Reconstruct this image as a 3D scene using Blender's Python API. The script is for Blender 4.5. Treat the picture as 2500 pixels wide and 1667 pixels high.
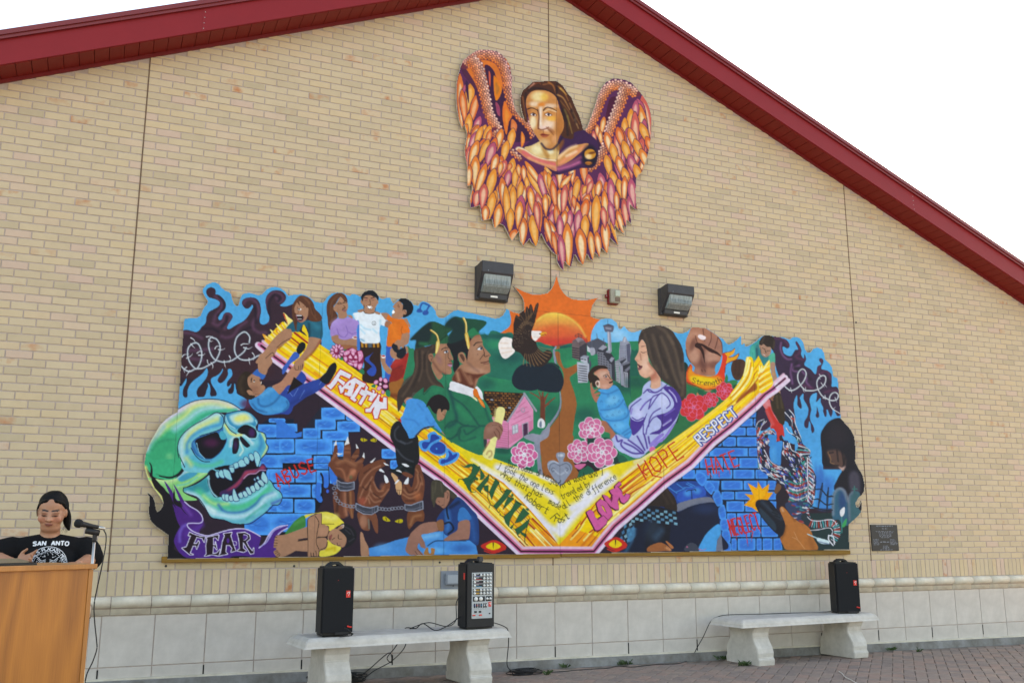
import bpy, bmesh, math, random
import numpy as np
from mathutils import Vector, Matrix, Euler
from mathutils.bvhtree import BVHTree
for o in list(bpy.data.objects): bpy.data.objects.remove(o, do_unlink=True)
S = bpy.context.scene; COL = S.collection
rnd = random.Random(7)
U = 0.068                                   # one brick course in metres
# ------------------------------------------------------------------ camera
CAM = Vector((-1.5354, -8.5791, 1.2504)); YAW, PITCH, FPX = 0.405884, 0.200492, 2303.995
cam_d = bpy.data.cameras.new('camera'); cam = bpy.data.objects.new('camera', cam_d); COL.objects.link(cam)
cam.location = CAM; cam.rotation_euler = (math.pi / 2 + PITCH, 0, -YAW)
cam_d.sensor_width = 36.0; cam_d.lens = FPX / 2500 * 36; cam_d.clip_end = 2000; cam_d.clip_start = 0.05
S.camera = cam
# ------------------------------------------------------------------ sky, sun, exposure
SUN_EL, SUN_AZ = math.radians(34), math.radians(60)     # azimuth from +Y (behind the gable) towards +X
W = bpy.data.worlds.new('World'); S.world = W; W.use_nodes = True
wn = W.node_tree.nodes; wl = W.node_tree.links
sky = wn.new('ShaderNodeTexSky'); sky.sky_type = 'NISHITA'; sky.sun_disc = False
sky.sun_elevation = SUN_EL; sky.sun_rotation = SUN_AZ; sky.air_density = 1.0; sky.dust_density = 1.0; sky.ozone_density = 1.0
bg = wn['Background']; wl.new(sky.outputs[0], bg.inputs[0]); bg.inputs[1].default_value = 0.12
sun_d = bpy.data.lights.new('sun', 'SUN'); sun_d.energy = 3.0; sun_d.angle = math.radians(0.6); sun_d.color = (1, .94, .85)
sun = bpy.data.objects.new('sun', sun_d); COL.objects.link(sun)
sd = Vector((math.sin(SUN_AZ) * math.cos(SUN_EL), math.cos(SUN_AZ) * math.cos(SUN_EL), math.sin(SUN_EL)))
sun.rotation_euler = sd.to_track_quat('Z', 'Y').to_euler(); sun.location = (0, 10, 20)
S.view_settings.view_transform = 'Standard'; S.view_settings.look = 'None'; S.view_settings.gamma = 1.0
S.view_settings.use_curve_mapping = False; S.view_settings.exposure = 2.3
S.view_settings.use_white_balance = True; S.view_settings.white_balance_temperature = 8800; S.view_settings.white_balance_tint = 10
S.cycles.max_bounces = 8; S.cycles.diffuse_bounces = 4
# ------------------------------------------------------------------ measuring helpers: photo pixel -> direction -> plane it touches
_f = Vector((math.sin(YAW) * math.cos(PITCH), math.cos(YAW) * math.cos(PITCH), math.sin(PITCH)))
_r = Vector((math.cos(YAW), -math.sin(YAW), 0)); _u = _r.cross(_f)
def ray(x, y): return _f + _r * ((x - 1250) / FPX) - _u * ((y - 833.5) / FPX)
def ony(x, y, Y):
    d = ray(x, y); return CAM + d * ((Y - CAM.y) / d.y)
SL = 0.0075
def gz(X): return -SL * (X - 30 * U)
def onz(x, y, h=0.0):
    d = ray(x, y); return CAM + d * ((-SL * (CAM.x - 30 * U) + h - CAM.z) / (d.z + SL * d.x))
def wx(u): return u * U
def wz(u): return (u + 12.5) * U
# ------------------------------------------------------------------ mesh helpers
def tag(o, label=None, cat=None, group=None, kind=None):
    for k, v in (('label', label), ('category', cat), ('group', group), ('kind', kind)):
        if v: o[k] = v
    return o
def empty(name, loc, rz=0.0, label=None, cat=None, group=None):
    o = bpy.data.objects.new(name, None); COL.objects.link(o); o.location = loc; o.rotation_euler = (0, 0, rz)
    o.empty_display_size = .1
    return tag(o, label, cat, group)
def link(name, me, mat=None, parent=None, smooth=False):
    o = bpy.data.objects.new(name, me); COL.objects.link(o)
    if mat is not None:
        for m in (mat if isinstance(mat, (list, tuple)) else [mat]): me.materials.append(m)
    if parent is not None: o.parent = parent
    if smooth: me.polygons.foreach_set('use_smooth', [True] * len(me.polygons))
    return o
def bm_obj(name, bm, mat, parent=None, smooth=False):
    me = bpy.data.meshes.new(name); bm.normal_update(); bm.to_mesh(me); bm.free()
    return link(name, me, mat, parent, smooth)
def bm_box(bm, c, s, rot=None, bevel=0.0, seg=2):
    r = bmesh.ops.create_cube(bm, size=1.0); vs = r['verts']
    M = Matrix.Translation(Vector(c)) @ (rot.to_4x4() if rot else Matrix.Identity(4)) @ Matrix.Diagonal((*s, 1))
    bmesh.ops.transform(bm, matrix=M, verts=vs)
    if bevel:
        es = list({e_ for v in vs for e_ in v.link_edges})
        bmesh.ops.bevel(bm, geom=es, offset=bevel, segments=seg, affect='EDGES', profile=.6)
def box(name, c, s, mat, parent=None, bevel=0.0, rot=None, seg=2):
    bm = bmesh.new(); bm_box(bm, c, s, rot, bevel, seg); return bm_obj(name, bm, mat, parent)
def prism(name, poly, axis, a0, a1, mat, parent=None, bevel=0.0):
    """poly: list of 2D points, extruded along axis 'x','y' or 'z' from a0 to a1"""
    bm = bmesh.new()
    def P(p, a): return {'x': (a, p[0], p[1]), 'y': (p[0], a, p[1]), 'z': (p[0], p[1], a)}[axis]
    A = [bm.verts.new(P(p, a0)) for p in poly]; B = [bm.verts.new(P(p, a1)) for p in poly]
    n = len(poly)
    bm.faces.new(A[::-1]); bm.faces.new(B)
    for i in range(n): bm.faces.new((A[i], A[(i + 1) % n], B[(i + 1) % n], B[i]))
    bmesh.ops.recalc_face_normals(bm, faces=bm.faces)
    if bevel:
        bmesh.ops.bevel(bm, geom=[e_ for e_ in bm.edges if e_.calc_face_angle(0) > .6], offset=bevel, segments=2, affect='EDGES')
    return bm_obj(name, bm, mat, parent)
def cr3(P, n=6):
    P = [Vector(p) for p in P]
    if len(P) < 3: return P
    Q = [P[0] * 2 - P[1]] + P + [P[-1] * 2 - P[-2]]; out = []
    for i in range(1, len(Q) - 2):
        a, b, c, d = Q[i - 1], Q[i], Q[i + 1], Q[i + 2]
        for k in range(n):
            t = k / n; out.append(.5 * (2 * b + (c - a) * t + (2 * a - 5 * b + 4 * c - d) * t * t + (3 * b - a - 3 * c + d) * t ** 3))
    return out + [P[-1]]
def bm_tube(bm, P, r, n=8, smooth=True, cap=True):
    P = cr3(P) if smooth else [Vector(p) for p in P]
    rr = r if isinstance(r, (list, tuple)) else [r] * len(P)
    if len(rr) != len(P): rr = list(np.interp(np.linspace(0, 1, len(P)), np.linspace(0, 1, len(rr)), rr))
    rings = []; up = Vector((0, 0, 1))
    for i, p in enumerate(P):
        t = (P[min(i + 1, len(P) - 1)] - P[max(i - 1, 0)]); t = t.normalized() if t.length > 1e-9 else Vector((0, 0, 1))
        a = t.cross(up)
        if a.length < .05: a = t.cross(Vector((1, 0, 0)))
        a.normalize(); b = t.cross(a)
        rings.append([bm.verts.new(p + (a * math.cos(2 * math.pi * k / n) + b * math.sin(2 * math.pi * k / n)) * rr[i]) for k in range(n)])
    for A, B in zip(rings[:-1], rings[1:]):
        for k in range(n): bm.faces.new((A[k], A[(k + 1) % n], B[(k + 1) % n], B[k]))
    if cap: bm.faces.new(rings[0][::-1]); bm.faces.new(rings[-1])
def tube(name, P, r, mat, parent=None, n=8, smooth=True):
    bm = bmesh.new(); bm_tube(bm, P, r, n, smooth); return bm_obj(name, bm, mat, parent, True)
def lathe(name, prof, mat, parent=None, n=20, M=None):
    bm = bmesh.new(); rings = []
    for r, z in prof: rings.append([bm.verts.new((r * math.cos(2 * math.pi * k / n), r * math.sin(2 * math.pi * k / n), z)) for k in range(n)])
    for A, B in zip(rings[:-1], rings[1:]):
        for k in range(n): bm.faces.new((A[k], A[(k + 1) % n], B[(k + 1) % n], B[k]))
    bm.faces.new(rings[0][::-1]); bm.faces.new(rings[-1])
    bmesh.ops.recalc_face_normals(bm, faces=bm.faces)
    if M: bmesh.ops.transform(bm, matrix=M, verts=bm.verts)
    return bm_obj(name, bm, mat, parent, True)
def copy_obj(o, parent):
    c = o.copy(); COL.objects.link(c); c.parent = parent
    for ch in list(o.children): copy_obj(ch, c)
    return c
# ------------------------------------------------------------------ materials
def lin(c):
    if isinstance(c, str): c = tuple(int(c[i:i + 2], 16) / 255 for i in (0, 2, 4))
    return tuple((x / 12.92 if x <= .04045 else ((x + .055) / 1.055) ** 2.4) for x in c)
def mat(name, c, rough=.6, var=.0, scale=8.0, bump=.0, bscale=60.0, metal=0.0, spec=.4, c2=None, coord='Object', k=1.0, stretch=None):
    m = bpy.data.materials.new(name); m.use_nodes = True; nt = m.node_tree; N, L = nt.nodes, nt.links; b = N['Principled BSDF']
    b.inputs['Roughness'].default_value = rough; b.inputs['Metallic'].default_value = metal; b.inputs['Specular IOR Level'].default_value = spec
    col = tuple(x * k for x in lin(c)); b.inputs['Base Color'].default_value = (*col, 1)
    if var or bump:
        tc = N.new('ShaderNodeTexCoord'); src = tc.outputs[coord]
        if stretch:
            mp = N.new('ShaderNodeMapping'); mp.inputs['Scale'].default_value = stretch; L.new(src, mp.inputs[0]); src = mp.outputs[0]
    if var:
        n = N.new('ShaderNodeTexNoise'); n.inputs['Scale'].default_value = scale; n.inputs['Detail'].default_value = 7; n.inputs['Roughness'].default_value = .65; L.new(src, n.inputs['Vector'])
        r = N.new('ShaderNodeValToRGB'); r.color_ramp.elements[0].position = .3; r.color_ramp.elements[1].position = .72
        hi = tuple(min(x * (1 + var), 1) for x in col); lo = tuple(x * k for x in lin(c2)) if c2 else tuple(x * (1 - var) for x in col)
        r.color_ramp.elements[0].color = (*lo, 1); r.color_ramp.elements[1].color = (*hi, 1)
        L.new(n.outputs[0], r.inputs[0]); L.new(r.outputs[0], b.inputs['Base Color'])
    if bump:
        n2 = N.new('ShaderNodeTexNoise'); n2.inputs['Scale'].default_value = bscale; n2.inputs['Detail'].default_value = 5; L.new(src, n2.inputs['Vector'])
        bp = N.new('ShaderNodeBump'); bp.inputs['Strength'].default_value = bump; bp.inputs['Distance'].default_value = .004; L.new(n2.outputs[0], bp.inputs['Height']); L.new(bp.outputs[0], b.inputs['Normal'])
    return m
AK = 0.92                                    # photo colour in the open shade -> reflectance
def brick_mat(name, source):
    m = bpy.data.materials.new(name); m.use_nodes = True; nt = m.node_tree; N, L = nt.nodes, nt.links; b = N['Principled BSDF']
    b.inputs['Roughness'].default_value = .82; b.inputs['Specular IOR Level'].default_value = .25
    if source == 'object':
        oi = N.new('ShaderNodeObjectInfo'); rv = oi.outputs['Random']
    else:
        at = N.new('ShaderNodeAttribute'); at.attribute_name = 'tint'; rv = at.outputs['Fac']
    geo = N.new('ShaderNodeNewGeometry'); pos = geo.outputs['Position']
    r = N.new('ShaderNodeValToRGB'); cr = r.color_ramp
    cs = [(0, 'bfae92'), (.12, 'c6b396'), (.35, 'cbb799'), (.6, 'cdba9d'), (.8, 'cfb997'), (.92, 'd0b8a0'), (1, 'cdb2a0')]
    cr.elements[0].position = 0; cr.elements[1].position = 1
    for p_, c in cs[1:-1]: cr.elements.new(p_)
    for el, (p_, c) in zip(cr.elements, cs): el.color = (*[x * AK for x in lin(c)], 1)
    L.new(rv, r.inputs[0])
    # soft cloudy variation and fine speckle
    n = N.new('ShaderNodeTexNoise'); n.inputs['Scale'].default_value = 9; n.inputs['Detail'].default_value = 8; n.inputs['Roughness'].default_value = .7; L.new(pos, n.inputs['Vector'])
    mx = N.new('ShaderNodeMix'); mx.data_type = 'RGBA'; mx.blend_type = 'MULTIPLY'; mx.inputs[0].default_value = .5
    rr = N.new('ShaderNodeValToRGB'); rr.color_ramp.elements[0].position = .3; rr.color_ramp.elements[0].color = (.84, .83, .82, 1); rr.color_ramp.elements[1].position = .65; rr.color_ramp.elements[1].color = (1, 1, 1, 1)
    L.new(n.outputs[0], rr.inputs[0]); L.new(r.outputs[0], mx.inputs[6]); L.new(rr.outputs[0], mx.inputs[7])
    # rust-red flashing on some bricks
    wn_ = N.new('ShaderNodeTexWhiteNoise'); wn_.noise_dimensions = '1D'; L.new(rv, wn_.inputs['W'])
    th = N.new('ShaderNodeMapRange'); th.inputs[1].default_value = .91; th.inputs[2].default_value = 1.0; L.new(wn_.outputs[0], th.inputs[0])
    n3 = N.new('ShaderNodeTexNoise'); n3.inputs['Scale'].default_value = 11; n3.inputs['Detail'].default_value = 4; L.new(pos, n3.inputs['Vector'])
    m3 = N.new('ShaderNodeMapRange'); m3.inputs[1].default_value = .48; m3.inputs[2].default_value = .72; L.new(n3.outputs[0], m3.inputs[0])
    mu = N.new('ShaderNodeMath'); mu.operation = 'MULTIPLY'; L.new(th.outputs[0], mu.inputs[0]); L.new(m3.outputs[0], mu.inputs[1])
    m4 = N.new('ShaderNodeMix'); m4.data_type = 'RGBA'; L.new(mu.outputs[0], m4.inputs[0]); L.new(mx.outputs[2], m4.inputs[6]); m4.inputs[7].default_value = (*[x * AK for x in lin('bd7a52')], 1)
    # small dark iron spots
    vo = N.new('ShaderNodeTexNoise'); vo.inputs['Scale'].default_value = 70; vo.inputs['Detail'].default_value = 2; L.new(pos, vo.inputs['Vector'])
    ms = N.new('ShaderNodeMapRange'); ms.inputs[1].default_value = .76; ms.inputs[2].default_value = .82; ms.inputs[4].default_value = .6; L.new(vo.outputs[0], ms.inputs[0])
    m5 = N.new('ShaderNodeMix'); m5.data_type = 'RGBA'; L.new(ms.outputs[0], m5.inputs[0]); L.new(m4.outputs[2], m5.inputs[6]); m5.inputs[7].default_value = (.12, .07, .04, 1)
    L.new(m5.outputs[2], b.inputs['Base Color'])
    n2 = N.new('ShaderNodeTexNoise'); n2.inputs['Scale'].default_value = 220; n2.inputs['Detail'].default_value = 4; L.new(pos, n2.inputs['Vector'])
    bp = N.new('ShaderNodeBump'); bp.inputs['Strength'].default_value = .35; bp.inputs['Distance'].default_value = .002; L.new(n2.outputs[0], bp.inputs['Height']); L.new(bp.outputs[0], b.inputs['Normal'])
    return m
M_BR_O, M_BR_A = brick_mat('buff brick', 'object'), brick_mat('buff brick field', 'attr')
M_MORTAR = mat('mortar', 'b7a79e', .95, .14, 14, .5, 160, spec=.1, k=AK)
M_JOINT = mat('joint sealant', '7d6553', .9, .3, 20, .2, k=.8)
M_STONE = mat('cast stone', 'cbc3bb', .85, .10, 5, .3, 180, c2='bdb5ad', spec=.2, k=AK)
M_RAIL = mat('cast stone rail', 'dcd3c2', .75, .08, 6, .15, 200, c2='bfb6a6', spec=.25, k=AK)
M_KERB = mat('kerb concrete', '868686', .9, .3, 7, .5, 90, spec=.2, c2='6f6a64', k=AK)
M_BENCH = mat('bench concrete', 'cdc7bf', .85, .08, 9, .4, 140, spec=.2, c2='b8b2aa', k=AK)
M_RED = mat('red fascia metal', '8a1c24', .5, .05, 3, spec=.25, k=AK)
M_RED2 = mat('red trim metal', '7a2226', .4, .08, 3, spec=.5, k=AK)
M_SOF = mat('red soffit metal', '7d1712', .6, .06, 4, spec=.4, k=AK)
M_ROOF = mat('roof metal', '5a2a2a', .5)
M_EDGE = mat('plywood edge', 'b3a795', .8, .2, 30, k=AK)
M_LEDGE = mat('ochre ledger wood', '8a6526', .8, .25, 12, .2, k=.9, stretch=(.3, 1, 3))
M_BLACK = mat('black plastic', '17181c', .55, .15, 40, .15, 300)
M_GRILL = mat('black speaker cloth', '0f1116', .85, .1, 60, .3, 500)
M_LAMP = mat('dark bronze housing', '37373c', .5, .15, 12, .1, 120)
M_SILVER = mat('silver panel', 'a7adb0', .4, .05, 10)
M_WHITE = mat('white plastic', 'd9d9d6', .5)
M_REDP = mat('red badge', 'd8352c', .5)
M_CABLE = mat('black cable', '1b1b1d', .5)
M_CHROME = mat('brushed steel', 'b9b6b0', .3, metal=.9)
M_GREYBOX = mat('grey steel box', '7d838c', .5, .1, 20, k=AK)
# ---------------------------------------------------------------- mural painting: a small vector painter
# The painted boards are flat artwork.  Shapes are laid down in order on a numpy canvas (photo-pixel
# coordinates of the wall plane) and the result becomes the boards' colour attribute.
ZS = 360.0 / 2352.0
class Canvas:
    def __init__(s, x0, y0, x1, y1, base):
        s.x0, s.y0, s.w, s.h = x0, y0, int(x1 - x0), int(y1 - y0)
        s.a = np.zeros((s.h, s.w, 3), np.float32); s.a[:] = hexc(base)
        s.clip = None
def hexc(c):
    if not isinstance(c, str): return np.array(c, np.float32)
    return np.array([int(c[i:i + 2], 16) / 255.0 for i in (0, 2, 4)], np.float32)
CV = None; OX = OY = 0.0
def T(ox, oy):
    global OX, OY
    OX, OY = ox, oy
def pts(p):
    if isinstance(p, str):
        v = np.array(p.replace(',', ' ').split(), float).reshape(-1, 2)
        return np.stack([OX + v[:, 0] * ZS, OY + v[:, 1] * ZS], 1)
    return np.asarray(p, float)
def crv(p, closed, n=6):
    m = len(p)
    if m < 3: return p
    if closed: q = np.concatenate([p[-1:], p, p[:2]])
    else: q = np.concatenate([2 * p[:1] - p[1:2], p, 2 * p[-1:] - p[-2:-1]])
    a, b, c, d = q[:-3], q[1:-2], q[2:-1], q[3:]
    t = (np.arange(n) / n)[:, None, None]
    r = 0.5 * (2 * b + (c - a) * t + (2 * a - 5 * b + 4 * c - d) * t * t + (3 * b - a - 3 * c + d) * t ** 3)
    r = r.transpose(1, 0, 2).reshape(-1, 2)
    return r if closed else np.concatenate([r, p[-1:]])
def cover(p):
    """anti-aliased even-odd coverage of polygon p -> (x0, y0, mask)"""
    x0 = max(int(np.floor(p[:, 0].min())) - 1, CV.x0); x1 = min(int(np.ceil(p[:, 0].max())) + 1, CV.x0 + CV.w)
    y0 = max(int(np.floor(p[:, 1].min())) - 1, CV.y0); y1 = min(int(np.ceil(p[:, 1].max())) + 1, CV.y0 + CV.h)
    if x1 <= x0 or y1 <= y0: return None
    W, H, S = x1 - x0, y1 - y0, 3
    ys = y0 + (np.arange(H * S) + 0.5) / S
    a = p; b = np.roll(p, -1, 0)
    lo = np.minimum(a[:, 1], b[:, 1]); hi = np.maximum(a[:, 1], b[:, 1])
    hit = (ys[:, None] >= lo) & (ys[:, None] < hi)
    dy = np.where(b[:, 1] == a[:, 1], 1, b[:, 1] - a[:, 1])
    xs = a[:, 0] + (ys[:, None] - a[:, 1]) * ((b[:, 0] - a[:, 0]) / dy)
    xs = np.sort(np.where(hit, np.clip(xs - x0, 0.0, W - 0.001), np.inf), 1)
    k = int(hit.sum(1).max()) if hit.size else 0
    if k < 2: return None
    G = np.zeros((H, W + 1)); rows = (np.arange(H * S) // S)
    for j in range(k - k % 2):
        x = xs[:, j]; ok = np.isfinite(x); sgn = 1.0 if j % 2 else -1.0
        xi = x[ok].astype(int); fr = x[ok] - xi
        np.add.at(G, (rows[ok], xi + 1), sgn * fr); np.add.at(G, (rows[ok], xi), sgn * (1 - fr))
    m = np.cumsum(G[:, ::-1], 1)[:, ::-1][:, 1:] / S
    return x0, y0, np.clip(m, 0, 1).astype(np.float32)
def lay(x0, y0, m, col, al=1.0):
    h, w = m.shape; i, j = y0 - CV.y0, x0 - CV.x0
    m = m * al
    if CV.clip is not None: m = m * CV.clip[i:i + h, j:j + w]
    d = CV.a[i:i + h, j:j + w]
    d += m[..., None] * (col - d)
def blur(m, r):
    r = int(r)
    if r < 1: return m
    for ax in (0, 1):
        for _ in range(2):
            c = np.cumsum(np.pad(m, [(r + 1, r) if k == ax else (0, 0) for k in (0, 1)], mode='edge'), ax)
            m = (np.take(c, range(2 * r + 1, c.shape[ax]), ax) - np.take(c, range(0, c.shape[ax] - 2 * r - 1), ax)) / (2 * r + 1)
    return m
def f(col, p, sm=1, al=1.0, bl=0):
    q = pts(p); q = crv(q, True) if sm else q
    r = cover(q)
    if r is None: return
    x0, y0, m = r
    if bl:
        b = int(bl); ax0, ay0 = max(x0 - b, CV.x0), max(y0 - b, CV.y0)
        ax1, ay1 = min(x0 + m.shape[1] + b, CV.x0 + CV.w), min(y0 + m.shape[0] + b, CV.y0 + CV.h)
        M = np.zeros((ay1 - ay0, ax1 - ax0), np.float32); M[y0 - ay0:y0 - ay0 + m.shape[0], x0 - ax0:x0 - ax0 + m.shape[1]] = m
        x0, y0, m = ax0, ay0, blur(M, max(1, b // 2))
    lay(x0, y0, m, hexc(col), al)
def g(c0, c1, p, ax, sm=1, al=1.0):
    """linear gradient along ax = 'x0 y0 x1 y1' (tile units)"""
    q = pts(p); q = crv(q, True) if sm else q
    r = cover(q)
    if r is None: return
    x0, y0, m = r; A = pts(ax); d = A[1] - A[0]
    X = x0 + np.arange(m.shape[1]); Y = y0 + np.arange(m.shape[0])
    t = np.clip(((X[None] - A[0, 0]) * d[0] + (Y[:, None] - A[0, 1]) * d[1]) / (d @ d), 0, 1)[..., None]
    lay(x0, y0, m, hexc(c0) * (1 - t) + hexc(c1) * t, al)
def s(col, p, w=8, w1=None, sm=1, al=1.0, so=1.0):
    """stroke, width w -> w1 in tile units; so = edge softness in photo px"""
    q = pts(p)
    if sm: q = crv(q, False)
    r0, r1 = w * ZS / 2, (w if w1 is None else w1) * ZS / 2
    L = np.concatenate([[0], np.cumsum(np.hypot(*(q[1:] - q[:-1]).T))]); L /= max(L[-1], 1e-6)
    R = r0 + (r1 - r0) * L; mx = max(r0, r1) + so + 1
    x0 = max(int(q[:, 0].min() - mx), CV.x0); x1 = min(int(q[:, 0].max() + mx) + 2, CV.x0 + CV.w)
    y0 = max(int(q[:, 1].min() - mx), CV.y0); y1 = min(int(q[:, 1].max() + mx) + 2, CV.y0 + CV.h)
    if x1 <= x0 or y1 <= y0: return
    M = np.zeros((y1 - y0, x1 - x0), np.float32)
    for k in range(len(q) - 1):
        a, b = q[k], q[k + 1]
        u0 = max(int(min(a[0], b[0]) - mx), x0); u1 = min(int(max(a[0], b[0]) + mx) + 2, x1)
        v0 = max(int(min(a[1], b[1]) - mx), y0); v1 = min(int(max(a[1], b[1]) + mx) + 2, y1)
        if u1 <= u0 or v1 <= v0: continue
        X = np.arange(u0, u1)[None] + .5; Y = np.arange(v0, v1)[:, None] + .5
        d = b - a; dd = max(d @ d, 1e-9)
        t = np.clip(((X - a[0]) * d[0] + (Y - a[1]) * d[1]) / dd, 0, 1)
        D = np.hypot(X - a[0] - t * d[0], Y - a[1] - t * d[1])
        c = np.clip((R[k] + (R[k + 1] - R[k]) * t - D) / so + 0.5, 0, 1)
        if r0 + r1 < 1.0: c = c * max(r0 + r1, 0.35)
        M[v0 - y0:v1 - y0, u0 - x0:u1 - x0] = np.maximum(M[v0 - y0:v1 - y0, u0 - x0:u1 - x0], c)
    lay(x0, y0, M, hexc(col), al)
def e(col, x, y, rx, ry=None, rot=0, al=1.0, so=0):
    """ellipse; so>0: soft airbrush with falloff fraction"""
    ry = rx if ry is None else ry
    c = pts('%f %f' % (x, y))[0]; rx, ry = rx * ZS, ry * ZS
    k = 1.0 + so; R = max(rx, ry) * k + 2
    x0 = max(int(c[0] - R), CV.x0); x1 = min(int(c[0] + R) + 1, CV.x0 + CV.w)
    y0 = max(int(c[1] - R), CV.y0); y1 = min(int(c[1] + R) + 1, CV.y0 + CV.h)
    if x1 <= x0 or y1 <= y0: return
    X = np.arange(x0, x1)[None] + .5 - c[0]; Y = np.arange(y0, y1)[:, None] + .5 - c[1]
    co, si = math.cos(math.radians(rot)), math.sin(math.radians(rot))
    D = np.sqrt(((X * co + Y * si) / rx) ** 2 + ((-X * si + Y * co) / ry) ** 2)
    if so: m = np.clip((1 + so - D) / (2 * so), 0, 1); m = m * m * (3 - 2 * m)
    else: m = np.clip((1 - D) * min(rx, ry) + .5, 0, 1)
    lay(x0, y0, m.astype(np.float32), hexc(col), al)
def ln(col, strokes, w=8, **k):
    for p in strokes.split(';'):
        if p.strip(): s(col, p, w, **k)
def clip(p=None, sm=1):
    if p is None: CV.clip = None; return
    q = pts(p); q = crv(q, True) if sm else q
    r = cover(q); CV.clip = np.zeros((CV.h, CV.w), np.float32)
    if r:
        x0, y0, m = r; CV.clip[y0 - CV.y0:y0 - CV.y0 + m.shape[0], x0 - CV.x0:x0 - CV.x0 + m.shape[1]] = m
def join(*segs):
    out = []
    for ox, oy, p in segs:
        T(ox, oy); out.append(pts(p))
    return np.concatenate(out)
def arr(t): return np.array(t.split(), float).reshape(-1, 2)
AQ_0 = '-20 1568 10 1480 40 1340 90 1200 170 1050 260 900 360 800 450 735 550 650 700 565 850 510 1050 488 1250 510 1420 570 1560 660 1500 700 1200 700 1000 800 800 900 650 1020 570 1150 560 1300 600 1450 640 1568'
AQ_13 = '560 1180 600 1080 700 960 850 860 1050 740 1200 700 1300 740 1350 690 1560 665 1680 690 1800 800 1820 860 1790 930 1850 1000 1930 1030 1960 1100 1950 1180 1990 1240 1960 1330 1880 1440 1830 1568 1500 1640 700 1640 600 1420 560 1300'
AQ_15 = '60 180 160 180 300 200 480 190 600 120 720 0 1000 0 1080 40 960 160 800 260 660 330 640 390 700 440 860 520 650 530 480 520 420 470 300 300'
AQ_17 = '600 870 850 850 930 770 990 710 1010 600 1050 530 1120 490 1190 450 1222 395 1190 350 1130 325 1050 300 1010 250 1005 190 1040 150 1090 140 1140 165 1155 215 1150 250 1210 265 1280 330 1318 410 1300 490 1240 550 1200 610 1200 650 1225 660 1255 640 1275 580 1310 545 1360 540 1410 570 1422 620 1390 680 1350 740 1335 790 1350 805 1385 800 1480 740 1590 680 1660 610 1710 530 1750 450 1735 420 1710 450 1670 478 1620 470 1580 420 1575 370 1600 330 1660 305 1730 300 1800 320 1850 380 1870 450 1875 540 1855 640 1860 700 1890 730 1950 725 2000 680 2010 610 1980 540 1955 430 1950 330 1985 250 2050 200 2130 185 2210 205 2265 260 2275 320 2240 380 2180 430 2260 445 2350 420 2500 360 2700 420 2700 1500 590 1568'
AQ_18 = '640 340 720 310 860 250 980 180 1050 130 1060 180 1030 240 1070 350 1140 450 1200 470 1250 480 1300 530 1400 520 1500 530 1560 480 1700 430 1850 330 1960 250 2010 200 2060 270 2100 340 2180 400 2210 470 2190 560 2120 600 2040 610 1940 720 1820 800 1700 880 1580 900 1430 890 1250 830 1100 800 1030 720 940 590 850 480 700 420 640 390'
OUT = join((350,1140,'380 1465 400 1090 290 1010 190 940 110 850 80 720 90 600 95 480 52 398 110 425 160 480 190 560 200 660 225 705 260 685 300 630 318 570 270 480 160 340 70 190 40 90 15 0'),
 (350,900,'14 1500 40 1340 90 1200 170 1050 260 900 360 800 450 735 540 690 550 640 560 500 575 310 585 50'),
 (350,680,'600 1380 615 1100 635 850 640 700 655 640 720 628 840 628 910 590 940 510 970 450 1015 400 1025 360 980 290 945 220 950 160 1000 100 1080 62 1150 58 1200 80 1250 140 1310 190 1370 210 1405 250 1420 330 1450 400 1490 437 1515 425 1540 330 1565 260 1620 230 1700 225 1780 245 1840 268 1890 245 1950 180 2020 140 2100 128 2180 145 2250 190 2300 250'),
 (690,690,'95 205 200 185 300 180 380 200 450 245 530 305 590 312 640 318 670 290 710 220 780 170 870 152 960 158 1030 195 1070 205 1100 180 1150 178 1210 200 1245 225 1250 190 1300 145 1360 120 1450 122 1500 165 1535 210 1560 245 1600 258 1650 240 1720 230 1735 280 1770 330 1800 305 1840 265 1880 245 1980 250 2060 300 2090 350 2160 362 2195 310 2240 290 2300 310 2351 335'),
 (980,760,'545 -20 560 50 600 95 650 105 710 80 770 30 830 -10 900 -25 1000 0 1150 30 1300 65 1420 95 1500 110 1560 100 1620 60 1650 0'),
 (1200,660,'210 670 235 605 270 620 340 660 435 685 515 632 520 540 500 450 430 350 345 250 430 290 530 340 640 378 760 385 880 365 950 300 1000 200 1040 60 1060 150 1090 260 1140 340 1200 405 1290 455 1400 472 1520 470 1620 450 1728 428 1660 490 1610 570 1590 650 1590 735 1660 765 1740 780 1830 765 1920 768 2000 830 2030 920 2055 935 2120 880 2150 920 2190 965 2230 980'),
 (1540,780,'50 200 120 175 185 155 300 110 430 85 530 100 620 145 690 195 760 215 820 218 890 190 940 150 980 115 1060 115 1140 120 1230 145 1290 190 1370 240 1400 268 1480 310 1520 365 1560 395 1620 370 1690 320 1760 250 1765 330 1768 400 1800 375 1820 380 1830 430 1880 410 1930 385 2000 340 2060 285 2120 250 2190 245'),
 (1780,800,'680 125 780 145 880 150 960 185 1010 150 1080 135 1150 175 1190 240 1210 330 1250 395 1290 395 1340 330 1410 310 1480 335 1520 400 1535 500 1600 560 1645 630 1665 770 1735 800 1745 900 1760 1100 1775 1300 1785 1440'),
 (1780,1000,'1870 230 1950 320 2000 430 2020 600 2015 820 2060 920 2130 1030 2165 1180 2160 1300 2120 1360 2070 1400 2030 1470'),
 (1760,1130,'2150 630 2160 690 2185 710 2220 660 2245 600 2255 700 2235 790 2180 860 2100 930 2040 985 2045 1150 2052 1385 1000 1388'),
 (1440,1130,'1000 1425'),(1000,1140,'1700 1390 540 1400'),(690,1130,'1250 1490'),(350,1140,'2000 1440'))

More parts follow.
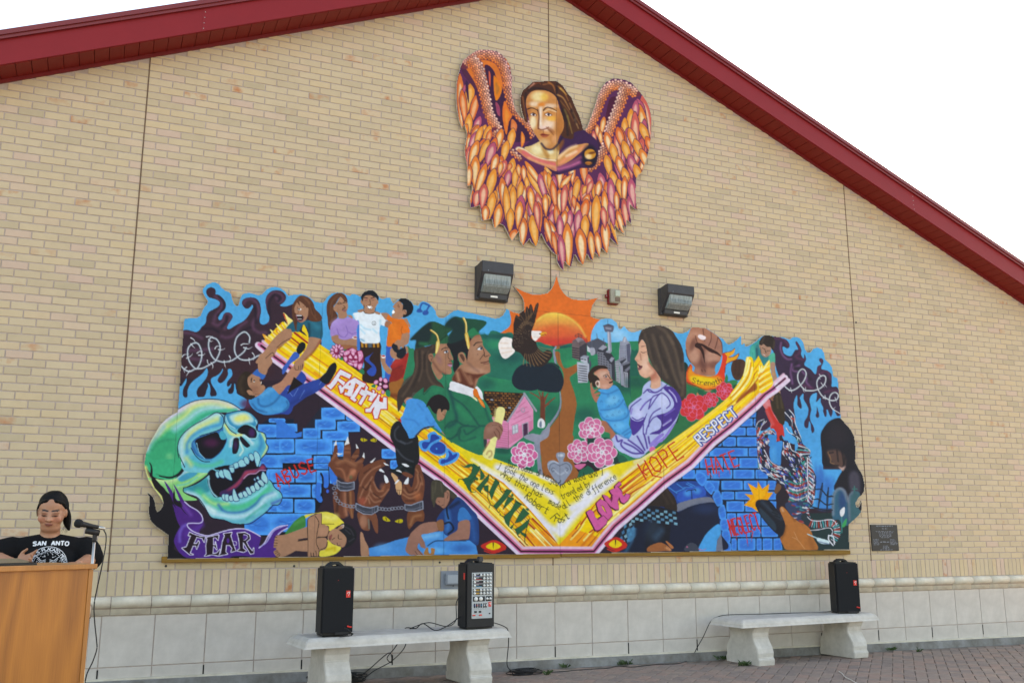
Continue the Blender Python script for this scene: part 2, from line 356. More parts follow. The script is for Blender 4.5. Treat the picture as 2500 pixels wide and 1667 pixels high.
def paint_mural():
    SKY='35a0d8'; PL='2b1d2b'; PL2='4d3048'; YL='f0cb1a'; OR='e8941d'; PY='efdf86'; GR='0e7a58'; SK='a97a60'
    # ---- background
    T(350,680)
    f(PL,'-100 560 2400 -50 2400 4700 -100 4700',0)
    f(SKY,'100 -300 9000 -300 9000 850 1700 850 1000 850 400 900',0)
    # smoke swirls top left
    f('36222f',AQ_17)
    clip(AQ_17)
    ln('5d3b55','1150 290 1250 370 1240 480 1160 580 1130 660;1110 710 1180 745 1250 700 1290 610 1350 560 1400 620 1330 720 1300 800;1600 400 1640 340 1740 330 1820 420 1840 560 1750 700 1760 800 1850 860 1950 860;1990 700 1960 560 1970 330 2080 220 2200 260 2230 340 2160 370 2120 290;1250 920 1330 940 1440 900 1530 770 1640 690;640 860 780 880 930 950;700 1150 900 1140 1100 1120;750 1270 950 1300',50,so=7,al=.75)
    ln('1e1424','1210 290 1290 400 1270 500 1190 590;1330 600 1320 700 1250 760;1780 420 1790 600 1800 700;2020 640 2000 420 2080 270 2180 300 2150 360;1700 780 1600 830 1500 940;950 800 1100 800 1200 850',34,so=6,al=.8)
    clip()
    f('3a2028','590 1250 900 1400 1400 1320 1900 1250 2000 1568 590 1568',1,.7,9)
    # blue flames left
    T(350,900)
    FL='570 310 610 270 650 210 690 150 680 230 640 310 630 380 640 440 680 460 705 430 705 350 740 260 800 190 880 130 950 70 1000 0 1020 0 1030 60 1000 150 930 240 870 310 850 370 860 430 900 470 950 460 990 410 1010 340 1030 290 1030 225 1060 270 1070 340 1065 410 1090 450 1130 450 1165 420 1160 360 1110 280 1078 210 1090 150 1170 110 1230 60 1265 0 1260 50 1200 140 1185 190 1210 225 1250 225 1310 170 1350 90 1345 20 1390 0 1420 60 1410 120 1350 190 1330 250 1345 285 1375 270 1405 235 1390 290 1350 340 1360 390 1400 400 1440 360 1455 230 1480 330 1500 400 1620 470 1650 520 1560 640 1100 500 900 500 550 640'
    f(SKY,FL); f(SKY,'550 640 560 480 900 450 1500 420 1640 490 1560 640 1300 560 1050 505 800 530',0)
    e('5a2c50',1640,560,90,70,al=.8,so=.7)
    # barbed wire
    T(350,680)
    W='840 1020 780 1040 720 1100 705 1200 730 1310 800 1410 860 1430 920 1300 930 1180 890 1060 840 1020;600 1390 660 1450 740 1480 830 1440 940 1430 1060 1370 1160 1310;1100 930 1060 960 1040 1060 1070 1190 1140 1290 1260 1330 1290 1330;1100 940 1170 970 1220 1060 1215 1180 1160 1300;1290 1330 1400 1310 1500 1250 1600 1170 1640 1100;1690 1020 1695 930 1640 860 1580 860 1490 940 1455 1080 1470 1200 1540 1280 1640 1300 1740 1280 1830 1230 1950 1190'
    ln('5f6a78',W,34); ln('cfd5de',W,12)
    B='760 945 810 980 830 1040;760 1040 790 1080 825 1110;615 1250 650 1215 730 1200;690 1270 760 1230 790 1190;855 1190 900 1160 940 1160;880 1220 950 1220 985 1190;1005 930 1060 920 1110 940;1040 970 1070 1000 1110 995;1140 1120 1170 1080 1240 1080;1195 1130 1260 1135 1305 1110;1560 1060 1600 1040 1690 1045;1600 1100 1680 1120 1740 1085;1370 1230 1390 1280 1365 1340;1290 1310 1300 1380 1315 1425;1740 1185 1770 1230 1755 1300;1685 1270 1690 1320 1700 1375;1020 1300 1030 1350 1060 1370;1080 1340 1110 1390 1100 1440;690 1410 650 1450 660 1500;740 1470 710 1510 680 1560'
    ln('c8ced6',B,17,w1=4)
    # ---- blue brick wall, left
    def bricks(rows, c='1b73cf', edge='3398ea'):
        for x0,y0,x1,y1 in rows:
            d=10; x0+=7; y0+=7; x1-=7; y1-=7
            p='%d %d %d %d %d %d %d %d %d %d %d %d %d %d %d %d'%(x0+d*3,y0,x1-d*3,y0,x1,y0+d*2,x1,y1-d*2,x1-d*3,y1,x0+d*3,y1,x0,y1-d*2,x0,y0+d*2)
            f(edge,p,1); e(c,(x0+x1)/2,(y0+y1)/2,(x1-x0)*.42,(y1-y0)*.36,al=.9,so=.35)
            cx,cy=(x0+x1)/2,(y0+y1)/2; L=(x1-x0)*.28
            s('6fb8f2','%f %f %f %f %f %f'%(cx-L,cy+20,cx-L*.2,cy-8,cx+L*.3,cy-45),12,w1=3,al=.6,so=2)
            s('1157b0','%f %f %f %f %f %f'%(cx-L,cy-25,cx,cy+25,cx+L,cy+20),22,w1=6,al=.6,so=4)
    T(350,900)
    f('0c1a30','1990 800 2400 800 2400 1568 1850 1568 1850 900',0)
    bricks([(1995,785,2270,865),(1825,880,2165,1100),(2180,870,2460,1105),(1960,1115,2600,1350),(1800,1365,2175,1600),(2185,1370,2600,1600)])
    T(690,900)
    f('1b2233','310 1000 620 600 1250 800 1250 1010 1050 1020 1060 1568 0 1568 0 1000',0,.9)
    bricks([(612,615,995,815),(1005,740,1180,830),(512,800,852,978),(865,832,1238,1008),(318,942,608,1118),(630,985,1052,1148),(-60,1110,188,1345),(195,1112,800,1370),(-80,1362,470,1600),(488,1380,770,1600),(800,1160,985,1400),(1575,1272,1825,1436),(1710,1450,1850,1600)])
    f('1b73cf','-100 800 40 850 120 940 220 1030 310 1000 300 1085 200 1100 -100 1100',0)
    T(350,1140)
    f('10141f','1960 10 2400 10 2400 1100 1600 1100 1600 900',0)
    bricks([(1960,25,2352,240),(2060,262,2600,475),(2190,490,2600,710),(1940,600,2250,720),(1610,735,2060,1085),(2075,735,2600,960)])
    T(690,1130)
    f('10141f','0 0 870 0 870 330 640 330 640 620 520 800 0 800',0)
    bricks([(200,105,535,315),(-200,100,190,315),(535,110,860,330),(-100,335,450,550),(465,330,620,560),(-100,560,170,790),(185,570,520,800),(-200,800,500,1100),(490,0,860,100)])
    f('1a6fd0','535 330 615 330 600 450 625 540 635 600 600 630 560 600 530 540'); f('1a6fd0','650 200 735 200 730 360 700 395 655 370'); f('1a6fd0','740 100 862 120 862 310 815 340 775 300'); e('2a5fd0',715,447,22,30)
    s('12141c','610 165 640 240 640 400 610 520',30,w1=20); s('12141c','735 60 740 200 745 330',14)
    # yellow cat eyes
    Y2='b7a51c'
    T(690,900); f(Y2,'1242 1120 1270 1103 1320 1115 1352 1138 1300 1160 1255 1150'); f(Y2,'1398 1140 1440 1112 1490 1112 1503 1135 1480 1165 1430 1160'); s('20180a','1283 1108 1290 1150',10); s('20180a','1478 1115 1480 1150',10)
    T(690,1130); f(Y2,'1595 880 1610 850 1650 855 1718 915 1680 930 1620 915'); f(Y2,'1790 928 1850 895 1900 892 1922 920 1900 950 1840 950'); s('20180a','1645 870 1660 915',10); s('20180a','1855 900 1850 940',10)

def paint_skull():
    T(350,900); PL='16131c'
    C1='5fb9c8'; LT='a9d3dc'; YE='d8dc84'; TE='0f7fa0'; GN='0fa070'; DB='1c2a5a'
    # cranium
    f('12aa7a',AQ_0)
    clip(AQ_0)
    s('c9c6d6','60 1260 130 1120 250 930 400 780 600 650 850 535 1100 520 1350 580 1520 660',130,so=14)
    s(YE,'150 1180 300 980 480 870 650 760 800 620 1000 570 1200 580 1380 640',95,so=16,al=.9)
    s('9fd0dc','500 960 700 820 880 680 1100 620 1280 650',90,so=14,al=.9)
    s('86b8d0','120 1230 230 1060 330 930',60,so=8,al=.7)
    s('18a98a','560 1060 760 900 980 760 1200 680 1480 660',46,so=8)
    e('0ea070',330,1330,230,240,al=.9,so=.25); s('0b8c66','150 1300 230 1180 400 1130 500 1130',24,so=7,al=.8)
    e('7ec98a',420,1400,60,60,al=.6,so=.8)
    clip()
    s('141a3a','550 645 700 560 850 505 1050 482 1250 500 1420 560 1570 660',12)
    T(350,1140)
    f('0fa878','-10 -100 620 -120 640 0 560 120 470 200 300 190 160 150 60 20'); s(YE,'30 0 60 130 160 300 260 440 310 560',60,so=8)
    f('7cc878',AQ_15)
    clip(AQ_15)
    s('b8d89a','200 200 400 230 600 140 720 40',60,so=10); s('8cc4dc','560 160 680 60 800 10 1000 0',60,so=8); f('2a97b8','560 180 700 90 860 85 820 140 700 200 600 230',1,1,3); s('a5d59a','560 300 740 240 900 130 1040 60',40,so=6); s('4fc0a8','540 290 700 260 860 160',20,so=4)
    clip()
    f('0a8f66','200 100 250 140 330 155 450 165 560 110 640 0 680 -60 640 -60 580 60 480 130 380 140'); s('101a20','255 138 330 155 440 165 560 110 650 10',18,w1=44)
    # face part of skull (right): base
    T(350,900)
    f(C1,AQ_13)
    clip(AQ_13)
    s('a8d6dc','620 1480 610 1300 620 1160 720 1010 880 900 1100 770 1210 740',80,so=10)
    s(YE,'690 1240 720 1080 860 950 1040 860 1180 800',60,so=14)
    s('2b8fc4','700 1330 700 1200 780 1080 930 980 1100 920 1230 880 1250 780',40,so=8)
    f('2aa6c8','1300 1180 1400 1100 1450 1300 1500 1400 1700 1300 1850 1200 1900 1050 1980 1250 1900 1440 1700 1560 800 1568 720 1420',1,.7,6)
    s(LT,'1390 1230 1400 1140 1480 1070 1580 1050 1680 1110 1740 1190',50,so=6); s(YE,'1310 900 1380 1020 1480 1060 1560 1050',40,so=6)
    s('3fbf8a','760 1480 900 1540 1100 1540 1250 1480',50,so=10,al=.8); s(YE,'690 1430 760 1530',60,so=12,al=.8)
    s('1a7fb4','1750 1110 1850 1060 1880 1200 1850 1300',50,so=10,al=.9); s(YE,'1890 1020 1950 1150 1970 1250 1900 1400',24,so=5)
    # brow right
    f('1a86b0','1300 750 1350 700 1560 670 1690 700 1800 800 1815 870 1780 920 1700 880 1600 890 1530 950 1450 960 1350 880')
    f('a4d2d8','1380 740 1560 690 1680 710 1760 800 1750 850 1650 870 1550 900 1460 890 1390 820',1,1,4); f('d9d97e','1440 790 1520 740 1640 730 1700 800 1620 830 1540 850 1470 840',1,1,6)
    ln('a8d6e4','1310 760 1360 880 1460 950;1790 820 1810 880 1790 930',16,so=3)
    clip()
    # sockets
    f('1b66a0','780 1160 880 1080 1030 1040 1180 990 1270 930 1280 1080 1340 1110 1300 1230 1220 1350 1090 1440 950 1440 830 1360 770 1260')
    f('100d18','840 1130 1000 1060 1150 1010 1200 1040 1240 1120 1320 1130 1290 1230 1210 1340 1090 1430 980 1430 880 1310 840 1210')
    e('4a1840',1080,1180,110,70,al=.9,so=.8); s('2b86b8','800 1180 860 1320 960 1430 1080 1450',26,so=4); s('7ec3dc','850 1180 890 1330 980 1430',10)
    f('2aa0b8','1210 1040 1260 990 1330 1080 1290 1130 1240 1120')
    f('100d18','1500 980 1590 900 1680 900 1780 960 1810 1030 1790 1100 1700 1105 1620 1050 1540 1030'); e('45205a',1730,1020,50,70,al=.9,so=.6)
    s('8cd0d8','1700 1110 1790 1110 1830 1040 1800 960',16,so=3)
    # nose
    f('16101e','1430 1150 1460 1100 1520 1110 1530 1220 1500 1330 1460 1355 1420 1330'); f('16101e','1540 1090 1570 1080 1680 1190 1700 1230 1650 1255 1590 1210 1545 1140'); e('3b2050',1470,1220,30,70,al=.8,so=.6)
    s('c9e4d8','1540 1160 1570 1240 1590 1300 1540 1380',20,so=4)
    ln('141a38','570 1420 545 1300 565 1150 650 1020 800 900 1000 790 1150 700 1230 720 1280 790 1270 900 1230 960 1100 1010 900 1070;1300 740 1300 850 1380 970 1480 1040;1290 760 1340 710 1560 665 1700 700 1830 800 1830 860 1800 950 1830 990 1930 1030 1960 1110 1955 1180 1995 1250 1960 1340 1870 1450 1830 1560;760 1260 830 1380 940 1470 1060 1480;600 1440 660 1568',13)
    # upper teeth
    T(350,900)
    f('100d18','1130 1600 1300 1540 1560 1520 1700 1450 1790 1430 1810 1568 1500 1640')
    for p in ('1500 1500 1560 1440 1620 1480 1640 1540 1560 1568 1510 1540','1600 1420 1650 1400 1690 1470 1670 1520 1620 1500','1680 1370 1730 1350 1770 1420 1740 1470 1700 1440','1760 1350 1790 1310 1850 1370 1860 1460 1820 1568 1790 1500 1770 1420','1430 1520 1500 1490 1520 1568 1440 1590','1370 1550 1430 1530 1450 1600 1380 1600'):
        f('86c8d2',p); s('163a70',np.concatenate([crv(pts(p),True),pts(p)[:1]]),9,sm=0)
    T(350,1140)
    f('100d18','1020 120 1080 40 1150 60 1300 180 1420 210 1400 100 1600 0 1960 0 1960 60 1900 90 1850 160 1800 250 1700 300 1600 350 1500 420 1420 470 1230 470 1120 440 1050 320')
    for p in ('1150 100 1170 60 1200 80 1210 160 1170 165','1200 80 1240 40 1280 80 1290 170 1240 165 1205 130','1270 50 1300 30 1370 60 1400 140 1415 210 1350 190 1290 140','1370 0 1440 0 1450 70 1410 90 1380 50'):
        f('86c8d2',p); s('163a70',np.concatenate([crv(pts(p),True),pts(p)[:1]]),10,sm=0)
    # tongue
    f('3a2050','1220 450 1230 390 1320 350 1430 280 1540 180 1620 60 1700 40 1830 20 1900 -60 1960 0 1950 60 1850 60 1780 110 1700 120 1620 170 1560 260 1480 340 1400 420 1300 460')
    f('a23a55','1320 380 1440 290 1550 180 1620 70 1700 50 1830 30 1900 -30 1940 20 1850 40 1780 90 1680 110 1600 170 1540 260 1460 330',1,1,4); s('d8a8c8','1600 180 1680 110 1790 100 1860 50 1950 50',12,so=2)
    # lower jaw
    f('58b6c0',AQ_18)
    clip(AQ_18)
    f('0f8a98','650 350 860 260 1010 170 1020 260 1060 370 1000 400 850 400 690 400',1,1,4)
    s('2fb98a','880 400 980 500 1100 560 1300 620 1500 640 1700 580 1850 460 1980 330',110,so=16); s('a8d890','960 460 1080 560 1200 590 1350 580',50,so=10); s('7dd0e0','1240 500 1500 560 1750 470 1960 300',40,so=8)
    s('1b5fa8','1200 600 1280 700 1420 730 1620 700 1800 580 1900 470 2060 420',30,so=8)
    s('a6d2e0','700 410 860 470 960 600 1070 720 1250 760 1450 790 1650 760 1820 660 1950 500 2100 430',80,so=10); s('4fa8c0','1150 820 1400 870 1600 850 1750 780',40,so=8); s('d0e8e8','1040 640 1130 700',60,so=12); s('0f9a80','1650 820 1800 700 1950 600',24,so=8,al=.7); s('3a62b0','2060 580 2190 520',40,so=8)
    clip()
    for p in ('1255 440 1300 430 1300 530 1260 500','1300 440 1360 440 1360 535 1310 535','1360 470 1420 450 1430 530 1380 540','1420 430 1445 340 1500 460 1530 520 1490 545 1440 530','1510 430 1570 400 1590 480 1540 490','1580 400 1630 380 1670 450 1620 480','1630 340 1680 320 1730 420 1680 440','1700 320 1760 290 1790 380 1740 400','1770 270 1810 240 1860 330 1820 370 1780 330','1820 230 1880 200 1930 270 1900 310','1890 100 1915 70 1980 170 1975 260 1930 240 1880 180','1760 200 1780 170 1790 220','1800 180 1830 140 1850 200'):
        f('94cbd2',p); s('163a70',np.concatenate([crv(pts(p),True),pts(p)[:1]]),10,sm=0)
    ln('11182c','1060 140 1030 230 1070 360 1140 470 1220 470;640 330 720 310 870 250 1000 150 1070 50;640 330 640 390 720 430 860 480 960 600 1050 760 1110 820 1280 840 1440 900 1590 910 1720 890 1850 800 2000 680 2070 610 2150 600 2200 540 2215 460 2180 390 2100 330 2050 240 2010 200',13)
    s('8cc8d8','1040 150 1050 280 1100 400 1170 470',22,so=3)
    # black flame tail, purple smoke, FEAR ribbon
    f('151119','120 0 140 130 250 250 330 350 440 450 500 560 560 700 700 850 600 950 540 1050 480 1300 700 1460 380 1465 400 1090 290 1010 190 940 110 850 80 720 90 600 95 480 52 398 110 425 160 480 190 560 200 660 225 705 260 685 300 630 318 570 300 460 180 330 130 210',0)
    T(350,900); s('151119','100 1495 130 1568 125 1700',14,w1=44); T(350,1140)
    f('4a1f77','335 225 440 350 520 500 590 560 550 450 480 270 560 380 640 520 700 600 800 660 890 730 945 820 960 880 900 1000 880 1050 700 1060 560 900 480 640 470 590 520 650 450 500')
    f('151119','490 340 520 520 590 560 630 610 590 640 480 560'); s('151119','600 640 660 720 720 770',16,w1=3); s('6a3f9c','640 600 760 760',40,so=10)
    f('4b2280','490 1160 540 1030 620 920 700 890 700 930 770 1000 900 1060 1020 1090 1150 1060 1300 1010 1450 985 1600 985 1730 1030 1870 1100 1850 1250 1950 1200 2050 1020 2150 950 2310 920 2250 1000 2150 1090 2100 1200 2090 1440 1600 1445 1400 1460 760 1450 600 1380 520 1270')
    s('6f56b8','580 1180 580 1060 620 960 680 920',40,so=8); s('5a2f95','700 1060 820 1000 930 920',60,so=14)
    ln('c8bfe6','660 550 740 620 860 690 930 770 945 850 900 890 780 890 710 900 710 950 790 1020 920 1070 1030 1090 1150 1060 1280 1020 1440 985 1620 985 1760 1040 1865 1100;1845 1285 1930 1210 2000 1080 2080 990 2180 940 2300 925;2150 1070 2220 1010 2300 970',17)
    f('a09ad8','1850 1270 1960 1190 2020 1060 2120 970 2280 930 2100 1010 2020 1130 1950 1220'); e('151119',1550,1435,160,22)
    FR=['740 1040 800 1070 900 1100 985 1110 970 1190 940 1130 850 1110 800 1220 850 1220 880 1175 890 1200 850 1300 840 1250 790 1250 740 1370 790 1390 740 1390 620 1290 690 1270 760 1090 720 1085','1010 1120 1100 1100 1200 1080 1190 1160 1160 1120 1110 1120 1110 1240 1150 1240 1150 1190 1170 1310 1130 1260 1110 1260 1105 1380 1170 1370 1225 1310 1200 1410 1100 1390 980 1415 1010 1380 1000 1250 1020 1150','1280 1060 1410 1040 1390 1090 1430 1220 1470 1330 1400 1350 1420 1290 1380 1240 1320 1240 1310 1350 1340 1380 1205 1410 1240 1360 1260 1200 1300 1090','1500 1050 1620 1040 1690 1080 1700 1140 1640 1190 1680 1270 1740 1340 1760 1290 1755 1370 1710 1380 1620 1230 1590 1190 1590 1290 1640 1330 1600 1350 1500 1330 1540 1300 1530 1180 1520 1120']
    for p in FR:
        q=pts(p); s('d4cfe6',np.concatenate([q,q[:1]]),24,sm=0)
    for p in FR: f('241420',p,0)
    e('4b2280',1625,1115,38,45); s('d4cfe6','1600 1075 1650 1085 1660 1120 1620 1160 1600 1160',9)
    e('4b2280',1350,1170,22,40); s('d4cfe6','1440 1180 1480 1190 1480 1240 1440 1240',9)

def paint_band():
    rng = np.random.default_rng(5)
    # left arm / right arm: upper edge and maroon line, in photo px
    UL=arr('690 785 735 812 798 851 928 946 1005 1008 1075 1060 1156 1131 1230 1178 1291 1240 1337 1293 1362 1322')
    ML=arr('636 840 671 871 744 923 874 1018 956 1081 1024 1128 1086 1172 1138 1217 1190 1267 1236 1310 1272 1345')
    UR=arr('1364 1330 1402 1290 1430 1244 1458 1222 1511 1173 1571 1130 1626 1084 1698 1033 1755 989 1800 950 1832 900 1852 868')
    MR=arr('1450 1345 1474 1315 1501 1283 1530 1258 1556 1236 1622 1177 1684 1132 1738 1076 1784 1040 1845 986 1868 962 1890 947')
    f('f0c81e', np.concatenate([UL, ML[::-1]]), 0); f('f0c81e', np.concatenate([UR, MR[::-1]]), 0)
    f('ef9420', arr('1236 1310 1337 1293 1366 1322 1402 1290 1474 1315 1450 1340 1275 1340'), 0)
    cols=['efdf86','e8941d','f4d84a','d9761a','efdf86','f0c81e','c96f18','f6e27a','e8941d']
    for U,M in ((UL,ML),(UR,MR)):
        n=len(U)
        for k in range(34):
            t=0.06+0.84*(k+.5)/34; a=rng.uniform(0,n-3); b=min(a+rng.uniform(2.,6.),n-1)
            ii=np.linspace(a,b,9); P=np.array([[np.interp(i,range(n),U[:,d])*(1-t)+np.interp(i,range(n),M[:,d])*t for d in (0,1)] for i in ii])
            s(cols[k%9],P,rng.uniform(20,46),w1=rng.uniform(6,20),so=2.2,al=.9)
        for k in range(9):
            t=rng.uniform(.08,.9); a=rng.uniform(0,n-2); b=min(a+rng.uniform(.6,2.),n-1); ii=np.linspace(a,b,5)
            P=np.array([[np.interp(i,range(n),U[:,d])*(1-t)+np.interp(i,range(n),M[:,d])*t for d in (0,1)] for i in ii])
            s('a8501c',P,22,w1=5,so=1.6,al=.8)
    # red-brown streaks in the lower right arm and bottom of the V
    T(1320,1060)
    for p in ('1280 760 1640 470','1300 860 1640 600','1250 880 1600 600','1320 940 1700 680','1400 960 1800 720','640 1430 740 1300 840 1150 960 1030','560 1500 640 1380','1000 1250 1150 1150','780 1560 1000 1400 1300 1180 1450 950','900 1560 1150 1350','880 1100 1010 960'):
        s('b83a14',p,24,w1=9,so=2)
    for p in ('1100 1330 1350 1120 1560 920 1760 760','1000 1480 1250 1270'): s('efe59a',p,40,w1=30,so=3)
    T(1000,1140)
    for p in ('1850 1090 2020 1290','1900 900 2320 1290','1960 820 2352 1200','1760 1180 1880 1290'): s('a83212',p,30,w1=14,so=2)
    for p in ('1930 1000 2200 1290','2010 1000 2300 1290','1500 860 1860 1260'): s('efe59a',p,34,w1=18,so=2)
    s('e07a1a','1130 60 1500 260 1700 470 1950 720 2200 1000 2352 1160',20,so=3)
    # centre of the V : white to yellow field
    C=np.concatenate([arr('1075 1060 1127 1091 1176 1110 1202 1117 1248 1134 1317 1157 1350 1170 1367 1187 1389 1173 1452 1152 1504 1133 1565 1118 1626 1080 1571 1130 1511 1173 1458 1222 1430 1244 1402 1290 1364 1330 1337 1293 1291 1240 1230 1178 1156 1131')])
    f('e4cc2a', C, 0)
    CV.clip=None; r=cover(C); CV.clip=np.zeros((CV.h,CV.w),np.float32); CV.clip[r[1]-CV.y0:r[1]-CV.y0+r[2].shape[0], r[0]-CV.x0:r[0]-CV.x0+r[2].shape[1]]=r[2]
    T(1000,1140)
    for p in ('1150 20 1500 240 1800 500 2100 850 2300 1150','1400 0 1800 180 2200 420 2351 560','1900 650 2150 900 2320 1000'): s('dfdce6',p,110,so=12)
    s('f2ead0','1000 -120 1300 60 1500 150',40,so=8); s('dfdce6','1450 -20 1900 70 2250 200',40,so=8)
    T(1320,1060)
    for p in ('330 1540 520 1300 760 1060 960 880 1160 720','700 1000 860 820 1060 640','500 1180 700 1080'): s('dedce8',p,130,so=14)
    s('ead9b0','1300 700 1450 560 1650 420',70,so=10); s('dfdce6','0 670 220 760',50,so=8); s('efe2c0','1500 440 1800 280',40,so=8)
    s('dedce8','310 1568 310 1450',120,so=10)
    CV.clip=None
    # frame: white / pink / maroon border of the V
    def frame(M, sg):
        d=np.gradient(M,axis=0); nn=np.stack([-d[:,1],d[:,0]],1); nn/=np.linalg.norm(nn,axis=1)[:,None]; nn*=sg
        s('d9c6de',M+nn*9,62,sm=0); s('dcb6cf',M-nn*9,46,sm=0,so=3); s('c95a94',M-nn*3.5,26,sm=0,so=3); s('c95a94',M+nn*3.5,22,sm=0,so=3)
        s('3e1326',M,27,sm=0)
    F=np.concatenate([ML,arr('1310 1345.5 1360 1345.5 1410 1346'),MR])
    F=np.concatenate([F, arr('1905 933 1919 921')])
    frame(F,1)
    T(350,680)
    s('d9c6de','1830 1060 1950 1140',100); s('c95a94','1850 1050 1970 1150',56,so=3); s('3e1326','1880 1070 1990 1150',38)
    T(1780,800); s('dccbe0','770 920 890 800',100); s('c06a9a','800 890 890 810',40,so=3); s('4a1f33','700 970 895 808',26)
    # broken spiky top of the left arm
    T(350,680)
    for p,c,d in (('1900 890 1960 910 2080 1020 2130 1100 2040 1060 1970 1010','e8a030','efdf86'),('2020 815 2070 840 2200 960 2230 1060 2100 930','efdf86','d98a28'),('2020 905 2120 990 2170 1080 2080 1010','efe08a','efdf86'),('2100 790 2180 850 2260 960 2190 940','d98a28','efdf86'),('2110 715 2200 800 2270 900 2180 830','efdf86','efe9a0'),('2175 695 2230 760 2290 850 2230 800','c03a1a','efdf86'),('2240 685 2300 740 2330 820 2280 770','efdf86','efdf86'),('2235 550 2300 600 2400 760 2330 720 2270 660','efe08a','c8401c')):
        f(c,p); 
        q=pts(p); s(d,np.stack([q[0]*.7+q[2]*.3,q[2]]),20,w1=8,so=2)
    T(690,690)
    f('efdf86','10 480 60 530 165 610 100 680 60 620'); s('c8401c','20 500 80 650',22,w1=6)
    s('a8321a','190 800 400 960',34,w1=30); s('a8321a','120 860 270 980',26)
    # broken top of right arm
    T(1780,800)
    f('f0c81e','280 470 375 490 400 700 330 900 150 1080 0 1160 0 1090 120 920 220 760 260 600')
    for p in ('330 520 290 700 180 900 40 1080','370 640 330 800 230 950 60 1140','300 480 240 760'): s('efe59a',p,30,so=2)
    for p in ('350 560 310 760 180 960 20 1120','400 760 330 920 180 1080'): s('d07a1c',p,16,so=2)
    f('8a3a18','420 880 330 960 150 1120 120 1200 300 1060 440 980',1,.85,2)
    f('f0c81e','450 640 520 650 640 520 660 700 700 900 540 1040 480 1000 500 800')
    for k in range(7): s(('efe59a','e08a20')[k%2],'%d %d %d %d %d %d'%(470+k*4,720+k*46,560,650+k*50,650+k*7,600+k*46),26,w1=12,so=2)
    for p in ('480 600 500 700','520 600 520 700','640 520 540 680'): s('efe9a0',p,12,w1=30)

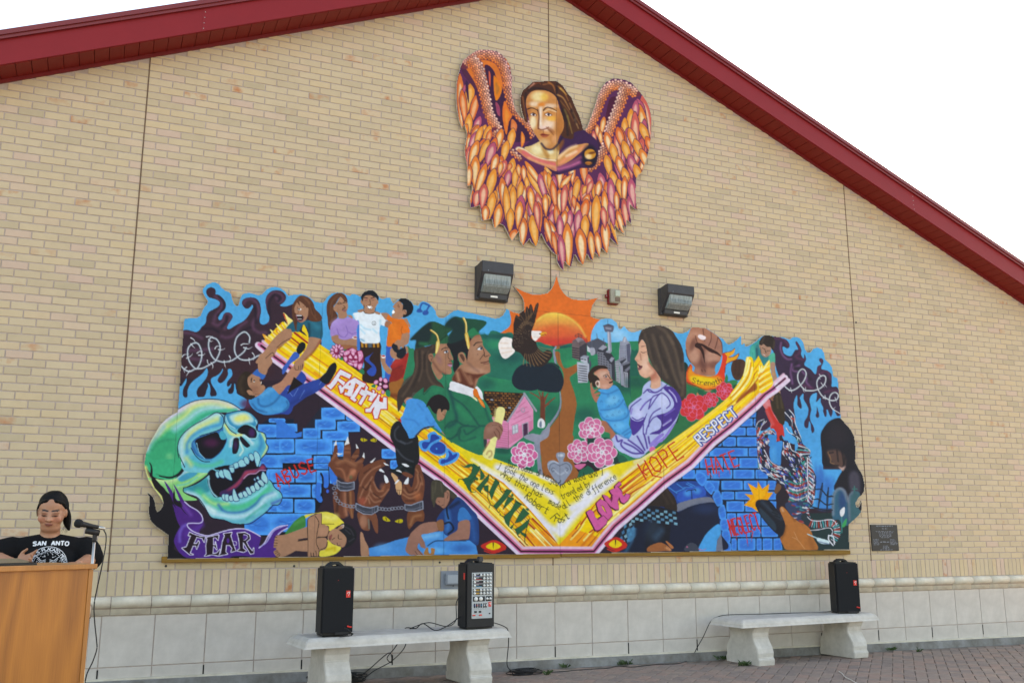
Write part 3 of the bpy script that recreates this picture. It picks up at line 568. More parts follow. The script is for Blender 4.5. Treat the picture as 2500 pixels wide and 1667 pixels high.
def word(col, glyphs, w, outline=None, ow=0):
    if outline:
        for p in glyphs: s(outline,p,w+ow,sm=0)
    for p in glyphs: s(col,p,w,sm=0)
def paint_words():
    # FAITH
    T(690,900)
    L=['920 10 1100 100 1065 160 960 110 920 100 895 150 1000 215 970 270 880 190 850 240 770 330 700 270 760 240 850 110','1150 140 1185 160 1100 440 1060 440 980 410 1000 370 1030 385 1050 330 990 310 960 380 925 395 890 270 935 260 945 300 1060 190','1180 160 1330 245 1295 300 1260 290 1150 470 1185 495 1150 530 1075 470 1220 260 1165 225','1330 260 1365 300 1345 340 1440 385 1430 330 1470 350 1460 395 1510 385 1500 420 1420 520 1365 500 1400 430 1350 410 1250 580 1210 550 1290 420 1270 430 1220 390 1260 320 1310 350','1530 410 1560 410 1540 520 1600 535 1610 450 1660 460 1665 640 1590 640 1560 640 1515 790 1465 795 1440 690 1470 600 1430 640 1410 690 1320 690 1320 640 1390 625 1490 480']
    for q_ in L:
        q=pts(q_); s('c8281e',np.concatenate([q,q[:1]]),34,sm=0)
    for q_ in L: f('dfdde8',q_,0)
    f('c8281e','1070 225 1090 235 1075 270 1050 260',0); f('e8941d','1000 330 1040 345 1020 380 985 365',0); f('c8281e','1545 440 1590 460 1580 525 1535 510',0)
    # JOY
    T(980,940)
    for c,x in (('2f95dc',0),('14409a',-1)):
        k=22 if x==0 else 0
        f(c,'%d %d %d %d 600 830 560 880 480 920 430 1000 370 1030 330 1000 310 920 350 890 440 890 440 800'%(460-k,790-k,530,760-k)) if x==0 else f(c,'470 800 530 780 610 840 540 880 460 930 400 1010 350 1010 325 940 360 900 450 900')
        if x==0:
            s(c,'460 790 620 830 540 890 450 930 390 1030 320 990 310 910 440 880 440 800',50); f(c,'420 1010 500 920 600 890 710 960 720 1060 650 1120 560 1120 470 1080'); s(c,'740 1030 820 1090 900 1100 840 1200 660 1260 620 1200 720 1170 740 1040',50)
            f(c,'740 1030 820 1090 910 1110 840 1210 660 1270 620 1200 720 1170')
        else:
            f(c,'455 1010 510 940 610 905 690 960 700 1050 640 1095 560 1095 490 1070'); f(c,'750 1040 800 1080 820 1110 880 1085 885 1130 800 1200 640 1255 640 1190 720 1180 760 1120')
    e('2f95dc',562,1012,14,16)
    # FAMILIA
    T(1000,1140); G='1d5a3a'
    BL=['1010 -10 1125 -10 1085 90 1010 200 965 310 985 400 940 360 880 240 840 195 930 160 985 90','1120 10 1200 140 1120 200 1150 110','1270 110 1255 210 1180 300 1125 400 1065 340 1150 240','1180 300 1255 290 1255 400 1200 370','1370 185 1430 240 1360 370 1310 510 1270 400 1330 270','1550 350 1630 370 1540 500 1385 670 1335 620 1470 470','1575 470 1660 505 1580 580 1490 670 1530 560','1700 530 1790 590 1665 720 1600 840 1585 950 1535 890 1500 790 1620 680','1815 650 1905 740 1780 860 1680 890 1740 770','1915 820 1880 940 1800 1010 1725 1080 1680 990 1780 930','1770 1030 1860 1070 1850 1115 1780 1065','1600 960 1660 910 1630 985']
    for p in BL:
        q=pts(p); s('16301e',np.concatenate([q,q[:1]]),10,sm=0)
        f(G,p,0)
    e(G,1640,445,20,24); f(G,'1850 660 1900 655 1890 700'); 
    T(980,940); f(G,'1060 1260 1130 1250 1090 1310 1000 1310 940 1260 1000 1290'); f(G,'1140 1250 1190 1270 1250 1340 1140 1400 1080 1480 1000 1568 1130 1568 1180 1430 1250 1350 1120 1300'); f(G,'1260 1350 1330 1450 1270 1510')
    T(1000,1140)
    ln('16301e','850 190 790 190 780 230;980 390 1030 400 1050 390;1020 200 1050 140 1040 220 1020 240;1120 390 1150 420 1165 410;1250 390 1250 500 1290 580;1290 120 1330 180 1380 190;1420 250 1470 390 1550 360;1345 620 1290 600 1265 650;1380 660 1420 720 1440 700;1510 790 1440 760 1450 740;1690 510 1700 550 1830 610;1720 1070 1740 1110 1770 1105;1880 930 1840 1100 1840 1200 1880 1240;1690 990 1660 980;1660 500 1600 450',11)
    # LOVE
    T(1320,1060)
    for c,k in (('4a1226',26),('cf5796',0)):
        dx=-8 if k else 0; dy=8 if k else 0
        P=['740 1240 790 1210 830 1230 860 1320 910 1360 960 1320 1000 1290 1060 1350 1040 1420 940 1510 880 1520 830 1420 780 1330','900 1100 960 1040 1040 1080 1120 1200 1140 1280 1080 1350 1020 1330 930 1220','1000 970 1060 990 1130 1080 1150 960 1110 900 1200 860 1260 960 1220 1060 1240 1180 1200 1190 1120 1140 1040 1050','1190 830 1260 760 1280 790 1230 830 1290 900 1290 950 1330 1000 1370 950 1420 970 1390 1040 1330 1090 1290 1070 1250 960 1200 880']
        T(1320+dx*ZS,1060+dy*ZS)
        for p in P:
            q=pts(p)
            s(c,np.concatenate([q,q[:1]]),16+k,sm=0); f(c,p)
    T(1320,1060); f('e0bb20','975 1140 1000 1150 1050 1240 1010 1210'); s('4a1226','960 1130 1000 1150 1050 1250',8)
    ln('4a1226','1000 1290 960 1320 910 1360;1060 1350 1000 1290;1130 1080 1150 960;1230 830 1290 900',8)
    # poem, hand lettered
    ST={'a':'0 3 1 4 2 3 2 1 1 0 0 1 0 3;2 4 2 0','b':'0 7 0 0;0 3 1 4 2 3 2 1 1 0 0 1','c':'2 4 1 4 0 2 1 0 2 0','d':'2 7 2 0;2 3 1 4 0 3 0 1 1 0 2 1','e':'0 2 2 2 2 4 1 4 0 3 0 1 1 0 2 0','f':'2 7 1 6 1 -2 0 -2;0 4 2 4','g':'2 4 1 4 0 3 0 1 2 1;2 4 2 -2 0 -2','h':'0 7 0 0;0 3 1 4 2 3 2 0','i':'0 4 0 0;0 6 0 6','k':'0 7 0 0;2 4 0 2 2 0','l':'0 7 0 0 1 0','m':'0 4 0 0;0 3 1 4 1 0;1 3 2 4 2 0','n':'0 4 0 0;0 3 1 4 2 3 2 0','o':'1 4 0 3 0 1 1 0 2 1 2 3 1 4','p':'0 4 0 -2;0 4 2 4 2 1 0 1','r':'0 4 0 0;0 3 1 4 2 4','s':'2 4 0 3 2 1 0 0','t':'1 6 1 0 2 0;0 4 2 4','u':'0 4 0 1 1 0 2 1 2 4;2 1 2 0','v':'0 4 1 0 2 4','w':'0 4 0 0 1 2 2 0 2 4','x':'0 4 2 0;2 4 0 0','y':'0 4 1 1;2 4 0 -2','z':'0 4 2 4 0 0 2 0','T':'0 7 3 7;1.5 7 1.5 0','I':'1 7 2 7 1 0 0 0','A':'-1 3 0 0 1.5 7 3 0;.5 2.5 2.5 2.5','R':'0 0 0 7 2 7 2 4 0 4 2.5 0','F':'0 -1 .5 7 3 7;.3 4 2 4','S':'2 6 1 7 0 6 0 4.5 2 2.5 2 1 1 0 0 1','N':'0 0 0 7 2 0 2 7','E':'2 7 0 7 0 0 2 0;0 3.6 1.6 3.6','G':'2 6 1 7 0 6 0 1 1 0 2 1 2 3 1.2 3','L':'0 7 0 0 2 0','C':'2 6 1 7 0 6 0 1 1 0 2 1','H':'0 7 0 0;2 7 2 0;0 3.5 2 3.5','B':'0 0 0 7 1.5 7 2 5.4 0 3.8 2 2.4 1.6 0 0 0','U':'0 7 0 1 1 0 2 1 2 7','O':'1 7 0 5.5 0 1.5 1 0 2 1.5 2 5.5 1 7','P':'0 0 0 7 1.6 7 2 5.4 1.6 3.6 0 3.4','Q':'0 7 2 7;1 7 1 0','K':'-.2 0 1 7 2.2 0;.4 2.6 1.7 2.6'}
    def text(txt, P, h, w=9, col='1c2418'):
        P=np.array(P,float).reshape(-1,2); L=np.concatenate([[0],np.cumsum(np.hypot(*(P[1:]-P[:-1]).T))])
        n=len(txt); step=L[-1]/n; k=h/7.0
        for i,ch in enumerate(txt):
            if ch not in ST: continue
            d0=i*step; x=np.interp(d0,L,P[:,0]); y=np.interp(d0,L,P[:,1]); x2=np.interp(d0+step,L,P[:,0]); y2=np.interp(d0+step,L,P[:,1])
            u=np.array([x2-x,y2-y])/max(np.hypot(x2-x,y2-y),1e-6); v=np.array([u[1],-u[0]]); cs=step/3.1
            for st in ST[ch].split(';'):
                q=np.array(st.split(),float).reshape(-1,2)
                if len(q)==2 and (q[0]==q[1]).all(): q[1,1]-=.6
                Q=np.array([x,y])+q[:,:1]*cs*u+q[:,1:]*k*v
                s(col,Q,w,sm=0)
    text('Two roads diverged in a wood and I',[1236,1139,1280,1150,1330,1166,1362,1188,1372,1192,1400,1178,1440,1166,1476,1158],17)
    text('I took the one less',[1214,1145,1250,1157,1300,1186,1352,1208],17)
    text('traveled by',[1373,1218,1420,1196,1444,1184],16)
    text('And that has',[1222,1160,1250,1180,1290,1200,1324,1216],17)
    text('made all the difference',[1338,1228,1368,1244,1378,1242,1420,1215,1450,1202,1508,1166],16)
    text('Robert Frost',[1280,1215,1310,1240,1338,1256,1352,1272,1368,1278,1394,1262],19,w=11)
    RDD='c4261f'
    text('KBUSE',[681,1186,700,1177,740,1158,778,1146],30,26,RDD)
    ln2=lambda q: s(RDD,arr(q),16,w1=4,sm=0)
    for q in ('684 1185 683 1200','704 1176 707 1190','758 1150 763 1158','1731 1150 1740 1168','1755 1150 1756 1166','1780 1142 1783 1158','1800 1300 1797 1318','1822 1302 1826 1334','1838 1298 1834 1322','1854 1288 1859 1304'): ln2(q)
    text('HKQE',[1729,1158,1760,1152,1812,1132],38,24,'c8322c')
    text('NEGLECQ',[1786,1308,1820,1300,1860,1288],40,24,'c4262a')
    text('HOPE',[1577,1170,1610,1152,1678,1108],42,22,'c8281e')
    s('c8281e',arr('1575 1130 1570 1150 1580 1160'),18); s('c8281e',arr('1593 1160 1615 1165'),18)
    for c_,w_,o_ in (('21459c',54,1.2),('dcdde6',25,0)):
        text('RESPECQ',[1712+o_,1086,1750+o_,1052,1806+o_,1010],26,w_,c_)
    T(1540,780); f('e4c822','980 900 1340 950 1350 1040 1000 1010',1,.9,5)
    text('Strength',[1690,934,1715,940,1745,940,1766,930],13,8,'3a1c18')
    # F of FAMILIA: arms
    T(1000,1140); s('16301e','985 220 1050 170 1075 190',44,sm=0); s('1d5a3a','985 220 1050 170 1075 190',30,sm=0)
def rose(x, y, r, c0, c1, tone):
    """x y r in tile units: petals as nested lobes"""
    n=7
    for ring,(rr,m) in enumerate(((1.0,7),(.72,6),(.45,5),(.22,4))):
        for k in range(m):
            a=2*math.pi*k/m+ring*.6; px,py=x+math.cos(a)*r*rr*.58,y+math.sin(a)*r*rr*.58
            e(c1,px,py,r*rr*.46,r*rr*.40,math.degrees(a)); e(c0,px+math.cos(a)*r*.02,py+math.sin(a)*r*.02,r*rr*.46-tone,r*rr*.40-tone,math.degrees(a))
    s(c1,'%f %f %f %f %f %f %f %f'%(x-r*.1,y,x,y-r*.12,x+r*.1,y,x-r*.05,y+r*.1),tone*1.2)
def paint_left_people():
    SK='a97a60'; SK2='6b4436'; HB='5a3424'
    T(690,690)
    f('35a0d8','640 100 2400 100 2400 1000 2050 1150 2000 1568 1640 1568 1500 1500 900 1120 760 1090 620 1000',0)
    # falling boy in blue (drawn under the rescuer)
    T(350,900)
    f('1d3f94','1900 720 2150 480 2300 200 2352 0 2460 0 2600 150 2450 400 2352 700 2200 720')
    f('2163b4','1740 80 1830 0 1870 60 1950 95 1900 170 1800 120'); f(SK,'1840 -200 1950 -250 2060 -120 1990 0 1950 95 1860 60 1830 0')
    f('b07a62','2050 290 2200 200 2352 0 2500 -150 2560 -40 2352 250 2180 410')
    T(690,900)
    f('1f3f92','-200 600 0 360 100 260 330 240 480 190 590 150 680 70 715 140 700 240 560 360 380 450 200 580 60 670 -100 720')
    ln('5f86d0','80 340 160 440;250 310 180 430;350 340 270 480;640 170 580 260',8); s('15296a','-50 640 200 520 450 380',40,so=12,al=.6)
    f('1b1114','180 130 330 240 160 340 70 410 110 300',0)
    f('11161c','590 170 680 70 720 0 760 -60 830 -100 865 -40 840 60 780 170 720 260 690 250')
    T(690,690)
    f('2a5bb4','0 1360 60 1280 140 1160 200 1100 270 1140 250 1200 120 1300 60 1400 0 1460'); f('10161c','220 1060 260 980 310 945 360 970 365 1030 330 1090 270 1140 230 1110')
    T(350,900)
    f('2389c8','1680 500 1760 470 1850 420 2020 290 2170 410 2280 470 2330 560 2290 650 2150 710 1960 735 1820 690 1720 600'); ln('17629a','1830 480 1850 570 1950 600 2080 540 2180 430;1740 560 1820 650 1960 690;2290 520 2310 600 2230 680',26,so=5); s('5ab0e0','1900 420 2040 330',60,so=12,al=.6); s('4aa8de','1960 660 2180 640',50,so=12,al=.6)
    f(SK,'1680 100 1740 85 1790 110 1850 130 1870 170 1850 190 1890 220 1870 250 1920 260 1945 310 1890 390 1780 450 1720 400 1660 200'); e('8a5a48',1760,330,90,70,al=.6,so=.6)
    f('2c2019','1500 330 1500 200 1560 90 1640 40 1720 80 1665 150 1670 260 1740 350 1680 340 1700 420 1780 430 1720 490 1600 450'); s('4a3a2c','1580 130 1540 250 1580 380',50,so=12,al=.7)
    f('a97a60','1650 360 1690 335 1740 370 1745 400 1700 420'); s('241a18','1715 180 1730 150 1720 210',12); f('ffffff','1755 200 1775 190 1780 205 1760 215'); e('1a1410',1768,190,12,14); f('1c0c0c','1875 210 1890 225 1880 260 1910 250 1900 235'); s('efe8e0','1885 205 1875 240',9); ln(SK2,'1850 170 1870 175;1780 410 1860 400',8)
    # rescuer girl, teal shirt
    T(690,690)
    f('0f5a70','50 740 120 650 200 600 280 640 380 600 520 610 610 590 632 640 625 890 420 860 410 760 330 670 260 780 200 780 100 800')
    s('1a7890','480 640 560 720',70,so=12,al=.7); s('0a3c4c','420 660 430 840',30,so=6)
    f('f0d030','310 760 335 670 380 740 410 840 400 870 350 800')
    f(SK,'0 760 80 735 150 790 100 870 0 950 -60 1020 -160 1180 -300 1250 -410 1290 -420 1240 -300 1100 -150 900'); s('8a5038','140 820 60 920 -60 1040',26,so=5)
    f(SK,'430 870 610 900 590 980 500 1080 400 1180 340 1260 320 1390 230 1390 190 1330 200 1260 280 1180 360 1070 410 950'); s('8a4a32','600 930 500 1090 360 1230',22,so=5); ln('2a1a16','190 1270 200 1380 240 1390;255 1330 260 1390;290 1320 290 1390;320 1300 310 1380',7)
    T(350,680); f('a97a60','1950 1180 2050 1060 2150 980 2300 820 2360 820 2352 960 2200 1060 2130 1120 2090 1240 2070 1180 1950 1270'); ln('3a241c','1950 1270 2060 1180 2090 1250;2130 1100 2220 1020 2352 950',9)
    T(690,690)
    f(HB,'150 400 180 310 260 215 340 210 430 250 490 330 520 420 590 490 630 570 580 620 440 610 400 520 380 430 350 380 240 610 215 780 160 560'); ln('7a4c34','250 250 200 360;360 240 460 370 520 520;330 230 420 330 470 480 540 590',16,so=4,al=.7); ln('3a2018','450 350 500 500;210 440 220 640',20,so=5,al=.7)
    f(SK,'190 400 240 300 290 310 360 370 385 420 410 470 390 560 340 620 280 635 230 580 215 500 190 470'); f(SK,'375 410 410 405 410 460 385 480'); f('1c0c10','215 520 300 515 330 550 310 600 250 600'); s('efe8ee','225 525 300 525',12); s('e0d8e0','240 580 300 580',10); s('8a4a56','210 520 250 610 310 610 340 550',12); f('e8e8e8','240 415 290 410 295 435 250 440'); e('2a1a16',265,422,13); ln(SK2,'235 390 250 480 215 500;180 410 190 460;330 390 350 370',9); f(HB,'225 300 260 300 275 370')
    # purple shirt girl
    f(HB,'870 165 950 170 1010 220 1035 310 990 300 920 230 850 330 810 400 880 540 800 640 760 750 730 700 715 560 700 430 720 300 790 210'); ln('7d5238','880 200 780 320 760 500;930 190 1000 270;800 400 780 600',14,so=4,al=.6)
    f(SK,'925 230 990 300 1035 320 1042 400 1020 460 1030 520 1010 560 950 575 890 560 880 490 830 450 810 400 870 310'); ln('2a1a18','870 340 910 315 940 335;890 345 930 340;960 330 1000 290;980 320 1020 320;975 370 1000 400 960 410;950 430 1010 430',9); f('8a4a4a','950 440 1000 430 1030 430 1000 460 960 455'); s('e8d8d8','960 445 1020 435',5); f('a97a60','808 410 835 395 850 450 820 440')
    f('a284c8','760 740 790 640 880 570 960 580 1050 550 1130 570 1210 620 1220 720 1180 740 1180 840 1120 880 1030 910 900 890 880 830 775 860'); ln('8060b0','870 740 900 830 980 870 1040 800 1010 690;1060 790 1110 815 1190 790',10,so=2); s('b8a0dc','800 650 860 600',60,so=12,al=.6)
    f(SK,'780 860 885 835 900 890 1000 910 1100 890 1200 890 1200 980 1130 1010 960 990 860 980 800 940'); s('3a2018','800 940 880 985 1050 1000 1130 1010',7); e('f0ecec',1160,875,48,24); e('a03030',1160,872,34,13); f('9a6040','860 990 1180 1010 1180 1080 980 1060')
    # man in white shirt
    f('2f1c18','1235 940 1545 950 1560 1200 1570 1568 1280 1568 1300 1300 1230 1080'); f('1f4aa8','1400 1150 1445 1110 1380 1220 1470 1320 1495 1400 1460 1480 1390 1480 1345 1420 1400 1360 1420 1330 1310 1220')
    f('2a74c8','1190 720 1225 700 1235 1080 1190 1080'); 
    for x in (1250,1310,1435,1500): f('b97f28','%d 950 %d 950 %d 1030 %d 1035'%(x,x+36,x+40,x+8),0)
    f('4a5a6a','1360 970 1420 965 1425 1030 1370 1035',0); s('5a2818','1240 1000 1545 1005',3)
    f('dbe6f0','1120 500 1200 470 1300 450 1360 490 1470 480 1580 490 1650 560 1655 640 1620 690 1560 680 1545 800 1545 950 1390 965 1240 930 1220 620 1170 600'); ln('8cc8e4','1240 670 1310 730 1400 750;1240 740 1310 810;1440 740 1500 800;1560 600 1550 680;1130 520 1140 580',18,so=5,al=.8); s('5aa8d4','1245 900 1300 930',16,so=4)
    e('222222',1458,648,33); e('dbe6f0',1458,648,28); ln('222222','1458 622 1458 676;1458 648 1440 668;1458 648 1478 668',4,sm=0)
    f(SK,'1260 290 1290 210 1380 190 1460 220 1510 280 1505 350 1470 420 1470 480 1390 500 1310 480 1300 400 1265 340'); s('3a2018','1300 360 1300 470 1390 495 1470 470 1480 400',9); f('141821','1250 240 1260 190 1320 130 1400 115 1450 122 1500 160 1530 210 1525 290 1490 240 1440 220 1390 200 1300 220 1275 300'); ln('2a1414','1300 240 1350 245;1410 250 1460 235',14); ln('c06868','1310 260 1345 270;1415 265 1460 262',8); ln('2a1a18','1315 280 1350 280;1420 285 1460 280;1390 270 1400 340 1370 360',7)
    f('ffffff','1345 375 1430 380 1420 410 1385 420 1355 405'); s('4a1c18','1340 370 1385 420 1435 375',8); e(SK,1255,300,14,32); e(SK,1515,310,14,32)
    f(SK,'1190 450 1230 430 1290 420 1290 455 1230 475'); f(SK,'1475 460 1520 465 1560 490 1540 510 1480 490'); f('a97a60','1030 520 1090 520 1120 550 1100 570')
    # orange shirt man
    f(SK,'1570 490 1640 480 1700 510 1660 600 1600 540'); f('a06a50','1650 610 1730 640 1700 720 1630 690'); f('2557b0','1660 1000 1780 1020 1760 1250 1700 1350 1640 1280 1650 1100'); f('2557b0','1640 1400 1730 1420 1690 1568 1640 1568'); f('dd6e22','1690 510 1740 550 1850 580 1920 575 2000 680 2025 800 1910 820 1920 890 1850 940 1790 1000 1720 1020 1660 1000 1670 850 1690 700 1740 640 1660 590')
    s('f0842c','1760 700 1800 850',80,so=16,al=.6); s('a84a14','1910 700 1890 760 1910 820',9); f(SK,'1930 580 1980 570 2010 630 2040 690 2020 710 1970 640'); f(SK,'1910 825 2015 800 2020 900 1990 980 1900 1010 1850 1000 1830 1060 1780 1030 1800 980 1880 910')
    f(SK,'1840 290 1760 380 1790 420 1760 440 1750 500 1735 530 1780 570 1880 570 1930 530 1960 440 1900 330'); f('141820','1850 280 1890 248 1970 250 2050 310 2085 400 2050 500 1930 560 1930 500 1980 450 1930 430 1910 450 1920 350 1880 310'); e(SK,1950,470,28,40); s('6a4436','1940 450 1965 480',10); f('ffffff','1760 435 1790 470 1760 495 1745 480'); ln('5a3426','1840 345 1865 385;1830 370 1860 395',7)
    # child in red
    f('0f7a56','1990 1010 2040 1050 2100 1080 2095 1400 2020 1568 1930 1560 1915 1480 2000 1200'); f('a02824','1740 1300 1800 1220 1900 1200 1970 1130 2010 1120 1990 1250 1930 1500 1880 1568 1700 1568 1750 1420 1715 1340'); s('c84038','1780 1280 1880 1240',50,so=12,al=.6); s('5a1818','1760 1400 1900 1330',24,so=8,al=.7)
    f(SK,'1560 1200 1560 1130 1600 1200 1640 1190 1650 1290 1760 1420 1700 1460 1630 1400 1580 1300'); e('ece6e8',1608,1178,34,28); e('b83028',1608,1168,26,14)
    f(SK,'1735 1040 1710 1120 1750 1200 1840 1220 1880 1200 1800 1060'); f('161c26','1740 1020 1760 970 1810 960 1830 1010 1870 1060 1940 1010 1970 1080 1960 1150 1900 1210 1830 1190 1800 1120 1770 1080'); e(SK,1800,1135,20,26); f(SK,'1780 970 1850 910 1940 990 1920 1040 1880 1020 1870 1060 1840 1060 1830 1000'); ln('3a2018','1830 1000 1850 1060;1880 1010 1880 1060',5); f(SK,'1960 1010 2000 1040 2000 1110 1975 1110')
    T(690,900)
    f('8a241e','1700 210 1720 100 1760 20 1930 0 1910 120 1820 190'); f('9a5e2a','1700 230 1830 190 1920 150 1930 250 1880 400 1870 540 1740 430 1710 350'); s('7a3a1c','1710 420 1830 440 1880 500',60,so=8)
    # music notes
    T(690,690); ln('1d4f9c','2180 460 2230 330 2351 370;2270 490 2340 370',26); e('1d4f9c',2180,445,38,34); e('1d4f9c',2270,487,40,34); T(980,760); e('1d4f9c',290,-2,50,22); e('1d4f9c',390,20,45,40)
    # flowers on the band
    T(690,690); f('2a6a44','740 1110 790 1090 860 1110 790 1140'); f('2a7a50','960 1070 1020 1060 1010 1090 970 1110'); f('1d7a56','890 1190 950 1190 970 1230 920 1230'); f('14754f','1220 1400 1270 1365 1305 1420 1290 1460 1240 1440')
    for k in range(11):
        a=2*math.pi*k/11; e('8a1c48',870+80*math.cos(a),1095+85*math.sin(a),38,26,math.degrees(a)); e('dfa6c8',870+82*math.cos(a),1095+87*math.sin(a),30,17,math.degrees(a))
    e('8a1c48',860,1090,50); e('dfa6c8',853,1075,22,36)
    f('8a1c48','960 1160 1000 1080 1100 1035 1180 1080 1260 1080 1290 1180 1285 1300 1230 1395 1160 1350 1050 1310 980 1240')
    for p in ('980 1110 1050 1080 1070 1120 1010 1160 980 1150','1060 1080 1110 1045 1170 1080 1160 1110 1090 1090','1200 1100 1260 1095 1280 1180 1220 1260 1210 1160','975 1190 1020 1180 1030 1230 1000 1260','1090 1100 1150 1100 1140 1160 1110 1150','1050 1200 1080 1150 1110 1210','1140 1200 1170 1150 1190 1210','1060 1230 1120 1255 1190 1240 1180 1270 1090 1265','1040 1270 1110 1280 1120 1320 1060 1300','1130 1290 1190 1280 1180 1340 1150 1345','1200 1310 1270 1290 1260 1350 1220 1385'): f('dd8fb8',p); q=pts(p); e('ecd0e0',(q[:,0].mean()-690)/ZS,(q[:,1].mean()-690)/ZS,14,al=.8,so=.8)
    T(690,900)
    for x,y,r,a in ((1490,215,45,150),(1565,170,40,100),(1640,190,46,60),(1640,280,46,0),(1540,310,46,140),(1600,370,38,80)): e('8a1c48',x,y,r,r*.8,a); e('df9cc2',x,y,r-9,r*.8-9,a)
    e('8a1c48',1560,245,28); e('ecd0e0',1560,245,18); f('0f7a56','1415 285 1440 250 1480 255 1475 300'); f('0f7a56','1640 380 1670 335 1715 360 1715 420 1690 450 1650 420')
    # figure in blue climbing over the band (left of JOY)
    T(690,900)
    f('4b4640','1870 420 1930 200 2100 60 2200 -200 2352 -200 2352 300 2100 470 1960 560',1,.95,2); f('b07a62','1940 470 2040 460 2070 480 2000 540 1960 560')
    f('17191f','1720 1000 1750 900 1840 830 1970 900 2030 1100 2150 1070 2180 1350 2170 1480 2100 1568 1850 1568 1790 1250 1720 1100'); ln('5a606e','1850 920 1790 1000 1810 1120 1950 1200;1880 1150 1980 1190 2060 1160;1820 1280 1900 1380 1980 1440 2080 1480',16,so=5,al=.7)
    f('b8302a','1845 810 1880 800 1950 880 1970 930 1930 900')
    f('2f8fd6','1880 790 1970 690 1990 560 2070 475 2200 520 2352 620 2352 930 2240 960 2150 1060 2040 1110 2030 1040 1985 1020 1970 900'); ln('1f6fb8','1960 800 2080 820 2180 880;2020 620 2120 600;2040 960 2200 900 2352 930',22,so=6,al=.7); s('16181e','2130 1070 2230 970 2352 925',16)
    T(980,940)
    f('2f8fd6','70 330 80 250 180 210 330 250 470 370 560 470 560 560 660 650 680 690 630 750 520 670 380 680 200 800 130 850 90 760 0 600 20 480'); ln('1f6fb8','60 540 200 560 280 640;260 300 350 400;400 520 470 620 560 560;520 640 600 730',20,so=6,al=.7); s('3a4050','220 810 330 700 420 665 515 658',18)
    f('a97a60','640 740 690 680 740 770 735 830 690 800')
    # chained monster hands
    T(690,1130); BR='6d3c2a'; LB='a86a4e'; DK='3a1c16'
    f(BR,'770 0 1270 0 1200 180 1160 280 1040 300 900 240 820 160'); ln(LB,'850 60 960 120 1010 280;1150 120 1060 200 1040 280;880 0 1000 20 1150 0',30,so=6,al=.8); f('2f2a30','870 200 930 240 1000 280 900 270',1,.9,4); e('c07858',1120,150,50,60,al=.7,so=.7); e('5f6a4a',1090,225,25,30,al=.6,so=.5)
    T(690,900)
    for p in ('760 1568 770 1450 830 1350 870 1360 900 1440 1060 1460 1200 1500 1260 1568','800 1400 830 1230 865 1210 880 1310 870 1380','970 1450 990 1200 1050 1160 1080 1220 1080 1440','1080 1440 1180 1280 1220 1280 1215 1370 1140 1480','1150 1520 1270 1410 1310 1420 1250 1540 1180 1568'): f(BR,p)
    ln('9a6248','1000 1270 1060 1270;1000 1330 1060 1330;1130 1400 1200 1390;1190 1490 1250 1470;790 1440 840 1380',30,so=6,al=.8); ln('3a1c16','990 1300 1070 1300;1150 1360 1210 1360;1100 1430 1150 1440',8,al=.8); s('b07858','880 1500 1000 1460 1150 1530',50,so=10,al=.6)
    for p in ('815 1230 855 1130 865 1210','985 1220 1040 1070 1065 1190','1170 1190 1215 1270 1175 1270','1300 1330 1310 1430 1270 1400','860 1345 970 1350 890 1380','1390 1490 1490 1410 1430 1500','1610 1490 1700 1540 1650 1530'): f('dcdfe4',p,0)
    T(690,1130)
    f(BR,'1220 330 1210 200 1270 80 1400 0 1600 -60 1650 20 1560 90 1490 150 1460 270 1500 380 1570 420 1640 300 1700 290 1710 400 1640 520 1560 640 1530 690 1380 710 1220 650 1190 560 1210 420')
    ln('b07a60','1240 360 1300 240 1420 110 1560 40;1230 560 1290 420 1380 300 1430 220;1400 420 1480 540 1600 520 1690 420;1380 520 1460 620 1560 600;1330 560 1380 480 1400 360;1300 640 1360 560 1390 640;1450 300 1520 440 1600 440',20,so=4,al=.75); ln(DK,'1280 380 1340 420 1400 300;1440 480 1560 560;1300 160 1400 90',16,so=4,al=.8); e('b85040',1270,610,60,60,al=.5,so=.8); e('b06a48',1590,380,40,60,al=.5,so=.7)
    f(BR,'1900 560 1900 400 1930 330 2000 310 2060 380 2110 150 2100 60 2180 20 2230 150 2265 320 2240 560 2180 640 1990 660'); ln('b07a5c','1930 420 2010 500 2150 450 2210 300;1920 500 2040 560 2180 500;2130 100 2200 220 2230 340;2150 180 2160 320 2100 440',20,so=4,al=.75); ln(DK,'1960 380 2020 470 2130 420;2180 160 2210 300;1960 600 2100 600',14,so=4,al=.8); e('c06a40',2150,520,60,60,al=.5,so=.8)
    f('10161a','1680 110 1790 90 1900 0 2100 0 2110 100 2060 230 1950 170 1880 210 1960 250 1850 200 1740 140'); ln('2c3f46','1800 110 1950 40 2050 60;1960 120 2050 200',16,so=5,al=.8); f(BR,'1900 160 1960 140 2080 200 2040 240 1960 210'); f('c89a70','1730 180 1760 160 1830 220 1850 270 1900 320 1895 480 1850 500 1810 430 1790 300'); ln('5a3c28','1820 430 1890 430;1835 430 1840 490;1860 430 1865 495',7)
    for p in ('1540 120 1570 90 1625 150','1620 190 1670 230 1690 300 1640 310','1900 10 1960 10 2020 50 1970 60','1810 120 1860 110 1900 150','1785 335 1820 280 1865 260 1830 310','1935 320 2005 225 2000 330','1610 -10 1700 40 1640 30'): f('dcdfe6',p)
    f('6a3a2a','830 440 1130 430 1120 880 1040 760 1030 840 960 885 860 850 820 760'); s('b0745a','1000 480 1000 700 1020 820',40,so=10); s('a06a44','1080 460 1090 700 1110 860',26,so=6); ln('2a1612','1030 450 1040 640;900 460 860 800',20,so=8,al=.8)
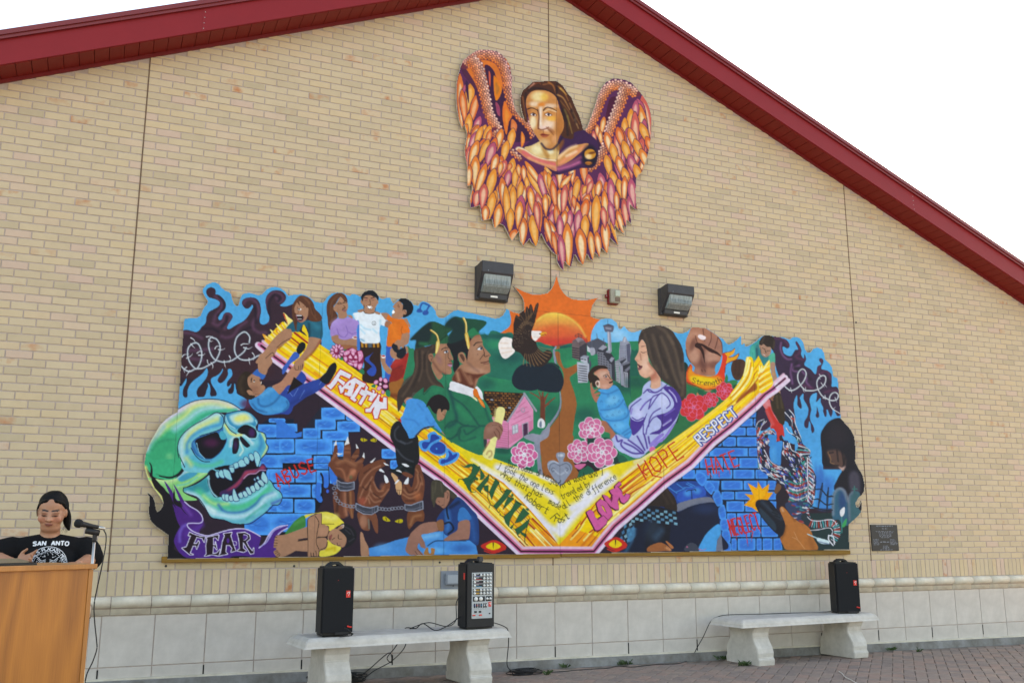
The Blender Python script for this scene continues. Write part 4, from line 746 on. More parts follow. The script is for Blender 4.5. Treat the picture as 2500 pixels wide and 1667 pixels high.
    f('7a4632','1200 780 1480 800 1520 1100 1470 1080 1400 900 1390 1060 1330 1075 1250 1020'); e('b07a62',1290,930,60,100,al=.8,so=.5); s('6f7a74','1370 900 1380 1040',16,so=4)
    f('6f3e28','2000 780 2230 740 2250 920 2130 930 2010 1050'); s('a06a48','2040 980 2090 860 2200 830',30,so=8)
    def cuff(p,q):
        f('3a3d4a',p); qq=pts(p); s('8a90a2',np.concatenate([qq,qq[:1]]),14,sm=0); ln('6d7386',q,8)
    cuff('865 270 930 310 1040 320 1140 300 1140 410 1030 440 920 435 870 390','880 350 1000 380 1130 370;900 300 900 420;1110 310 1110 420')
    cuff('1170 640 1280 690 1400 715 1520 680 1520 760 1420 820 1290 810 1170 740','1190 720 1300 770 1420 780;1430 720 1430 810;1460 710 1460 800')
    cuff('1950 660 2050 670 2180 620 2235 605 2240 730 2120 765 2000 760 1950 740','1980 730 2100 730 2220 690;2190 630 2195 740')
    ch=[(840,330),(822,400),(835,480),(850,550),(880,600),(920,640),(975,665),(1030,680),(1085,690),(1130,690),(1545,725),(1595,730),(1645,735),(1700,735),(1750,725),(1800,720),(1850,715),(1900,712)]
    for i,(x,y) in enumerate(ch):
        c=crv(np.array([[690+(x+30*math.cos(a))*ZS,1130+(y+22*math.sin(a))*ZS] for a in np.linspace(0,6.28,9)]),False); s('7a8090',c,12,sm=0)
    # curled figure, yellow shirt
    f('e0cd4a','350 830 500 800 640 780 720 780 840 820 930 900 980 960 880 1000 800 1060 745 1080 730 1000 620 970 620 820 500 810 360 880'); s('e8dc80','650 850 800 880 850 850',70,so=14,al=.8); f('2f7a3a','40 1130 120 1010 220 900 345 835 370 980 350 1020 180 1090'); s('4c9a50','200 960 320 900',40,so=10,al=.7)
    f('e0cd4a','720 1220 800 1290 930 1340 880 1420 780 1470 600 1490 600 1390 700 1330'); s('c8a820','700 1380 820 1350 830 1390',30,so=6)
    f(SK,'-110 1160 0 1150 180 1090 370 1020 560 980 700 990 740 1080 720 1160 600 1190 400 1190 130 1240 0 1310 -90 1290'); f(SK,'-100 1330 50 1270 250 1230 400 1220 540 1200 680 1190 720 1270 700 1350 640 1390 400 1410 160 1400 0 1490 -60 1480'); ln('1c1210','-20 1310 120 1260 400 1220;560 1180 700 1170 740 1080;600 1385 690 1340 715 1260',12); e('c08a70',640,1090,70,60,al=.5,so=.8)
    f(SK,'400 980 405 890 460 830 520 820 620 800 620 970 575 980 560 1100 530 1250 570 1370 570 1480 540 1480 470 1480 400 1480 400 1280'); ln('1c1210','500 830 420 870 395 960 405 1300 400 1470;520 840 570 920 575 980 545 1150 540 1280 580 1380 575 1480;620 800 620 970;630 970 820 970;450 1430 455 1480;490 1430 495 1480;530 1400 540 1470',9)
    f(SK,'720 1160 760 1080 850 1040 930 1090 1000 1150 1020 1230 980 1330 900 1330 800 1280 730 1230'); f('1b1a20','900 1060 920 980 1000 960 1120 1020 1180 1120 1160 1230 1100 1300 1000 1350 1030 1240 990 1150'); ln('4a4a54','960 1000 1080 1060 1130 1150;1000 1060 1080 1130;1060 1250 1140 1200',10,so=4,al=.8); f('a97a60','870 1050 920 1000 980 980 970 1030 900 1060'); s('e8e0e0','930 1000 975 985 960 1030',7); ln('241614','780 1140 750 1200 760 1230;830 1190 790 1220;890 1140 890 1200 940 1210;870 1270 880 1310 920 1310',10); f('8a4a44','740 1170 790 1140 770 1220')
    T(350,1140)
    f(SK,'2110 1100 2200 1080 2352 1060 2460 1040 2460 1180 2340 1220 2200 1260 2090 1285 2080 1240'); f(SK,'2080 1340 2180 1290 2352 1220 2460 1200 2460 1300 2300 1400 2200 1430 2120 1420')
    ln('2a1612','2090 1110 2130 1115;2090 1160 2140 1165;2080 1205 2140 1210;2085 1250 2130 1245;2100 1340 2140 1330;2110 1370 2150 1350;2130 1400 2170 1370;2160 1420 2180 1390',8)
    # boy in denim, bottom
    T(690,1130); f(SK,'1240 1110 1280 1120 1310 1220 1370 1350 1370 1480 1260 1485 1240 1300'); f('2f86cc','1375 1355 1600 1300 1800 1230 2000 1180 2100 1120 2352 1130 2352 1480 1380 1480',0); e('5aa4de',1600,1350,120,70,al=.6,so=.8)
    T(1000,1140)
    f('2f88d0','180 1070 540 1010 700 1080 950 1150 1060 1250 1090 1390 0 1400 0 1300',0); s('78bce8','220 1120 450 1080',70,so=14,al=.8); e('5fb2e6',400,1330,160,50,al=.7,so=.6); e('1a5aa4',850,1290,160,60,al=.7,so=.7); s('12233a','290 1250 400 1180 540 1170 900 1170',14,so=2)
    f('123a74','430 860 470 760 560 660 640 600 700 530 760 470 850 520 1000 680 1080 780 1110 1000 1090 1240 960 1170 880 1160 560 1070 545 860'); s('2474bc','600 720 620 900 600 1000',80,so=10,al=.8); f('1c70b4','790 680 860 640 940 720 980 830 780 860'); s('0c1c38','650 640 780 560',40,so=8); ln('0a1424','590 640 600 740 620 820;560 900 640 880 700 980 620 1060',26,so=3); s('1e62a8','980 820 1040 1150',50,so=14,al=.7)
    f('9a6a58','390 480 480 440 560 400 630 400 640 500 600 600 545 655 480 610 430 580'); f('3f3a30','340 480 345 260 400 200 500 220 560 290 700 400 760 470 680 500 640 440 560 400 550 480 480 480 430 500 390 640 360 560'); ln('5a5444','420 240 400 400;500 240 520 400;370 300 370 500',16,so=4,al=.7); e('9a6a58',607,430,34,65); ln('4a2e28','590 400 615 420 600 500;460 540 480 560;490 620 540 600',8)
    f('98695a','0 1100 60 1010 200 900 400 870 480 920 470 1000 330 1050 190 1080 240 1200 250 1290 180 1270 150 1210 130 1290 220 1400 60 1400 0 1290'); f('8a5a3c','430 870 530 840 545 1000 470 1010'); f('98695a','790 870 950 850 960 1050 930 1150 800 1160 545 1170 640 1080 760 1000'); ln('3a2420','70 1310 130 1400;120 1300 200 1400;800 1160 940 1150',8); f('a8713e','230 1390 260 1290 290 1280 310 1370 340 1360 340 1290 400 1300 400 1350 370 1400')
    f('98695a','0 1100 -40 1200 -60 1340 60 1400 100 1200')
    def eye(x,y,w,h):
        f('c42a22','%f %f %f %f %f %f %f %f %f %f %f %f'%(x-w*1.7,y,x-w*.8,y-h*1.4,x+w*.2,y-h*2,x+w*1.4,y-h*.8,x+w*1.7,y+h*.6,x,y+h*1.8)); s('c42a22','%f %f %f %f %f %f'%(x-w*1.2,y+h*1.3,x,y+h*2,x+w*1.6,y+h*.8),18)
        f('e6c522','%f %f %f %f %f %f %f %f'%(x-w,y,x,y-h*1.3,x+w,y,x,y+h)); s('2a1410','%f %f %f %f'%(x,y-h*1.1,x,y+h*.6),20,w1=4)
    eye(1335,1265,118,52)
    T(1440,1130); eye(408,1295,105,58)
def paint_centre():
    GR='0f7858'
    # sky, hills, path
    T(980,760)
    f('35a0d8','100 -150 1750 -150 1750 350 1200 400 100 600',0)
    f(GR,'0 560 90 560 150 590 210 600 700 400 1250 370 1500 350 1750 360 1800 500 2400 500 2400 2700 800 2700 0 1900',0)
    e('0a9060',1560,560,220,80,al=.5,so=.8); e('064a4a',1500,400,260,60,al=.8,so=.7); e('064f4c',1620,740,260,90,rot=-15,al=.8,so=.7); e('0f9a62',1500,1000,200,120,al=.5,so=.8); e('064a48',1350,1150,140,90,al=.6,so=.8)
    T(1200,660)
    f('e06a28','0 400 300 -100 2000 -100 2400 1200 0 1200',0,1); f('35a0d8','-100 700 235 605 300 720 310 820 280 900 200 960 100 1010 -100 1010',1); f('35a0d8','-100 500 240 600 235 700 -100 800',0)
    f('5ab0e4','1740 780 1660 860 1600 980 1585 1100 1600 1300 2400 1300 2400 700 1800 700',1); e('9fcfee',2050,1050,120,80,al=.6,so=.8); e('9fcfee',1960,980,100,60,al=.5,so=.8)
    # setting sun
    g('eabf50','c93a30','640 970 720 800 860 700 1050 680 1250 760 1400 890 1500 1050 1520 1160 1300 1180 1070 1220 900 1180 720 1150','1040 690 1040 1130'); e('d85a30',1040,960,240,90,al=.7,so=.6); s('f0d060','720 800 860 705 1050 685 1250 760 1400 890 1500 1060',26,so=6,al=.7)
    f('0d6a58','-40 1010 180 1005 340 1010 360 1300 700 1140 860 1180 1010 1220 1080 1215 1280 1160 1500 1200 1900 1240 2030 1240 2240 1300 2352 1250 2400 1700 -40 1700'); e('064848',1180,1250,160,60,al=.7,so=.7); e('0f9a60',1250,1480,160,60,al=.6,so=.8); e('0f9060',60,1180,120,60,al=.6,so=.8); e('064a4a',300,1380,220,90,al=.7,so=.7); e('064a4a',120,1050,240,40,al=.7,so=.6)
    f('8a8ea2','1010 1220 1040 1220 1000 1340 1010 1450 1080 1568 990 1500 975 1350'); f('9c5f38','1040 1220 1085 1215 1080 1330 1110 1450 1170 1560 1370 1490 1370 1600 1060 1600 1020 1460 1010 1330')
    # main path
    T(1320,860)
    f('0f7a56','250 -50 2352 -50 2352 1568 0 1568 0 300',1); e('075048',1300,560,300,100,al=.8,so=.7); e('0f9a58',1080,1080,250,160,al=.6,so=.8); e('064f48',720,1000,200,120,al=.7,so=.8); e('0f9a5c',520,180,120,60,al=.6,so=.7); e('075048',150,950,180,160,al=.6,so=.7)
    f('7f8498','195 0 240 0 250 150 310 600 330 800 290 970 150 1180 40 1330 0 1500 -60 1568 -200 1568 -60 1400 0 1300 200 1050 295 870 300 650'); f('97592f','230 0 300 0 320 120 380 250 480 230 580 190 580 300 470 390 480 480 530 620 570 780 570 880 540 1050 510 1300 490 1568 -20 1568 40 1350 170 1170 300 980 335 800 320 600 370 420 340 270 270 170'); s('8a4f2c','300 950 300 1568',6)
    T(1320,1060); f('7f8498','0 0 60 -60 20 200 0 400 40 660 -30 640 -60 300'); f('97592f','30 0 500 0 490 300 600 600 760 660 400 760 220 740 60 680 10 400')
    # dark bush pairs + trees
    T(980,760)
    f('15222f','1770 1150 1765 1050 1820 930 1920 850 2050 830 2170 880 2240 980 2255 1100 2220 1200 2120 1260 1950 1260 1840 1230'); s('1e5a44','2080 840 2200 920 2250 1060 2230 1190',12,so=4,al=.8)
    T(1200,660); f('15222f','780 1568 850 1490 920 1470 1010 1480 1080 1560')
    T(1320,860); f('15222f','-90 200 0 170 120 160 220 190 310 280 360 400 365 500 310 620 200 640 50 620 -60 580 -110 420'); s('1e5a3a','60 170 200 180 290 260',14,so=5,al=.7)
    ln('7a4030','40 1100 40 800 20 640;50 800 110 660;50 880 130 800 230 720',34,w1=14); s('7a4030','40 1140 40 780',60)
    T(980,760); s('7a4030','2260 1568 2250 1400',64); ln('7a4030','2240 1420 2160 1350 2050 1290;2230 1380 2190 1270;2270 1400 2340 1310;2250 1380 2260 1280;2290 1500 2352 1480',24,w1=14)
    T(980,940); s('6a3526','2250 580 2250 200',78,w1=60); f('d9dae0','2170 620 2190 550 2235 530 2280 570 2290 650 2260 680 2180 670'); f('6a7a90','2200 610 2225 570 2240 600 2235 670 2205 665')
    # house
    f('2c1a16','1310 90 1960 130 1700 580 1450 500 1400 350 1310 220',0)
    rng=np.random.default_rng(2)
    for r in range(13):
        for c in range(11):
            x=1330+c*62+(r%2)*28; y=108+r*37+c*3
            if x>1950-(y-130)*.57 or x<1320+(y-100)*.28: continue
            if rng.random()<.82: f(['96602a','6e4a26','86562a','9aa0ae','5a3c22','a86a2c'][int(rng.choice(6,p=[.3,.22,.22,.06,.1,.1]))],'%d %d %d %d %d %d %d %d'%(x,y,x+44,y+2,x+44,y+24,x,y+22),0,.9)
    f('cf7ca4','1450 500 1700 580 1700 1020 1350 980 1360 830',0); f('d98ab0','1965 170 2105 390 2105 690 1705 1020 1700 590',0)
    for k in range(11): s('b0486a','1510 %d 1690 %d'%(610+k*36,630+k*37),7,so=2,al=.7)
    for k in range(14): s('a83a5c','%d %d %d %d'%(1715+max(0,(5-k))*40,600+k*26-max(0,5-k)*70,2090-max(0,(5-k))*30,470+k*19-max(0,5-k)*55),8,so=2.5,al=.6)
    s('8f93a2','1690 580 1965 140',26,sm=0); s('8f93a2','1960 130 2150 410',30,sm=0); s('6a2030','1705 600 1705 1010',6)
    f('b8bcc8','1770 650 1855 620 1860 750 1775 780',0); ln('70788a','1812 640 1815 765;1770 715 1858 690',6,sm=0); ln('8a90a0','1770 650 1855 620 1860 750 1775 780 1770 650',9,sm=0); f('4a2a48','1940 620 2010 600 2015 780 1945 820',0); ln('9a9eac','1940 820 1930 620 2020 590 2025 770',12,sm=0); ln('241824','1975 610 1980 800;1942 720 2012 690',5,sm=0); e('8f93a2',1940,397,32,36); e('d98ab0',1940,397,20,24)
    f('8a8ea0','1950 830 2080 770 2250 780 2352 600 2352 800 2220 900 2160 960 2140 920'); e('064a40',1620,1050,140,50,al=.8,so=.6); e('0a6048',1600,1180,200,60,al=.6,so=.7)
    T(1320,860); 
    # eagle
    T(1200,660); DB='2e211f'; 
    f(DB,'350 1020 350 870 370 770 395 710 440 740 450 680 480 660 520 620 530 680 560 570 590 610 605 560 630 540 655 590 670 660 700 560 740 515 750 560 720 700 690 830 650 940 640 990 640 1080 700 1130 740 1230 820 1300 880 1270 950 1290 970 1360 930 1430 860 1500 770 1540 640 1500 540 1420 460 1320 370 1280 320 1180 330 1100')
    for i in range(13): s('6e5138','%f %f %f %f'%(360+i*26,1000-i*32 if i<8 else 745-(i-8)*20,480+i*10,1010-i*20),13,w1=6,so=1.5,al=.8)
    for p in ('400 740 480 800','450 700 520 800','570 620 600 780','630 570 630 760','730 540 690 700','540 660 560 800'): s('6e5138',p,14,w1=8,so=2,al=.8)
    for k in range(14): a=math.radians(-160+k*9); s('8a6c50','%f %f %f %f'%(570+90*math.cos(a),950+90*math.sin(a),570+140*math.cos(a),950+140*math.sin(a)),7,al=.8)
    rng=np.random.default_rng(3)
    for k in range(90):
        x=rng.uniform(350,690); y=rng.uniform(950,1250)
        if x>430+(1250-y)*.9: continue
        s('a08868','%f %f %f %f'%(x,y,x+12,y+rng.uniform(-8,8)),5,al=.7)
    for k in range(11): a=math.radians(115-k*11); s('8a6a4a','%f %f %f %f %f %f'%(600+150*math.cos(a),1200+140*math.sin(a),620+230*math.cos(a)*1.1,1230+230*math.sin(a),640+330*math.cos(a)*.95,1230+300*math.sin(a)),9,w1=14,so=1.5,al=.85)
    f('e8e0de','330 1100 280 1075 180 1070 120 1150 115 1240 150 1350 190 1400 250 1400 360 1310 370 1270 330 1230 320 1170'); ln('d8b8a4','150 1160 260 1160;150 1240 320 1240;170 1320 320 1290',14,so=4,al=.7)
    f('e8e2e0','640 970 700 965 780 970 800 990 780 1050 750 1080 700 1125 650 1080'); f('e0a030','780 1000 820 985 870 985 885 1020 860 1005 830 1020 870 1030 840 1040 790 1050'); s('7a3018','800 1035 865 1025',9); e('2a2020',770,1010,12,9); s('c8b0a0','680 1060 760 1070',20,so=5,al=.6)
    # city
    def box(p,side,wn,c1='8d8f9e',c2='3a3c4a',cw='24252e'):
        f(c1,p,0); f(c2,side,0)
        for q in wn: f(cw,q,0)
    f('6a5a5e','1280 1200 1290 1120 1400 1060 1510 1150 1520 1350 1500 1420 1400 1440 1290 1390',0); f('3a3640','1400 1220 1520 1150 1520 1400 1400 1440',0); f('8d8088','1340 1090 1400 1060 1480 1110 1380 1150',0)
    for k in range(5): s('2a262e','1290 %d 1390 %d'%(1235+k*36,1250+k*36),15,sm=0); s('2a262e','1400 %d 1490 %d'%(1120+k*18,1100+k*18),6,sm=0,al=.6)
    ln('3a3438','1330 1050 1340 1030 1390 1010 1440 1040 1440 1075 1335 1060;1390 1010 1390 1075;1330 1050 1440 1040',7,sm=0); s('3a3438','1520 1060 1520 1140',6)
    f('4a4e5c','1520 1150 1690 1080 1830 1150 1800 1250 1660 1340 1530 1250',0); f('bcc0cc','1525 1200 1580 1250 1590 1320 1530 1290',0); f('9ea2b2','1570 1240 1640 1240 1650 1330 1600 1355 1580 1330'); ln('5a5e6e','1600 1100 1605 1240;1680 1010 1685 1080;1790 1090 1795 1160',10,sm=0)
    f('8a8ca0','1845 970 1900 960 1920 1300 1860 1280',0); s('c8cad8','1862 980 1875 1270',14,sm=0,so=3); f('5a5c70','1790 890 1860 855 1945 890 1945 950 1920 985 1860 975 1820 985 1800 950'); s('3a3c4a','1785 885 1850 870 1945 890',14); s('a8aabc','1830 920 1900 930',18,so=4); s('2a2c36','1855 790 1860 870',7)
    f('8d92a4','2045 1160 2080 1130 2100 1080 2115 1055 2150 1075 2160 1110 2200 1150 2220 1220 2230 1568 2050 1568'); f('50546a','2150 1180 2210 1160 2230 1568 2170 1568',0); s('c0c4d2','2130 1080 2120 1130',20,so=4)
    for r in range(9):
        for c in range(4): f('5a5f74','%d %d %d %d %d %d %d %d'%((x:=2058+c*24),(y:=1200+r*26),x+12,y+2,x+12,y+14,x,y+12),0)
    f('6e707e','1690 1290 1800 1300 1830 1568 1700 1568',0); f('33343f','1700 1240 1790 1180 1850 1220 1840 1310 1900 1300 1920 1568 1800 1568 1790 1330 1690 1290',0); f('9294a4','1700 1250 1780 1185 1850 1220 1770 1275',0); f('9294a4','1790 1340 1850 1270 1910 1300 1840 1390',0); f('9294a4','1870 1440 1910 1380 1960 1400 1920 1470',0); f('33343f','1840 1400 1910 1310 1920 1400 1870 1450 1960 1420 1960 1568 1840 1568',0)
    for r in range(6):
        for c in range(3): f('262730','%d %d %d %d %d %d %d %d'%((x:=1700+c*38),(y:=1310+r*42),x+24,y+3,x+24,y+22,x,y+18),0)
    T(1320,860)
    f('aab0c0','580 150 770 180 775 300 750 480 595 485',0); f('44485a','770 180 800 110 810 210 775 300',0); f('aab0c0','635 80 690 45 770 60 750 180 640 150',0); f('44485a','745 90 772 60 770 170 750 178',0); f('8a90a2','640 85 690 45 770 60 745 92',0)
    for k in range(7): s('24262e','605 %d 740 %d'%(210+k*38,230+k*38),13,sm=0)
    s('24262e','650 105 675 108',14,sm=0); s('24262e','695 112 720 116',14,sm=0)
    f('6e707e','900 0 1000 0 1130 180 1140 400 930 330 910 100',0); f('33343f','1000 20 1040 0 1130 20 1180 100 1195 460 1140 440 1130 200 1060 120',0); f('8f92a4','1090 130 1130 75 1180 90 1130 160',0)
    for r in range(8):
        for c in range(5): f('262730','%d %d %d %d %d %d %d %d'%((x:=915+c*42),(y:=10+r*38+c*10),x+24,y+3,x+24,y+18,x,y+14),0,.9)
    f('9a9ca8','1185 140 1250 130 1270 500 1210 460',0); f('33343f','1250 140 1320 80 1370 110 1290 190',0); f('7a7c8c','1190 140 1300 80 1360 100 1250 150',0); f('2c2d38','1270 230 1290 190 1410 140 1470 200 1500 280 1500 560 1390 560 1290 540',0); f('8f92a4','1260 200 1310 210 1330 540 1280 520',0); f('9ea0ae','1320 310 1390 320 1390 560 1330 550',0); f('6a6c7c','1280 190 1400 140 1430 170 1300 215',0); f('6a6c7c','1330 290 1450 190 1470 220 1370 310',0); ln('33343f','1340 330 1345 540;1365 335 1370 550',10,sm=0)
    for r in range(9):
        for c in range(2): f('5a5c6a','%d %d %d %d %d %d %d %d'%((x:=1196+c*28),(y:=160+r*36),x+16,y,x+16,y+16,x,y+16),0)
def paint_grads():
    SK='a3735a'; GR='0f7858'
    T(980,760)
    # girl: hair, face, cap
    f('3d302a','210 600 260 560 400 560 560 520 540 660 440 680 430 740 470 800 480 900 560 1080 640 1150 690 1250 600 1200 400 1300 200 1290 160 1350 60 1400 -50 1600 -60 1300 60 1150 170 1020 210 880 200 720')
    ln('6a5446','250 640 240 900 150 1150 20 1350;330 640 330 900 280 1100;420 640 400 800 420 1000 500 1150 620 1200;500 560 360 660',24,so=7,al=.65); ln('241c1c','290 640 290 950 180 1200;470 560 380 680 370 900',24,so=8,al=.7)
    f(SK,'590 560 640 510 750 500 775 560 780 640 820 740 825 770 790 790 810 830 790 880 800 960 780 1000 700 1000 640 980 660 1030 600 1090 540 1020 480 880 500 780 540 700'); s('6a3f36','500 800 600 940 700 1000',30,so=6,al=.7); e('8a6068',600,760,40,90,rot=-20,al=.5,so=.7); f('9a6a54','430 700 470 670 510 700 510 780 480 810 440 770'); s('5a3a30','450 710 490 720 480 780',10)
    ln('241c20','640 610 690 580 745 580',14,w1=8); f('dfe4ec','680 650 735 625 740 655 700 665'); e('2a2a3a',722,645,14,18); ln('2a1e1e','680 640 735 620;745 650 750 740 800 780;760 790 800 800',8); f('7a4048','735 840 800 820 815 840 780 850'); f('b07a98','735 850 810 850 800 885 770 880')
    f('1c4a34','145 440 450 170 690 230 815 285 730 370 750 500 600 510 400 550 225 590 235 460'); f('15222a','145 440 450 170 480 300 440 480 240 580 235 460',1,.8,5); f('1c5a3c','620 510 660 420 740 390 750 500'); s('0c2a20','620 470 700 400 740 380',12,so=3); s('1f6a44','300 510 400 520',40,so=8)
    s('c89c40','470 300 560 370 590 460',28); s('efdc9a','475 295 560 365 595 460',10); f('d9b860','560 480 600 460 610 530 570 660 540 670 545 590'); s('efe0a0','585 490 560 650',12)
    # boy
    f('181a1f','740 500 1100 420 1080 620 1060 770 1030 780 1020 680 960 650 910 680 900 760 930 850 860 980 820 900 830 760 780 620')
    f(SK,'1070 620 1100 470 1230 360 1290 470 1310 560 1420 690 1400 730 1390 800 1410 840 1420 950 1390 980 1240 1060 1160 1230 1060 1200 820 1110 850 990 940 860 1040 800'); f('5a2a1e','820 1110 850 990 940 900 1000 960 1160 1000 1340 990 1230 1060 1180 1120 1160 1230 1060 1200',1,.9,3); s('a8785e','890 980 920 1100',50,so=8); ln('a07058','950 900 1100 1150;1090 1040 1130 1150;1200 1090 1180 1200',40,so=8,al=.8); e('c0907a',1200,940,150,40,rot=10,al=.7,so=.7); e('b58a72',1200,640,80,110,al=.4,so=.8); s('6a4a44','1040 800 1150 900 1230 960',20,so=8,al=.6); s('7a3a28','1080 520 1090 400 1220 370',40,so=12,al=.5)
    f(SK,'905 700 930 660 990 660 1030 740 1040 800 1000 840 930 800'); f('5a3a2e','930 700 970 680 1010 750 990 800'); ln('1c1618','1155 545 1200 500 1290 490',18,w1=10); f('dfe4ec','1210 610 1260 570 1290 590 1280 615'); e('2a3448',1272,592,18,22); ln('2a1a18','1205 600 1270 545;1285 560 1320 650 1330 720 1400 700;1310 690 1250 770',9); s('5a2e28','1270 820 1340 810 1395 790',16); s('7a4a3e','1310 840 1390 830',14); e('3a1e18',1218,685,7)
    f('134a38','690 230 830 90 990 105 1355 165 1230 330 1240 370 1080 400 780 510 750 400 815 285'); f('14282e','690 230 830 90 1000 200 1010 430 780 510 750 420 815 285',1,.8,6); f('0f7a50','1060 330 1160 260 1230 340 1240 370 1070 390'); s('0c4a36','1050 280 1150 250 1230 330',14,so=4); s('d0a850','990 105 1030 200 1035 330',30); s('f0e0a0','1000 105 1035 200 1040 330',10); f('d9b050','1010 360 1060 350 1090 540 1065 600 1030 480'); s('efdc90','1040 380 1070 590',12)
    # collars, gowns
    T(980,940)
    f('0d6e50','180 200 350 40 360 120 480 10 600 20 700 70 760 200 790 400 820 900 700 800 560 600 350 260'); s('075040','350 60 360 150 460 40',16); e('0f8058',560,80,90,40,al=.6,so=.8)
    f('0d6e50','700 -80 790 60 1050 120 1200 240 1330 360 1440 520 1460 600 1350 650 1310 800 1300 1100 1100 1060 900 960 740 860 700 780 690 200'); s('0a4a48','760 60 830 300 880 560 760 660',50,so=8); ln('0a4a44','790 180 1000 330 1180 560 1240 640 1340 650;870 560 1000 640 1180 660;880 560 760 600 700 680;880 800 940 680 1060 640;900 780 800 850 740 850;940 720 920 840 1000 890 1180 830;1000 720 1050 780 1240 660',26,so=5); s('0f8a5c','900 350 1080 520',60,so=16,al=.6); s('0f8a5c','1000 900 1250 900',60,so=16,al=.5); s('075048','1330 360 1400 560 1440 600',24,so=6)
    f('2a3a3c','1310 850 1360 860 1355 990 1320 980')
    f('dcdde6','770 30 810 -60 1100 40 1160 70 1150 180 1210 260 1080 170 780 80'); f('dcdde6','1180 60 1210 20 1280 100 1300 180 1300 230 1240 180'); f('e8e0a8','1150 180 1200 220 1210 250 1150 210'); f('dd6e22','1150 70 1200 60 1250 180 1320 300 1325 360 1260 300 1210 210 1150 160'); ln('a84a14','1210 210 1250 180',8); s('f0a050','1240 230 1300 310',14,so=3)
    # diploma + hand
    f('e3dc92','1490 560 1510 400 1560 345 1630 360 1655 420 1610 600 1520 880 1470 1150 1420 1190 1320 1150 1300 1080 1380 960 1420 860'); s('cdbf80','1500 380 1480 560',20,so=6); ln('b08a5a','1360 1100 1380 1060 1430 1050 1440 1110 1400 1150',18,so=4); s('a87040','1310 1050 1400 900',14,so=5)
    f('8a5e50','1310 840 1330 680 1400 600 1500 580 1590 620 1620 690 1610 760 1560 860 1540 880 1520 820 1470 830 1420 860 1340 860'); ln('5a342c','1510 690 1560 750 1570 850;1560 650 1610 720;1480 740 1520 830;1450 640 1520 640',10,so=2); s('a87e70','1400 720 1480 650',50,so=14,al=.6)
    # crouching boy's head by the gown
    f('1c171b','395 350 420 270 480 190 560 150 640 155 720 210 765 300 760 400 680 390 640 430 620 380 580 390 560 460 500 420 440 330'); f('a97a60','565 460 590 390 625 380 640 430 680 390 720 400 700 480 660 550 600 570 570 540'); ln('3a241c','660 460 690 480;620 560 650 550',6); e('a97a60',600,420,24,40)
    rose(1955,1115,215,'cf6096','e0dde8',13)
DQ_15 = '690 160 870 175 940 220 965 290 930 330 860 300 870 400 950 450 1000 440 1050 360 1100 340 1060 250 1065 220 1090 230 1150 340 1150 430 1190 490 1200 420 1230 500 1200 590 1300 660 1380 740 1410 620 1470 580 1440 530 1440 495 1480 490 1505 540 1470 650 1560 680 1630 740 1640 860 1640 940 1740 970 1785 1300 1770 1440 1690 1400 1650 1340 1600 1410 1470 1210 1460 1120 1390 1180 1400 1050 1320 1080 1290 1180 1310 1300 1280 1400 1180 1568 900 1568 430 1568 430 1280 800 950 740 600'
DQ_17 = '880 480 880 340 930 210 980 115 1140 115 1280 190 1390 270 1450 360 1460 520 1440 600 1420 660 1350 740 1340 880 1180 890 1010 850 1020 760 950 680 900 580'
